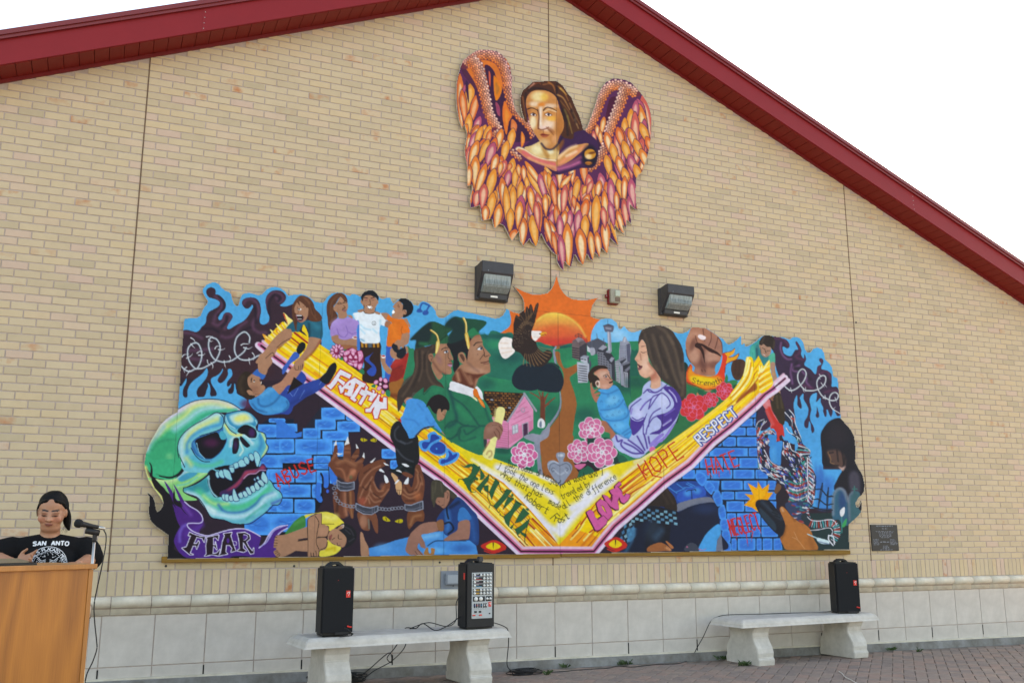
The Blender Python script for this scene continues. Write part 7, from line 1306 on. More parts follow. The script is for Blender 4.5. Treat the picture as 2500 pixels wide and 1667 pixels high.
def pav_mat(name, source):
    m = mat(name, 'a3948a', .9, .12, 16, .5, 150, c2='95867c', spec=.2, k=.8, coord='Object'); nt = m.node_tree; N, L = nt.nodes, nt.links; b = N['Principled BSDF']
    base = b.inputs['Base Color'].links[0].from_socket
    if source == 'object': rv = N.new('ShaderNodeObjectInfo').outputs['Random']
    else:
        a = N.new('ShaderNodeAttribute'); a.attribute_name = 'tint'; rv = a.outputs['Fac']
    r = N.new('ShaderNodeValToRGB'); e_ = r.color_ramp.elements
    e_[0].color = (.82, .80, .82, 1); e_[1].color = (1.12, 1.05, .98, 1); x_ = e_.new(.5); x_.color = (1, .96, .93, 1); y_ = e_.new(.86); y_.color = (1.1, .93, .88, 1)
    L.new(rv, r.inputs[0]); mx = N.new('ShaderNodeMix'); mx.data_type = 'RGBA'; mx.blend_type = 'MULTIPLY'; mx.inputs[0].default_value = 1
    L.new(base, mx.inputs[6]); L.new(r.outputs[0], mx.inputs[7]); L.new(mx.outputs[2], b.inputs['Base Color']); return m
M_PV_O, M_PV_A = pav_mat('clay paver', 'object'), pav_mat('clay paver field', 'attr')
PAV = tag(slope_box('pavement', -9.0, 15.0, -9.5, -.06, -.041, -.010, mat('paver sand', '8a7a6c', .95, .25, 20, .4, 200, k=.8)), kind='structure')
PW = .1
def pav_bm(bm, cx_, cy_, ang, ch=.004):
    c, s_ = math.cos(ang), math.sin(ang); a, b = PW - .003, PW / 2 - .003; z = gz(cx_) + rnd.uniform(-.0015, .0015); fs = []
    def V(px, py, dz): return bm.verts.new((cx_ + px * c - py * s_, cy_ + px * s_ + py * c, z + dz))
    o = [(-a, -b), (a, -b), (a, b), (-a, b)]
    F = [V(px - math.copysign(ch, px), py - math.copysign(ch, py), 0) for px, py in o]; M = [V(px, py, -.004) for px, py in o]; B = [V(px, py, -.02) for px, py in o]
    fs.append(bm.faces.new(F))
    for i in range(4):
        j = (i + 1) % 4; fs.append(bm.faces.new((M[i], M[j], F[j], F[i]))); fs.append(bm.faces.new((B[i], B[j], M[j], M[i])))
    return fs
cells = []
TH = math.radians(45); ct, st_ = math.cos(TH), math.sin(TH)
for i in range(-150, 170):
    for j in range(-150, 170):
        v = (i - j) % 4
        if v == 0: cx_, cy_, a = i + 1.0, j + .5, 0
        elif v == 2: cx_, cy_, a = i + .5, j + 0.0, math.pi / 2
        else: continue
        X, Y = (cx_ * ct - cy_ * st_) * PW + 3.0, (cx_ * st_ + cy_ * ct) * PW - 4.0
        if -7.5 < X < 13.5 and -7.5 < Y < -.17: cells.append((X, Y, a + TH))
def pvs(c):
    d = Vector((c[0], c[1], gz(c[0]))) - CAM; z = d.dot(_f)
    if z < .5: return 0
    px = 1250 + FPX * d.dot(_r) / z; py = 833.5 - FPX * d.dot(_u) / z
    return 1 / z ** 3 if (-10 < px < 2510 and py < 1690) else 0
ordp = sorted(range(len(cells)), key=lambda i: -pvs(cells[i])); one = set(i for i in ordp[:290] if pvs(cells[i]) > 0)
bm = bmesh.new(); tint = bm.faces.layers.float.new('tint')
b2 = bmesh.new(); z_ = gz; pav_bm(b2, 0, 0, 0); pme = bpy.data.meshes.new('paver'); bmesh.ops.translate(b2, vec=(0, 0, -gz(0)), verts=b2.verts); b2.normal_update(); b2.to_mesh(pme); b2.free(); pme.materials.append(M_PV_O)
for i, (X, Y, a) in enumerate(cells):
    if i in one:
        o = bpy.data.objects.new('paver', pme); COL.objects.link(o); o.parent = PAV; o.location = (X, Y, gz(X) + rnd.uniform(-.0015, .0015)); o.rotation_euler = (rnd.uniform(-.004, .004), math.atan(SL) + rnd.uniform(-.004, .004), a)
    else:
        v = rnd.random()
        for fc in pav_bm(bm, X, Y, a): fc[tint] = v
tag(bm_obj('paver_field', bm, M_PV_A, PAV), kind='stuff')
# ================================================================== the painted boards
MUR, ANG = paint_all()
def seam(C, P, w=5, al=.55):
    global CV
    CV = C; s('171319', np.array(P, float), w, sm=0, al=al)
for P_ in ([(434, 990), (426, 1130), (411, 1306)], [(788, 738), (782, 850), (769, 1262), (766, 1360)], [(1089, 770), (1086, 1060), (1083, 1356)], [(1362, 764), (1365, 1000), (1367, 1190), (1368, 1354)], [(1612, 808), (1621, 1174), (1626, 1352)], [(1838, 860), (1845, 1000), (1850, 1143), (1861, 1350)], [(1279, 756), (1443, 772)], [(2053, 1020), (2068, 1220), (2071, 1286)]): seam(MUR, P_)
seam(ANG, [(1359, 196), (1360, 400), (1360, 630)], 6, .6)
def board(thing, C, OUTL, yf, thick, xcuts, zcut=None, sp=1.5):
    global CV
    CV = C
    ox = thing.location.x
    r = cover(OUTL); mask = np.zeros((C.h, C.w), np.float32); mask[r[1] - C.y0:r[1] - C.y0 + r[2].shape[0], r[0] - C.x0:r[0] - C.x0 + r[2].shape[1]] = r[2]
    rng = np.random.default_rng(11)
    # brushwork: faint streaky variation of the paint film
    nz = rng.normal(0, 1, (C.h, C.w)).astype(np.float32); nz = blur(nz, 2) * 5; nz2 = blur(rng.normal(0, 1, (C.h, C.w)).astype(np.float32), 12) * 20
    img = np.clip(C.a * (1 + .022 * nz[..., None] + .02 * nz2[..., None]), 0, 1)
    img = np.where(img <= .04045, img / 12.92, ((img + .055) / 1.055) ** 2.4) * AK
    xs = np.arange(C.x0 + 1, C.x0 + C.w - 2, sp); ys = np.arange(C.y0 + 1, C.y0 + C.h - 2, sp)
    XX, YY = np.meshgrid(xs, ys)
    def samp(a):
        fx, fy = XX - C.x0 - .5, YY - C.y0 - .5; i0, j0 = np.clip(fx.astype(int), 0, C.w - 2), np.clip(fy.astype(int), 0, C.h - 2); u, v = fx - i0, fy - j0
        if a.ndim == 3: u, v = u[..., None], v[..., None]
        return (a[j0, i0] * (1 - u) + a[j0, i0 + 1] * u) * (1 - v) + (a[j0 + 1, i0] * (1 - u) + a[j0 + 1, i0 + 1] * u) * v
    colr = samp(img); mk = samp(mask) > .5
    a, b = (XX - 1250) / FPX, (YY - 833.5) / FPX
    dx = _f.x + _r.x * a - _u.x * b; dy = _f.y + _r.y * a - _u.y * b; dz = _f.z + _r.z * a - _u.z * b
    t = (yf - CAM.y) / dy; WX = CAM.x + t * dx; WZ = CAM.z + t * dz
    H, Wd = XX.shape
    q = np.stack([np.arange(H * Wd).reshape(H, Wd)[:-1, :-1], np.arange(H * Wd).reshape(H, Wd)[1:, :-1], np.arange(H * Wd).reshape(H, Wd)[1:, 1:], np.arange(H * Wd).reshape(H, Wd)[:-1, 1:]], -1).reshape(-1, 4)
    okq = mk.reshape(-1)[q].all(1)
    cx_ = WX.reshape(-1)[q].mean(1); cz_ = WZ.reshape(-1)[q].mean(1)
    out3 = [ony(x_, y_, yf) for x_, y_ in OUTL]; opoly = [(p.x, p.z) for p in out3]
    def clipx(P, x0, side):
        R = []
        for i in range(len(P)):
            A, B = P[i], P[(i + 1) % len(P)]; ia, ib = (A[0] - x0) * side >= 0, (B[0] - x0) * side >= 0
            if ia: R.append(A)
            if ia != ib:
                tt = (x0 - A[0]) / (B[0] - A[0]); R.append((x0, A[1] + tt * (B[1] - A[1])))
        return R
    def clipz(P, z0, side):
        return [(q_[1], q_[0]) for q_ in clipx([(p_[1], p_[0]) for p_ in P], z0, side)]
    edges = [-1e3] + [wx(c) for c in xcuts] + [1e3]; parts = []
    for k in range(len(edges) - 1):
        parts.append((edges[k], edges[k + 1], -1e3, 1e3))
    if zcut:
        x0, x1, zc = zcut; np_ = []
        for (e0, e1, _, _) in parts: np_.append((e0, e1, -1e3, 1e3))
        parts = np_
    G = .0012
    for (e0, e1, _, _) in parts:
        for (za, zb) in (((-1e3, zcut[2]), (zcut[2], 1e3)) if zcut else ((-1e3, 1e3),)):
            sel = okq & (cx_ > e0) & (cx_ <= e1) & (cz_ > za) & (cz_ <= zb)
            if sel.sum() < 40: continue
            Q = q[sel]; used, inv = np.unique(Q, return_inverse=True); Q = inv.reshape(-1, 4)
            V = np.stack([WX.reshape(-1)[used] - ox, np.full(len(used), yf), WZ.reshape(-1)[used]], 1)
            P = opoly
            if e0 > -1e2: P = clipx(P, e0 + G, 1)
            if e1 < 1e2: P = clipx(P, e1 - G, -1)
            if za > -1e2: P = clipz(P, za + G, 1)
            if zb < 1e2: P = clipz(P, zb - G, -1)
            nP = len(P); nv = len(V)
            BV = [(p_[0] - ox, yf + .0008, p_[1]) for p_ in P] + [(p_[0] - ox, yf + thick, p_[1]) for p_ in P]
            faces = [tuple(f_) for f_ in Q.tolist()] + [tuple(nv + i for i in range(nP))] + [tuple(nv + nP + i for i in range(nP))[::-1]] + [(nv + i, nv + (i + 1) % nP, nv + nP + (i + 1) % nP, nv + nP + i) for i in range(nP)]
            me = bpy.data.meshes.new('plywood_panel'); allv = np.concatenate([V, np.array(BV)]); me.from_pydata(allv.tolist(), [], faces); me.update()
            ca = me.color_attributes.new('paint', 'FLOAT_COLOR', 'POINT'); cc = np.ones((len(allv), 4), np.float32); cc[:nv, :3] = colr.reshape(-1, 3)[used]; cc[nv:, :3] = .3
            ca.data.foreach_set('color', cc.ravel())
            o = link('plywood_panel', me, [M_PAINT, M_EDGE], thing)
            mi = np.zeros(len(me.polygons), np.int32); mi[len(Q):] = 1; me.polygons.foreach_set('material_index', mi)
def paint_mat():
    m = bpy.data.materials.new('mural paint'); m.use_nodes = True; N, L = m.node_tree.nodes, m.node_tree.links; b = N['Principled BSDF']
    a = N.new('ShaderNodeAttribute'); a.attribute_name = 'paint'; L.new(a.outputs['Color'], b.inputs['Base Color'])
    b.inputs['Roughness'].default_value = .6; b.inputs['Specular IOR Level'].default_value = .18
    tc = N.new('ShaderNodeNewGeometry'); n = N.new('ShaderNodeTexNoise'); n.inputs['Scale'].default_value = 90; n.inputs['Detail'].default_value = 4; L.new(tc.outputs['Position'], n.inputs['Vector'])
    bp = N.new('ShaderNodeBump'); bp.inputs['Strength'].default_value = .12; bp.inputs['Distance'].default_value = .002; L.new(n.outputs[0], bp.inputs['Height']); L.new(bp.outputs[0], b.inputs['Normal'])
    return m
M_PAINT = paint_mat()
YF = -.052
mural = empty('painted_mural', (wx(39.3), -.01, wz(2.8)), 0, 'long cut-out plywood mural of a skull, eagle, graduates and yellow V band', 'mural')
mural.location.y = 0; mural.location.z = 0
board(mural, MUR, OUT, YF, .018, [-14.57, 3.45, 21.3, 39.33, 57.26, 75.25, 93.1], (0, 0, ony(1360, 765, YF).z))
bz0 = ony(1360, 1352, YF).z
for x0, x1 in ((-15.2, 39.0), (39.1, 92.6)): prism('ledger_strip', [(wx(x0) - mural.location.x, ony(1250 if x0 < 0 else 1600, 1358 if x0 < 0 else 1351, -.03).z - .020), (wx(x1) - mural.location.x, ony(1700, 1352, -.03).z - .020), (wx(x1) - mural.location.x, bz0 + .01), (wx(x0) - mural.location.x, bz0 + .01)], 'y', -.048, .002, M_LEDGE, mural, .003)
for z_ in (.35, .75):
    zz = bz0 + z_ * 2.2
    for k in range(7): box('standoff_batten', (wx(-12 + k * 17) - mural.location.x, -.017, zz), (.25, .034, .07), M_LEDGE, mural)
angel = empty('angel_cutout', (wx(39.5), 0, 0), 0, 'cut-out plywood angel with orange and purple feathered wings under the gable', 'mural')
board(angel, ANG, AOUT, -.046, .016, [39.55])
for (x_, z_) in ((30, 62), (39, 60), (48, 62), (36, 52), (43, 52)): box('standoff_batten', (wx(x_) - angel.location.x, -.015, wz(z_)), (.2, .031, .06), M_LEDGE, angel)
# ================================================================== concrete benches
def make_bench(fl, fr, label):
    """fl, fr: front bottom corners of the slab (world)"""
    fl, fr = Vector(fl), Vector(fr); d = fr - fl; L = math.hypot(d.x, d.y); rz = math.atan2(d.y, d.x)
    mid = (fl + fr) / 2; n = Vector((-d.y, d.x, 0)).normalized(); DP = .50
    c = mid + n * DP / 2; h = .37
    t = empty('concrete_bench', (c.x, c.y, gz(c.x)), rz, label, 'bench', 'concrete benches along the wall')
    # slab with moulded (ogee) edge, swept round
    prof = [(0, 0), (.012, .016), (.018, .034), (.030, .052), (.050, .064), (.075, .074)]
    bm = bmesh.new(); rings = []
    for ins, z in prof:
        a, b = L / 2 - ins * .9, DP / 2 - ins * .8
        R = []
        for sx, sy in ((-1, -1), (1, -1), (1, 1), (-1, 1)):
            R.append(bm.verts.new((sx * a, sy * b, h + z)))
        rings.append(R)
    bm.faces.new(rings[0][::-1]); bm.faces.new(rings[-1])
    for A, B in zip(rings[:-1], rings[1:]):
        for k in range(4): bm.faces.new((A[k], A[(k + 1) % 4], B[(k + 1) % 4], B[k]))
    bmesh.ops.bevel(bm, geom=[e_ for e_ in bm.edges if abs(e_.verts[0].co.z - e_.verts[1].co.z) > .005], offset=.006, segments=2, affect='EDGES')
    o = bm_obj('seat_slab', bm, M_BENCH, t)
    # S-curved pedestal legs: front profile in y-z, extruded in x
    fpro = [(.235, 0), (.245, .06), (.225, .075), (.232, .12), (.222, .165), (.190, .215), (.165, .26), (.170, .31), (.190, .345), (.205, .371)]
    poly = [(-y, z) for y, z in fpro] + [(y, z) for y, z in fpro[::-1]]
    for sx in (-1, 1):
        prism('leg', poly, 'x', sx * (L * .34) - .105, sx * (L * .34) + .105, M_BENCH, t, .006)
    return t
bL = make_bench((-.018, -1.02, 0), (1.80, -.83, 0), 'pale concrete bench with two black sound boxes standing on it')
bR = make_bench((4.29, -.69, 0), (6.20, -.53, 0), 'pale concrete bench with a single black speaker near its end')
BTOP = .37 + .074
# ================================================================== sound system
def sp_shell(t, w, d, h):
    # tapered cabinet: rounded back corners, slightly narrower at the back
    pl = [(-w / 2, -d / 2), (w / 2, -d / 2), (w / 2, d * .10), (w * .34, d / 2), (-w * .34, d / 2), (-w / 2, d * .10)]
    return prism('cabinet', pl, 'z', 0.012, h, M_BLACK, t, .014)
def f_logo(parent, x, y, z, sc, rotx=0):
    b = box('badge', (x, y, z), (.030 * sc, .004, .046 * sc), M_REDP, parent, .001)
    bm = bmesh.new(); bm_tube(bm, [(x - .009 * sc, y - .003, z + .002 * sc), (x - .002 * sc, y - .003, z + .011 * sc), (x + .010 * sc, y - .003, z + .013 * sc), (x + .005 * sc, y - .003, z), (x + .001 * sc, y - .003, z - .013 * sc)], [.0012 * sc, .0022 * sc, .0022 * sc, .0018 * sc, .0012 * sc], 6)
    bm_obj('badge_letter', bm, M_WHITE, b); return b
def handle(t, w, d, h):
    prism('handle', [(-w * .30, h - .006), (-w * .18, h + .022), (-w * .10, h + .034), (w * .10, h + .034), (w * .18, h + .022), (w * .30, h - .006), (w * .13, h - .006), (w * .08, h + .012), (-w * .08, h + .012), (-w * .13, h - .006)], 'y', -d * .12, d * .2, M_BLACK, t, .004)
def speaker(loc, rz, label, tilt=0.0):
    t = empty('speaker', loc, rz, label, 'speaker', 'loudspeakers on the benches'); t.rotation_euler = (tilt, 0, rz)
    w, d, h = .262, .25, .535
    sp_shell(t, w, d, h); handle(t, w, d, h)
    g_ = box('grille', (0, -d / 2 - .004, h / 2 + .008), (w - .016, .012, h - .04), M_GRILL, t, .005)
    f_logo(t, w * .30, -d / 2 - .011, h * .60, 1.15)
    box('jack_plate', (w * .14, -d / 2 - .010, .022), (w * .42, .006, .02), M_BLACK, t, .002)
    b = bmesh.new(); bm_tube(b, [(w * .30, -d / 2 - .01, .075), (w * .36, -d / 2 - .02, .07), (w * .42, -d / 2 - .022, .068)], .006, 8); bm_obj('plug', b, M_REDP, t)
    box('foot', (0, 0, .007), (w * .8, d * .7, .014), M_BLACK, t, .003)
    box('power_light', (-w * .02, -d / 2 - .0105, h * .80), (.004, .002, .004), M_REDP, t)
    return t
pL = ony(818, 1553, -.86)
sp1 = speaker((pL.x - .01, -.80, gz(.2) + BTOP), math.radians(4), 'black speaker with red badge left of the mixer on the same bench')
pR = ony(2085, 1497, -.40)
sp2 = speaker((5.865, -.36, gz(5.9) + BTOP), math.radians(-16), 'lone black speaker with red badge on the bench near the plaque')
# powered mixer in its speaker-shaped case
mx = empty('powered_mixer', (1.50, -.675, gz(1.5) + BTOP), math.radians(6), 'black powered mixer with silver panel full of white knobs', 'mixer')
w, d, h = .272, .25, .555
sp_shell(mx, w, d, h); handle(mx, w, d, h)
box('front_bezel', (0, -d / 2 - .003, h / 2 + .008), (w - .012, .012, h - .03), M_BLACK, mx, .005)
pz0, pz1, px0, px1 = .095, .475, -.088, .108; fy = -d / 2 - .0105
pan = box('control_panel', ((px0 + px1) / 2, fy, (pz0 + pz1) / 2), (px1 - px0, .006, pz1 - pz0), M_SILVER, mx, .002)
fy2 = fy - .0035
M_DARKP = mat('panel black print', '23262b', .6)
M_STRIP = {'b': mat('strip blue', '2c3c7a', .6), 'r': mat('strip red', 'b02c2a', .6), 'p': mat('strip plum', '5a2440', .6), 't': mat('strip teal', '23789a', .6), 'o': mat('strip ochre', 'b08636', .6)}
def knob(x, z, r=.0085):
    k_ = lathe('knob', [(r * 1.25, 0), (r * 1.2, .003), (r, .004), (r * .88, .012), (r * .6, .0135)], M_WHITE, pan, 12, Matrix.Translation((x, fy2, z)) @ Matrix.Rotation(math.radians(90), 4, 'X'))
pitch_x = (px1 - px0)
def PX(u): return px0 + u * pitch_x
def PZ(v): return pz1 - v * (pz1 - pz0)
for rr, (v, cc) in enumerate(((.055, 'b'), (.13, 'r'), (.21, 'p'), (.285, 't'))):
    box('channel_strip', (PX(.5), fy2 + .0005, PZ(v)), (pitch_x * .92, .001, .024), M_DARKP, pan)
    box('colour_band', (PX(.30), fy2 - .0005, PZ(v) - .009), (pitch_x * .34, .001, .006), M_STRIP[cc], pan)
    box('print_line', (PX(.27), fy2 - .0006, PZ(v) + .006), (pitch_x * .13, .001, .003), M_WHITE, pan)
    for u in ((.13, .44, .60, .76, .90) if rr == 0 else (.13, .60, .76, .90)): knob(PX(u), PZ(v))
for v in (.385, .455):
    box('channel_strip', (PX(.5), fy2 + .0005, PZ(v)), (pitch_x * .92, .001, .024), M_DARKP, pan)
    box('colour_band', (PX(.27), fy2 - .0005, PZ(v)), (pitch_x * .18, .001, .012), M_STRIP['o'], pan)
    for u in (.13, .44, .60, .76, .90): knob(PX(u), PZ(v))
for x0, x1 in ((.05, .64), (.68, .97)): box('output_section', (PX((x0 + x1) / 2), fy2 + .0005, PZ(.575)), (pitch_x * (x1 - x0), .001, .042), M_DARKP, pan)
knob(PX(.20), PZ(.575), .0145); knob(PX(.44), PZ(.575), .0145); knob(PX(.75), PZ(.575)); knob(PX(.90), PZ(.575))
f_logo(mx, PX(.88), fy2, PZ(.70), .85)
for i, u in enumerate((.13, .24, .35, .46, .59, .69)):
    box('input_slot', (PX(u), fy2, PZ(.72)), (.0135, .003, .036), M_DARKP, pan, .001)
    b = bmesh.new(); bm_tube(b, [(PX(u), fy2 - .004, PZ(.70)), (PX(u), fy2 - .008, PZ(.73))], .004, 8); bm_obj('jack_plug', b, M_CHROME if i > 3 else M_STRIP['brpt'[i]], pan)
    lathe('jack_ring', [(.006, 0), (.006, .002), (.0035, .002)], M_SILVER, pan, 10, Matrix.Translation((PX(u), fy2, PZ(.785))) @ Matrix.Rotation(math.radians(90), 4, 'X'))
for u in (.18, .40): box('socket', (PX(u), fy2, PZ(.855)), (.024, .003, .016), M_DARKP, pan, .001)
for u, cc in ((.10, 'r'), (.42, 'r')): box('red_plug', (PX(u), fy2 - .003, PZ(.925)), (.026, .008, .010), M_REDP, pan, .002)
box('power_inlet', (PX(.87), fy2, PZ(.90)), (.014, .003, .011), M_DARKP, pan)
f_b = box('side_badge', (-w / 2 - .001, -d * .35, h * .80), (.004, .024, .055), M_REDP, mx, .001)
prism('strap_block', [(-.012, h + .01), (.034, h + .01), (.030, h + .052), (-.008, h + .052)], 'y', -d * .46, -d * .30, M_LAMP, mx, .004)
# ================================================================== things fixed to the wall
M_LENS = mat('ribbed lamp lens', '8b9698', .25, .25, 30, spec=.5, stretch=(3, 1, .3), c2='6d787a')
def wall_light(xl, zt, zb, label):
    W_, D_ = .345, .205; Hh = zt - zb
    t = empty('wall_light', (xl + W_ / 2, 0, zb), 0, label, 'wall light', 'flood lights above the mural')
    box('back_box', (0, -.028, Hh / 2), (W_, .06, Hh), M_LAMP, t, .008)
    # hood: side profile y-z, overhanging the slanted lens
    prism('hood', [(-.056, Hh * 1.0), (-.15, Hh * 1.04), (-D_, Hh * 1.04), (-D_, Hh * .72), (-D_ + .012, Hh * .66), (-.075, Hh * .12), (-.056, Hh * .06)], 'x', -W_ / 2 + .002, W_ / 2 - .002, M_LAMP, t, .005)
    # refractor bulges forward below the hood
    L = prism('lens', [(-.10, Hh * .66), (-D_ + .004, Hh * .66), (-D_ + .022, Hh * .34), (-.11, Hh * .19), (-.07, Hh * .19)], 'x', -W_ / 2 + .030, W_ / 2 - .026, M_LENS, t, .006)
    for k in range(14): box('lens_rib', (-W_ / 2 + .05 + k * (W_ - .1) / 13, -D_ + .0105, Hh * .50), (.006, .003, Hh * .28), M_LENS, L, 0, Matrix.Rotation(math.radians(-10), 3, 'X'))
    prism('lower_lip', [(-.056, Hh * .02), (-.10, Hh * .02), (-.105, Hh * .17), (-.056, Hh * .17)], 'x', -W_ / 2 + .02, W_ / 2 - .03, M_LAMP, t, .004)
    box('maker_label', (.0, -.1045, Hh * .085), (.075, .003, .018), M_WHITE, t)
    lathe('set_screw', [(.006, 0), (.005, .003)], M_GREYBOX, t, 8, Matrix.Translation((-W_ * .3, -D_, Hh * .76)) @ Matrix.Rotation(math.radians(90), 4, 'X'))
    return t
wall_light(1.74, 3.885, 3.535, 'dark bronze flood light above the eagle wing, left of the orange sun')
wall_light(3.885, 3.875, 3.575, 'dark bronze flood light above the raised fist and woman')
# horn strobe
st = ony(1493, 727, 0); t = empty('alarm_strobe', (st.x, 0, st.z - .08), 0, 'small red and beige alarm strobe between the two flood lights', 'alarm')
M_ALRED = mat('alarm red', '7c1c20', .5); M_ALB = mat('aged beige plastic', '8f897b', .4, .15, 30); M_ALC = mat('clear lens', 'aab09e', .15, spec=.6)
box('red_box', (0, -.022, .08), (.115, .048, .16), M_ALRED, t, .006); box('housing', (.006, -.06, .083), (.118, .04, .155), M_ALB, t, .014)
box('strobe_lens', (.028, -.083, .11), (.06, .02, .07), M_ALC, t, .008); box('horn_grille', (.028, -.081, .045), (.06, .008, .045), mat('strobe brown', '6e5a4c', .6), t, .003); box('side_tab', (-.072, -.018, .085), (.03, .02, .035), M_ALRED, t, .004)
lathe('tab_screw', [(.006, 0), (.004, .004)], M_SILVER, t, 8, Matrix.Translation((-.074, -.028, .09)) @ Matrix.Rotation(math.radians(90), 4, 'X'))
# outlet
a, b = ony(1077, 1393, 0), ony(1127, 1437, 0)
t = empty('outlet_box', ((a.x + b.x) / 2 + .005, 0, b.z), 0, 'grey weatherproof outlet box on the brick behind the mixer', 'outlet')
w_, h_ = b.x - a.x + .02, a.z - b.z
box('mounting_plate', (0, -.008, h_ / 2), (w_, .018, h_), M_GREYBOX, t, .003); box('cover', (-.002, -.026, h_ * .55), (w_ * .66, .03, h_ * .62), M_GREYBOX, t, .008); box('cover_face', (-.002, -.0425, h_ * .55), (w_ * .5, .006, h_ * .46), mat('grey cover', '9aa0a6', .45), t, .003)
lathe('latch_screw', [(.007, 0), (.006, .005)], M_LAMP, t, 10, Matrix.Translation((-.002, -.042, h_ * .20)) @ Matrix.Rotation(math.radians(90), 4, 'X'))
# plaque
px0_, px1_, pz0_, pz1_ = wx(97.85), wx(103.75), wz(3.0), wz(7.35)
t = empty('plaque', ((px0_ + px1_) / 2, 0, pz0_), 0, 'small black plaque with rows of white lettering right of the mural', 'plaque')
PWd, PHt = px1_ - px0_, pz1_ - pz0_
box('plate', (0, -.008, PHt / 2), (PWd, .014, PHt), mat('plaque black', '161a24', .35), t, .002)
M_LET = mat('plaque lettering', '8f95a2', .6)
def scribble(x0, x1, z, hh):
    bm = bmesh.new(); x = x0; r_ = random.Random(int(z * 1e5) + int(x0 * 1e4))
    while x < x1:
        ww = min(r_.uniform(.012, .05), x1 - x)
        n = max(1, int(ww / .006))
        for k in range(n):
            xx = x + k * .006; bm_box(bm, (xx + .002, -.0158, z + r_.uniform(-.15, .15) * hh), (.0032, .001, hh * r_.uniform(.6, 1)))
        x += ww + .008
    bm_obj('lettering_line', bm, M_LET, t)
for v, a_, b_, hh in ((.05, .20, .84, .014), (.15, .41, .62, .011), (.255, .17, .86, .008), (.30, .26, .82, .008), (.35, .29, .75, .008), (.40, .29, .75, .008), (.445, .30, .75, .008), (.49, .36, .70, .008), (.56, .06, .27, .008), (.61, .06, .26, .008), (.66, .06, .28, .008), (.71, .06, .27, .008), (.76, .06, .29, .008), (.66, .31, .65, .014), (.57, .69, .85, .008), (.62, .69, .89, .008), (.67, .69, .92, .008), (.72, .69, .96, .008), (.76, .69, .93, .008), (.81, .41, .62, .008), (.86, .40, .63, .008), (.90, .39, .64, .008), (.96, .29, .76, .012)):
    scribble(-PWd / 2 + a_ * PWd, -PWd / 2 + b_ * PWd, PHt * (1 - v), hh)
# wall anchors left in the bricks
for i, (x_, y_) in enumerate(((405, 1381), (718, 1381), (1073.5, 1372), (2090, 787))):
    p_ = ony(x_, y_, 0)
    o = lathe('wall_anchor', [(.011, 0), (.010, .006), (.005, .010)], M_LAMP, None, 10, Matrix.Rotation(math.radians(90), 4, 'X')); o.location = (p_.x, .002, p_.z)
    tag(o, ('dark metal anchor in the bricks under the purple FEAR ribbon', 'dark metal anchor in the bricks left of the bench speaker', 'dark metal anchor in the bricks above the outlet box', 'dark metal anchor in the bricks beside the control joint')[i], 'anchor', 'anchors left in the wall')
# ================================================================== cables, weeds, small things
def on_g(x, y, z=.004):
    p_ = onz(x, y, z); return (p_.x, p_.y, gz(p_.x) + z)
def cable(name, P, label, r=.0042, cat='cable', m=None, group=None):
    o = tube(name, P, r, m or M_CABLE, None, 6); tag(o, label, cat, group); return o
bt = lambda X: gz(X) + BTOP
cable('power_cable', [(.30, -.97, bt(.3) + .07), (.33, -1.00, bt(.3) + .05), (.36, -.98, bt(.3) + .012), (.30, -.99, bt(.3) + .006), (.26, -1.0, bt(.3) + .006), (.32, -.93, bt(.3) + .006), (.37, -.90, bt(.3) + .02), (.39, -.86, bt(.3) + .006), (.30, -.62, bt(.3) + .005), (.36, -.50, bt(.3) - .05), (.40, -.46, .18), (.44, -.42, .02), (.52, -.36, .006 + gz(.5))], 'short black cable plugged into the speaker left of the mixer')
cable('signal_cable', [(1.36, -.72, bt(1.4) + .28), (1.32, -.73, bt(1.3) + .22), (1.31, -.75, bt(1.3) + .08), (1.24, -.72, bt(1.2) + .03), (1.10, -.66, bt(1.1) + .06), (.98, -.60, bt(1.0) + .02), (.97, -.55, bt(1.) + .006), (1.02, -.50, bt(1.0) + .006), (1.0, -.40, .40), (.98, -.36, .28), (.88, -.32, .17), (.74, -.30, .10), (.62, -.28, .02), (.50, -.30, .006 + gz(.5))], 'black cable hanging from the mixer down behind the concrete bench')
cable('looped_cable', [(1.37, -.70, bt(1.4) + .11), (1.28, -.74, bt(1.3) + .06), (1.18, -.78, bt(1.2) + .02), (1.12, -.74, bt(1.1) + .006), (1.06, -.62, bt(1.) + .05), (1.02, -.55, bt(1.0) + .006), (.95, -.48, bt(.95) + .004), (.93, -.40, .36), (.90, -.34, .28), (.84, -.32, .20), (.88, -.32, .16), (.86, -.31, .24), (.70, -.30, .12), (.60, -.28, .05), (.44, -.28, .008 + gz(.4)), (.3, -.25, .006 + gz(.3))], 'looped black cable drooping under the bench toward the coil')
def coil(c, R, n, label, turns=9):
    P = []; r_ = random.Random(n)
    for i in range(turns * 10):
        a = i / 10 * 2 * math.pi; rr = R * (1 + .35 * math.sin(i * .37 + n) + r_.uniform(-.06, .06))
        P.append((c[0] + rr * math.cos(a) * 1.35 + .03 * math.sin(i * .21), c[1] + rr * math.sin(a) * .7, gz(c[0]) + .006 + .005 * (i // 10) + .004 * math.sin(i * .9)))
    return cable('cable_coil', P, label, .0042)
coil((.42, -.30, 0), .13, 3, 'heap of black cable on the pavers between the bench legs', 14)
coil((2.12, -.36, 0), .085, 5, 'tangle of black cable on the pavers past the bench end', 9)
cable('drop_cable', [(1.63, -.72, bt(1.6) + .05), (1.68, -.72, bt(1.6) + .045), (1.78, -.70, bt(1.7) - .01 + .02), (1.83, -.66, bt(1.8) - .03), (1.86, -.60, .30), (1.88, -.52, .12), (1.95, -.45, .05), (2.0, -.40, .010 + gz(2.)), (2.08, -.36, .008 + gz(2.))], 'black cable dropping off the bench end beside the mixer')
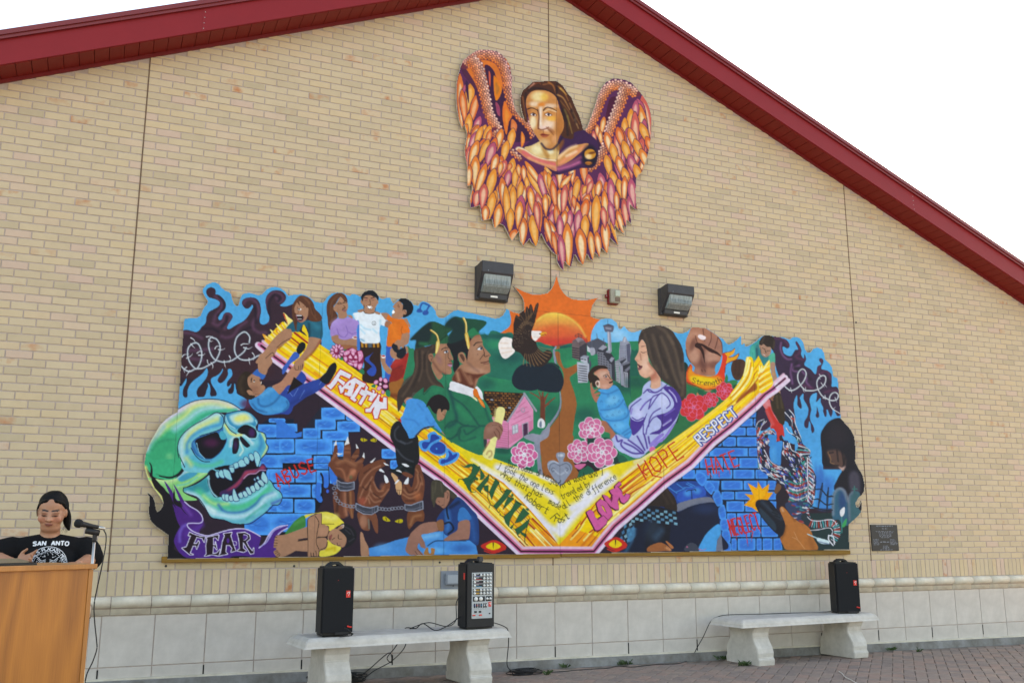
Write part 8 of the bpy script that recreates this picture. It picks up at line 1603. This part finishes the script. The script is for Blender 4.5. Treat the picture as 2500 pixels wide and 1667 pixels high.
P = [on_g(x_, y_) for x_, y_ in ((1262, 1642), (1300, 1640), (1360, 1639), (1420, 1634), (1480, 1630), (1510, 1625), (1545, 1627), (1600, 1621), (1660, 1618), (1690, 1604))]
pB = bR.location
P += [(4.12, -.14, .10), (4.22, -.13, .22), (4.32, -.12, .36), (4.40, -.13, bt(4.4) - .02), (4.50, -.18, bt(4.5) + .004), (4.9, -.20, bt(4.9) + .004), (5.3, -.19, bt(5.3) + .004), (5.75, -.22, bt(5.7) + .006), (5.86, -.25, bt(5.8) + .05)]
cable('speaker_cable', P, 'long thin cable running along the kerb and up onto the far bench', .0040)
o = tube('pale_cord', [on_g(x_, y_, .006) for x_, y_ in ((2048, 1638), (2056, 1643), (2064, 1652), (2078, 1659), (2092, 1667), (2110, 1676))], .0035, mat('pale cord', 'd8d4cc', .7), None, 6); tag(o, 'short curl of pale cord lying on the pavers', 'cord')
M_WEED = mat('weed green', '4c6238', .7, .35, 30, k=.7)
def weed(x, y, R, n, label):
    bm = bmesh.new(); r_ = random.Random(int(x * 100)); z0 = gz(x)
    for k in range(n):
        a = r_.uniform(0, 6.28); q = r_.uniform(0, R); cx_, cy_ = x + q * math.cos(a) * 2.2, y + q * math.sin(a) * .6; hh = r_.uniform(.018, .06); ln_ = r_.uniform(0, 6.28); wv = r_.uniform(.003, .007)
        dx, dy = math.cos(ln_), math.sin(ln_)
        v = [bm.verts.new((cx_ - dy * wv, cy_ + dx * wv, z0)), bm.verts.new((cx_ + dy * wv, cy_ - dx * wv, z0)), bm.verts.new((cx_ + dx * hh * .5 + dy * wv * .7, cy_ + dy * hh * .5, z0 + hh * .7)), bm.verts.new((cx_ + dx * hh, cy_ + dy * hh, z0 + hh * r_.uniform(.4, 1)))]
        bm.faces.new((v[0], v[1], v[2])); bm.faces.new((v[0], v[2], v[3]))
    tag(bm_obj('weed', bm, M_WEED), label, 'weed', 'weeds in the paver joints')
for x_, y_, R_, n_, lb in ((2015, 1585, .09, 110, 'dense green weed tuft by the kerb behind the far bench'), (1748, 1604, .045, 45, 'small weed at the kerb beside the far bench leg'), (1820, 1624, .04, 40, 'low weed at the foot of the far bench leg'), (1118, 1650, .03, 40, 'small weed beside the mixer bench leg'), (1527, 1621, .05, 40, 'weed sprouting along the cable below the kerb'), (1375, 1628, .03, 22, 'thin weed sprig on the bare kerb line left of the cable weed'), (2140, 1581, .03, 25, 'small weed at the kerb past the far bench'), (2240, 1590, .025, 16, 'tiny weed in the pavers past the far bench end'), (1337, 1646, .025, 18, 'tiny weed in the pavers near the cable tangle')):
    p_ = onz(x_, y_, 0); weed(p_.x, min(p_.y, -.075), R_, n_, lb)
# ================================================================== lectern
def wood_mat(name, c, c2, sc, axis='z'):
    m = bpy.data.materials.new(name); m.use_nodes = True; N, L = m.node_tree.nodes, m.node_tree.links; b = N['Principled BSDF']; b.inputs['Roughness'].default_value = .42
    tc = N.new('ShaderNodeTexCoord'); mp = N.new('ShaderNodeMapping'); mp.inputs['Scale'].default_value = (1, 1, .16); L.new(tc.outputs['Object'], mp.inputs[0])
    nz = N.new('ShaderNodeTexNoise'); nz.inputs['Scale'].default_value = 3.2; nz.inputs['Detail'].default_value = 2; L.new(mp.outputs[0], nz.inputs['Vector'])
    mu = N.new('ShaderNodeMath'); mu.operation = 'MULTIPLY'; mu.inputs[1].default_value = sc; L.new(nz.outputs[0], mu.inputs[0])
    fr = N.new('ShaderNodeMath'); fr.operation = 'PINGPONG'; fr.inputs[1].default_value = 1.0; L.new(mu.outputs[0], fr.inputs[0])
    mp2 = N.new('ShaderNodeMapping'); mp2.inputs['Scale'].default_value = (1, 1, .02); L.new(tc.outputs['Object'], mp2.inputs[0])
    n2 = N.new('ShaderNodeTexNoise'); n2.inputs['Scale'].default_value = 240; n2.inputs['Detail'].default_value = 4; L.new(mp2.outputs[0], n2.inputs['Vector'])
    ad = N.new('ShaderNodeMix'); ad.data_type = 'FLOAT'; ad.inputs[0].default_value = .62; L.new(fr.outputs[0], ad.inputs[2]); L.new(n2.outputs[0], ad.inputs[3])
    r = N.new('ShaderNodeValToRGB'); r.color_ramp.elements[0].position = .22; r.color_ramp.elements[1].position = .78; r.color_ramp.elements[0].color = (*lin(c2), 1); r.color_ramp.elements[1].color = (*lin(c), 1)
    L.new(ad.outputs[0], r.inputs[0]); L.new(r.outputs[0], b.inputs['Base Color'])
    # glued-up staves: two slightly different tones
    return m
M_OAK = wood_mat('honey oak veneer', 'ab6a26', '824a16', 14); M_OAK2 = wood_mat('honey oak edge', 'b0743a', '935d28', 6)
TH_L = math.radians(33); LH = 1.062
pr = onz(234.6, 1377, LH)                     # front right corner of the top
LW, LD = .84, .40
ax = Vector((math.cos(TH_L), math.sin(TH_L), 0)); ay = Vector((-math.sin(TH_L), math.cos(TH_L), 0))
lc = Vector((pr.x, pr.y, 0)) - ax * (LW / 2 + .012) + ay * (LD / 2)
lect = empty('lectern', (lc.x, lc.y, gz(lc.x)), TH_L, 'honey oak lectern standing in front of the speaking woman', 'lectern')
box('front_panel', (0, -LD / 2 + .012, LH / 2 - .004), (LW - .05, .016, LH - .034), M_OAK, lect, .001)
for sx in (-1, 1): box('side_panel', (sx * (LW / 2 - .0125), .0, LH / 2 - .014), (.025, LD, LH - .028), M_OAK2, lect, .0015)
box('top', (0, .005, LH - .013), (LW + .024, LD + .04, .026), M_OAK2, lect, .003)
box('shelf', (0, .03, LH - .25), (LW - .05, LD - .08, .018), M_OAK2, lect)
box('plinth', (0, .01, .03), (LW - .05, LD - .05, .06), M_OAK2, lect)
top_z = gz(lc.x) + LH
# tablet on the lectern
tb = ony(100, 1378, lc.y)
t = empty('tablet', (lc.x + .02, lc.y - .02, top_z), TH_L, 'black tablet lying on top of the lectern', 'tablet')
tabc = box('case', (0, -.03, .014), (.26, .18, .012), M_BLACK, t, .003, Matrix.Rotation(math.radians(7), 3, 'X')); box('screen', (0, -.03, .0215), (.235, .155, .002), mat('dark glass', '0a0b0e', .12), t, 0, Matrix.Rotation(math.radians(7), 3, 'X'))
# ================================================================== microphone on its stand
MY = lc.y + .12
m0 = ony(231, 1312, MY); base = Vector((m0.x, MY, gz(m0.x)))
ms = empty('microphone_stand', base, 0, 'steel microphone stand beside the lectern with a black clip on top', 'microphone stand')
tube('upper_tube', [(0, 0, .80), (0, 0, m0.z - base.z)], .008, M_CHROME, ms, 12, False); tube('lower_tube', [(0, 0, .03), (0, 0, .82)], .0115, M_CHROME, ms, 12, False)
lathe('height_clutch', [(.014, .78), (.0165, .79), (.0165, .84), (.012, .85)], mat('clutch', '8a8078', .4, metal=.6), ms, 16); lathe('base', [(.13, 0), (.13, .012), (.05, .028), (.018, .04)], M_BLACK, ms, 28)
m1, m2 = ony(182, 1275, MY - .03), ony(246, 1288, MY)
cl = ony(233, 1296, MY)
tube('clip_post', [(0, 0, m0.z - base.z - .02), (.0, 0, m0.z - base.z + .02), (cl.x - base.x, 0, cl.z - base.z)], [.011, .012, .009], M_BLACK, ms, 12)
d = (m1 - m2).normalized()
clipo = tube('clip', [cl + d * .05 - base - Vector((0, 0, .006)), cl - d * .02 - base - Vector((0, 0, .006))], [.018, .016], M_BLACK, ms, 14, False)
mic = empty('microphone', m2, 0, 'black handheld microphone in the stand clip pointing at the woman', 'microphone')
L_ = (m1 - m2).length
Mr = d.to_track_quat('Z', 'Y').to_matrix().to_4x4()
lathe('handle', [(.0095, 0.012), (.0105, .02), (.012, L_ * .40), (.016, L_ * .70), (.0185, L_ * .74)], M_BLACK, mic, 18, Mr)
lathe('grille', [(.0185, L_ * .74), (.0225, L_ * .78), (.0225, L_ * .80), (.0235, L_ * .86), (.022, L_ * .93), (.016, L_ * .985), (.006, L_ * 1.01)], M_GRILL, mic, 18, Mr); lathe('connector', [(.0085, -.022), (.0095, -.018), (.0095, .012)], M_CHROME, mic, 14, Mr)
def mp(x_, y_, Y): p_ = ony(x_, y_, Y); return (p_.x, p_.y, p_.z)
cable('microphone_cable', [tuple(m2 - d * .02), mp(254, 1294, MY), mp(259, 1306, MY), mp(258, 1330, MY), mp(253, 1360, MY), mp(245, 1400, MY), mp(236, 1440, MY), mp(230, 1475, MY), mp(231, 1515, MY), mp(236, 1565, MY), mp(236, 1585, MY), mp(226, 1615, MY), mp(212, 1645, MY), mp(206, 1680, MY), mp(200, 1740, MY), (base.x + .02, MY, gz(base.x) + .01), (base.x - .1, MY + .1, gz(base.x) + .006)], 'black microphone cable curving down beside the lectern', .0036)
# ================================================================== the woman at the lectern
PY = -1.72
hc = ony(127, 1247, PY)                       # centre of the head in the picture
px_ = hc.x; pz0 = gz(px_)
sc = (PY - CAM.y) / 1.0 / FPX                 # metres per photo pixel at her distance (approx.)
WOM = empty('person', (px_, PY, pz0), 0, 'woman in black printed t-shirt looking down behind the lectern', 'person')
def lx(x, dy=0.0): return ony(x, 1300, PY + dy).x - px_
def lz(y, x=125, dy=0.0): return ony(x, y, PY + dy).z - pz0
SKINM = None
def blob(bm, c, r, rot=None, seg=20):
    m_ = Matrix.Translation(Vector(c)) @ (rot.to_4x4() if rot else Matrix.Identity(4)) @ Matrix.Diagonal((r[0], r[1], r[2], 1))
    bmesh.ops.create_uvsphere(bm, u_segments=seg, v_segments=max(8, seg // 2), radius=1.0, matrix=m_)
def limb(bm, P, R, n=14):
    P = [Vector(p) for p in P]
    bm_tube(bm, P, R, n, True)
    for p, r in ((P[0], R[0]), (P[-1], R[-1])): blob(bm, p, (r, r, r), None, 14)
def remesh(bm, vox, smooth_it, name):
    me = bpy.data.meshes.new(name); bm.to_mesh(me); bm.free(); o = bpy.data.objects.new(name + '_tmp', me); COL.objects.link(o)
    r = o.modifiers.new('r', 'REMESH'); r.mode = 'VOXEL'; r.voxel_size = vox; r.use_smooth_shade = True
    s_ = o.modifiers.new('s', 'SMOOTH'); s_.factor = .5; s_.iterations = smooth_it
    dg = bpy.context.evaluated_depsgraph_get(); ev = o.evaluated_get(dg); out = bpy.data.meshes.new_from_object(ev); out.name = name
    bpy.data.objects.remove(o); bpy.data.meshes.remove(me)
    for p_ in out.polygons: p_.use_smooth = True
    return out
top, chin = lz(1205), lz(1291); HHt = top - chin; hz = (top + chin) / 2
sh_z = lz(1316); nk_z = lz(1303)
k = HHt / .225
def body_bm():
    bm = bmesh.new()
    tilt = Matrix.Rotation(math.radians(14), 3, 'X') @ Matrix.Rotation(math.radians(-6), 3, 'Z')
    H = Vector((0, .0, hz))
    def hp(x, y, z): return H + tilt @ Vector((x * k, y * k, z * k))
    blob(bm, hp(0, .02, .03), (.082 * k, .095 * k, .088 * k), tilt)            # cranium
    blob(bm, hp(0, -.012, -.025), (.077 * k, .078 * k, .082 * k), tilt)        # face
    blob(bm, hp(0, -.03, -.070), (.061 * k, .052 * k, .042 * k), tilt)         # jaw
    blob(bm, hp(0, -.058, -.090), (.024 * k, .022 * k, .018 * k), tilt)        # chin
    for sx in (-1, 1):
        blob(bm, hp(sx * .043, -.050, -.036), (.031 * k, .026 * k, .030 * k), tilt)   # cheek
        blob(bm, hp(sx * .030, -.072, .012), (.026 * k, .014 * k, .010 * k), tilt)    # brow ridge
        blob(bm, hp(sx * .031, -.072, -.004), (.017 * k, .013 * k, .011 * k), tilt)   # closed lids
        blob(bm, hp(sx * .083, .012, -.012), (.009 * k, .018 * k, .028 * k), tilt)    # ear
        blob(bm, hp(sx * .013, -.089, -.036), (.010 * k, .011 * k, .009 * k), tilt)   # nostril wing
    limb(bm, [hp(0, -.082, .004), hp(0, -.092, -.018), hp(0, -.101, -.034)], [.008 * k, .010 * k, .0125 * k], 10)
    blob(bm, hp(0, -.078, -.062), (.024 * k, .014 * k, .007 * k), tilt); blob(bm, hp(0, -.077, -.071), (.020 * k, .014 * k, .007 * k), tilt)
    blob(bm, (0, .00, chin + .01), (.062 * k, .055 * k, .04 * k))               # full under-chin
    limb(bm, [(0, .02, chin + .03), (0, .035, nk_z), (0, .045, sh_z - .05)], [.058 * k, .060 * k, .075 * k], 18)
    # trunk, hips, legs
    limb(bm, [(-.13, .05, sh_z - .075), (.13, .05, sh_z - .075)], [.075, .075], 16)
    blob(bm, (0, .03, sh_z - .20), (.185, .125, .19)); blob(bm, (0, .03, sh_z - .40), (.18, .135, .17)); blob(bm, (0, .04, sh_z - .58), (.195, .14, .16))
    hipz = sh_z - .64
    for sx in (-1, 1):
        limb(bm, [(sx * .10, .04, hipz), (sx * .105, .03, hipz * .55), (sx * .10, .05, .09)], [.095, .070, .045], 14)
        limb(bm, [(sx * .10, .06, .045), (sx * .11, -.08, .035)], [.042, .035], 12)
    return bm, hp, tilt
bmb, hp, tilt = body_bm()
# arms: shoulder -> elbow -> wrist -> hand (world-measured hands)
tz = top_z - pz0
sL, sR = Vector((-.215, .05, sh_z - .075)), Vector((.215, .05, sh_z - .075))
eL, eR = Vector((lx(-2) - .03, -.02, tz + .02)), Vector((lx(226) + .005, .0, tz - .005))
wL = ony(36, 1374, PY - .16) - Vector((px_, PY, pz0)); wR = ony(193, 1376, PY - .20) - Vector((px_, PY, pz0))
limb(bmb, [sL, (sL + eL) / 2, eL], [.070, .062, .050]); limb(bmb, [eL, (eL + wL) / 2 + Vector((0, 0, -.005)), wL], [.050, .040, .027])
limb(bmb, [sR, (sR + eR) / 2, eR], [.070, .062, .050]); limb(bmb, [eR, (eR + wR) / 2 + Vector((0, 0, -.004)), wR], [.050, .040, .027])
def hand(bm, w, fwd, side, up, curls, spread):
    """palm from wrist w along fwd; fingers fan to 'side'"""
    fwd, side, up = fwd.normalized(), side.normalized(), up.normalized(); pc = w + fwd * .045
    R3 = Matrix((side, fwd, up)).transposed()
    blob(bm, pc, (.037, .046, .016), R3, 16)
    for i, (o_, L_) in enumerate(((-.027, .062), (-.009, .072), (.010, .068), (.027, .054))):
        b0 = w + fwd * .082 + side * o_; P = [b0 - fwd * .02]; ang = 0; p = b0
        dr = (fwd + side * o_ * spread).normalized()
        for j, fr in enumerate((.45, .32, .23)):
            ang += curls[i]; dd = (dr * math.cos(ang) - up * math.sin(ang)); p = p + dd * L_ * fr; P.append(p)
        limb(bm, [P[0], b0] + P[1:], [.0095, .0092, .0085, .0078, .0068], 8)
    tb_ = w + fwd * .03 - side * .032
    limb(bm, [tb_, tb_ + (-side * .7 + fwd * .7) * .03 - up * .006, tb_ + (-side * .5 + fwd) * .052 - up * .018], [.012, .0105, .008], 8)
wLv, wRv = Vector(wL), Vector(wR)
hand(bmb, wLv, Vector((.75, -.25, .25)), Vector((.1, -.5, -.85)), Vector((-.35, -.75, .5)) * -1, (.15, .35, .55, .65), 3)
hand(bmb, wRv, Vector((-.85, -.35, -.05)), Vector((-.3, .9, .0)), Vector((0, .05, 1)), (.16, .14, .15, .18), 3)
body_me = remesh(bmb, .0052, 3, 'body')
M_SKIN = bpy.data.materials.new('skin'); M_SKIN.use_nodes = True
N, L = M_SKIN.node_tree.nodes, M_SKIN.node_tree.links; b = N['Principled BSDF']; at = N.new('ShaderNodeAttribute'); at.attribute_name = 'skin'; L.new(at.outputs['Color'], b.inputs['Base Color']); b.inputs['Roughness'].default_value = .5; b.inputs['Subsurface Weight'].default_value = .08; b.inputs['Subsurface Radius'].default_value = (.01, .004, .002)
# skin colouring: brows, closed lids, lips, warm cheeks
V = np.empty(len(body_me.vertices) * 3, np.float32); body_me.vertices.foreach_get('co', V); V = V.reshape(-1, 3)
inv = np.array((Matrix(tilt)).transposed()); loc_ = (V - np.array([0, 0, hz])) @ inv.T / k
col = np.tile(np.array(lin('a8765c'), np.float32), (len(V), 1))
def dab(c, x, y, rx, ry, am):
    w_ = np.clip(1.25 - np.sqrt(((loc_[:, 0] - x) / rx) ** 2 + ((loc_[:, 2] - y) / ry) ** 2), 0, 1) * am; w_ *= (loc_[:, 1] < -.03)
    w_ = np.clip(w_ * 2, 0, am)[:, None]; col[:] = col * (1 - w_) + np.array(lin(c), np.float32) * w_
for sx in (-1, 1):
    dab('b4745e', sx * .042, -.036, .028, .022, .7); dab('8a5c4a', sx * .031, -.002, .021, .011, .8); dab('21140f', sx * .031, -.012, .019, .0042, 1)
    for q in range(7): xq = .014 + q * .0055; dab('1d1310', sx * xq, .017 + .006 * math.sin((q + 1) / 7 * 2.4), .006, .0042, .95)
dab('8d4c44', 0, -.066, .024, .010, .85); dab('3c1c1a', 0, -.0665, .020, .0025, .9); dab('c09078', 0, -.03, .008, .02, .5); dab('8a5a46', 0, -.046, .012, .004, .7)
ca = body_me.color_attributes.new('skin', 'FLOAT_COLOR', 'POINT'); cc = np.ones((len(V), 4), np.float32); cc[:, :3] = col; ca.data.foreach_set('color', cc.ravel())
body = link('body', body_me, M_SKIN, WOM)
# t-shirt
bm = bmesh.new()
limb(bm, [(-.155, .05, sh_z - .072), (0, .048, sh_z - .058), (.155, .05, sh_z - .072)], [.085, .098, .085], 18)
blob(bm, (0, .02, sh_z - .20), (.212, .150, .19)); blob(bm, (0, .02, sh_z - .38), (.212, .158, .19)); blob(bm, (0, .03, sh_z - .54), (.225, .165, .16))
for sx in (-1, 1): blob(bm, (sx * .085, -.065, sh_z - .215), (.095, .085, .085))
for a_, e_ in ((sL, eL), (sR, eR)): limb(bm, [a_ * 1.0, a_.lerp(e_, .45), a_.lerp(e_, .80)], [.092, .090, .082])
shirt_me = remesh(bm, .008, 5, 't_shirt')
# open the neck: drop faces inside the collar
b2 = bmesh.new(); b2.from_mesh(shirt_me)
nb = Vector((0, .035, nk_z + .0))
kill = [v for v in b2.verts if ((v.co.x / (.082 * k)) ** 2 + ((v.co.y - .012) / (.088 * k)) ** 2) < 1 and v.co.z > sh_z + .004 + .35 * (v.co.y + .06)]
bmesh.ops.delete(b2, geom=kill, context='VERTS'); b2.to_mesh(shirt_me); b2.free()
M_SHIRT = mat('black cotton', '0d0d10', .9, .2, 25, .25, 260, spec=.2)
shirt = link('t_shirt', shirt_me, M_SHIRT, WOM)
so_ = shirt.modifiers.new('cloth', 'SOLIDIFY'); so_.thickness = .004; so_.offset = 0
# dark trousers
bm = bmesh.new(); hipz = sh_z - .64
blob(bm, (0, .04, hipz + .02), (.215, .16, .13))
for sx in (-1, 1): limb(bm, [(sx * .10, .04, hipz), (sx * .105, .03, hipz * .55), (sx * .10, .05, .10)], [.108, .085, .062], 14)
link('trousers', remesh(bm, .012, 4, 'trousers'), mat('dark denim', '1c2130', .9, .2, 30), WOM)
# printed shirt front: text and round emblem laid on the cloth
dg = bpy.context.evaluated_depsgraph_get(); bvh = BVHTree.FromPolygons([v.co.copy() for v in shirt_me.vertices], [tuple(p_.vertices) for p_ in shirt_me.polygons])
def on_shirt(x, z):
    h_ = bvh.ray_cast(Vector((x, -1, z)), Vector((0, 1, 0)))[0]
    return Vector((x, (h_.y if h_ else -.1) - .0045, z))
M_PRINT = mat('white shirt print', 'd4d6da', .8)
BMP = bmesh.new()
def pline(P, w, closed=False):
    P = [Vector((p[0], p[1])) for p in P]
    if closed: P.append(P[0])
    for A, B in zip(P[:-1], P[1:]):
        dd = B - A
        if dd.length < 1e-6: continue
        n_ = Vector((-dd.y, dd.x)).normalized() * w / 2; ns = max(1, int(dd.length / .012)); prev = None
        for q in range(ns + 1):
            c_ = A + dd * q / ns; pr_ = [BMP.verts.new(on_shirt(c_.x + n_.x, c_.y + n_.y)), BMP.verts.new(on_shirt(c_.x - n_.x, c_.y - n_.y))]
            if prev: BMP.faces.new((prev[0], prev[1], pr_[1], pr_[0]))
            prev = pr_
GL = {'S': [(2, 5.5, 1, 6, 0, 5, 0, 4, 1, 3.2, 2, 2.6, 2, 1, 1, 0, 0, .6)], 'A': [(0, 0, 1, 6, 2, 0), (.4, 2, 1.6, 2)], 'N': [(0, 0, 0, 6, 2, 0, 2, 6)], 'T': [(0, 6, 2, 6), (1, 6, 1, 0)], 'O': [(1, 6, 2, 5, 2, 1, 1, 0, 0, 1, 0, 5, 1, 6)], 'R': [(0, 0, 0, 6, 1.6, 6, 2, 5, 1.6, 3.3, 0, 3), (1, 3, 2, 0)], 'L': [(0, 6, 0, 0, 2, 0)], 'P': [(0, 0, 0, 6, 1.7, 6, 2, 4.6, 1.7, 3, 0, 3)], 'C': [(2, 5, 1, 6, 0, 5, 0, 1, 1, 0, 2, 1)], 'Z': [(0, 6, 2, 6, 0, 0, 2, 0)], 'M': [(0, 0, 0, 6, 1, 3, 2, 6, 2, 0)], 'E': [(2, 6, 0, 6, 0, 0, 2, 0), (0, 3, 1.5, 3)], 'D': [(0, 0, 0, 6, 1.3, 6, 2, 4.5, 2, 1.5, 1.3, 0, 0, 0)], 'I': [(1, 6, 1, 0)], 'U': [(0, 6, 0, 1, 1, 0, 2, 1, 2, 6)], '.': [(1, 2.6, 1, 3.2)]}
def glyph(ch, o, u, v, cw, chh, w):
    for st in GL.get(ch, []):
        q = [o + u * (st[i] / 2 * cw) + v * (st[i + 1] / 6 * chh) for i in range(0, len(st), 2)]; pline(q, w)
t0, t1 = lx(81, -.14), lx(172, -.14); tzx = lz(1331, 125, -.14); adv = (t1 - t0) / 8.0; chh = lz(1321, 125, -.14) - tzx
for i, ch in enumerate('SAN ANTO'):
    bow = -.004 * ((i - 3.5) / 3.5) ** 2
    glyph(ch, Vector((t0 + i * adv, tzx + bow + .002)), Vector((1, 0)), Vector((0, 1)), adv * .72, chh, .0072)
cxm, rad = (lx(74, -.14) + lx(170, -.14)) / 2, (lx(170, -.14) - lx(74, -.14)) / 2; czm = lz(1334, 125, -.14) - rad
for rr, w_ in ((rad, .0028), (rad * .74, .0018)): pline([(cxm + rr * math.cos(a_ * math.pi / 24), czm + rr * math.sin(a_ * math.pi / 24)) for a_ in range(48)], w_, True)
ring = 'MURALS.PLACAZO.MEDIA.'
for i, ch in enumerate(ring):
    a_ = math.radians(178 - i * 9.2 + (0)); v_ = Vector((math.cos(a_), math.sin(a_))); u_ = Vector((v_.y, -v_.x)); glyph(ch, Vector((cxm, czm)) + v_ * rad * .79, u_, v_, .013, rad * .155, .0032)
# eagle-like emblem: spread wings of slanted feathers over a shield
for sx in (-1, 1):
    for q in range(5): pline([(cxm + sx * rad * .10, czm + rad * (.30 - q * .07)), (cxm + sx * rad * (.30 + .02 * q), czm + rad * (.22 - q * .08)), (cxm + sx * rad * (.56 - q * .05), czm + rad * (.44 - q * .13))], .0026)
    pline([(cxm + sx * rad * .16, czm - rad * .12), (cxm + sx * rad * .44, czm - rad * .30)], .003)
pline([(cxm - rad * .12, czm + rad * .12), (cxm + rad * .12, czm + rad * .12), (cxm + rad * .12, czm - rad * .22), (cxm, czm - rad * .32), (cxm - rad * .12, czm - rad * .22)], .0032, True)
for q in range(3): pline([(cxm - rad * .10, czm + rad * (.06 - q * .1)), (cxm + rad * .10, czm + rad * (.0 - q * .1))], .0035)
rq = random.Random(3)
for q in range(34): a_ = rq.uniform(.3, 2.84); r_ = rad * rq.uniform(.45, .68); pline([(cxm + r_ * math.cos(a_), czm + r_ * math.sin(a_)), (cxm + (r_ + .006) * math.cos(a_), czm + (r_ + .006) * math.sin(a_))], .0022)
bm_obj('shirt_print', BMP, M_PRINT, shirt)
# hair: pulled back, loose strands at the side, tail over the shoulder
bm = bmesh.new()
blob(bm, hp(0, .034, .046), (.088 * k, .098 * k, .082 * k), tilt, 28); blob(bm, hp(.012, .062, .02), (.080 * k, .075 * k, .085 * k), tilt, 24); blob(bm, hp(.02, .02, .105), (.038 * k, .04 * k, .028 * k), tilt)
for sx, a in ((-1, .058), (1, .062)): limb(bm, [hp(sx * .030, -.055, .082), hp(sx * a, -.030, .062), hp(sx * .083, .004, .022)], [.009 * k, .010 * k, .008 * k], 10)
limb(bm, [hp(.040, .085, .02), hp(.078, .075, -.045), hp(.090, .055, -.09), hp(.104, .04, -.125)], [.040 * k, .030 * k, .024 * k, .010 * k], 12)
hair_me = remesh(bm, .006, 3, 'hair')
b2 = bmesh.new(); b2.from_mesh(hair_me)
invM = Matrix(tilt).transposed()
kill = []
for v in b2.verts:
    q = invM @ (v.co - Vector((0, 0, hz))) / k
    # keep the face clear below a rounded hairline
    if q.y < -.012 and q.z < .070 - 5.5 * q.x * q.x - .02 * (abs(q.x) > .06) and abs(q.x) < .079: kill.append(v)
bmesh.ops.delete(b2, geom=kill, context='VERTS')
r_ = random.Random(9)
def strand(P, r0):
    bm_tube(b2, P, [r0, r0 * .8, r0 * .3], 5)
for q in range(16):
    o_ = r_.uniform(-.008, .008); strand([hp(.080 + o_, .02 + o_, .03), hp(.098 + o_, .02, -.03 + o_), hp(.100 + o_ * 2, .015, -.08), hp(.088 + o_ * 3.5, .01, -.12 - r_.uniform(0, .03))], .0013)
for q in range(7): o_ = r_.uniform(-.004, .004); strand([hp(-.078 + o_, -.005, .05), hp(-.086 + o_, -.01, .01), hp(-.082 + o_, -.012, -.02 - r_.uniform(0, .02))], .0012)
b2.to_mesh(hair_me); b2.free()
M_HAIR = mat('black hair', '0a0706', .6, .5, 50, .4, 90, stretch=(1, 1, .12), spec=.2)
link('hair', hair_me, M_HAIR, WOM)
for p_ in hair_me.polygons: p_.use_smooth = True
# shoes
for sx in (-1, 1):
    bm = bmesh.new(); limb(bm, [(sx * .10, .07, .042), (sx * .105, -.02, .045), (sx * .11, -.10, .034)], [.048, .050, .040], 12); link('shoe', remesh(bm, .01, 2, 'shoe'), M_BLACK, WOM)
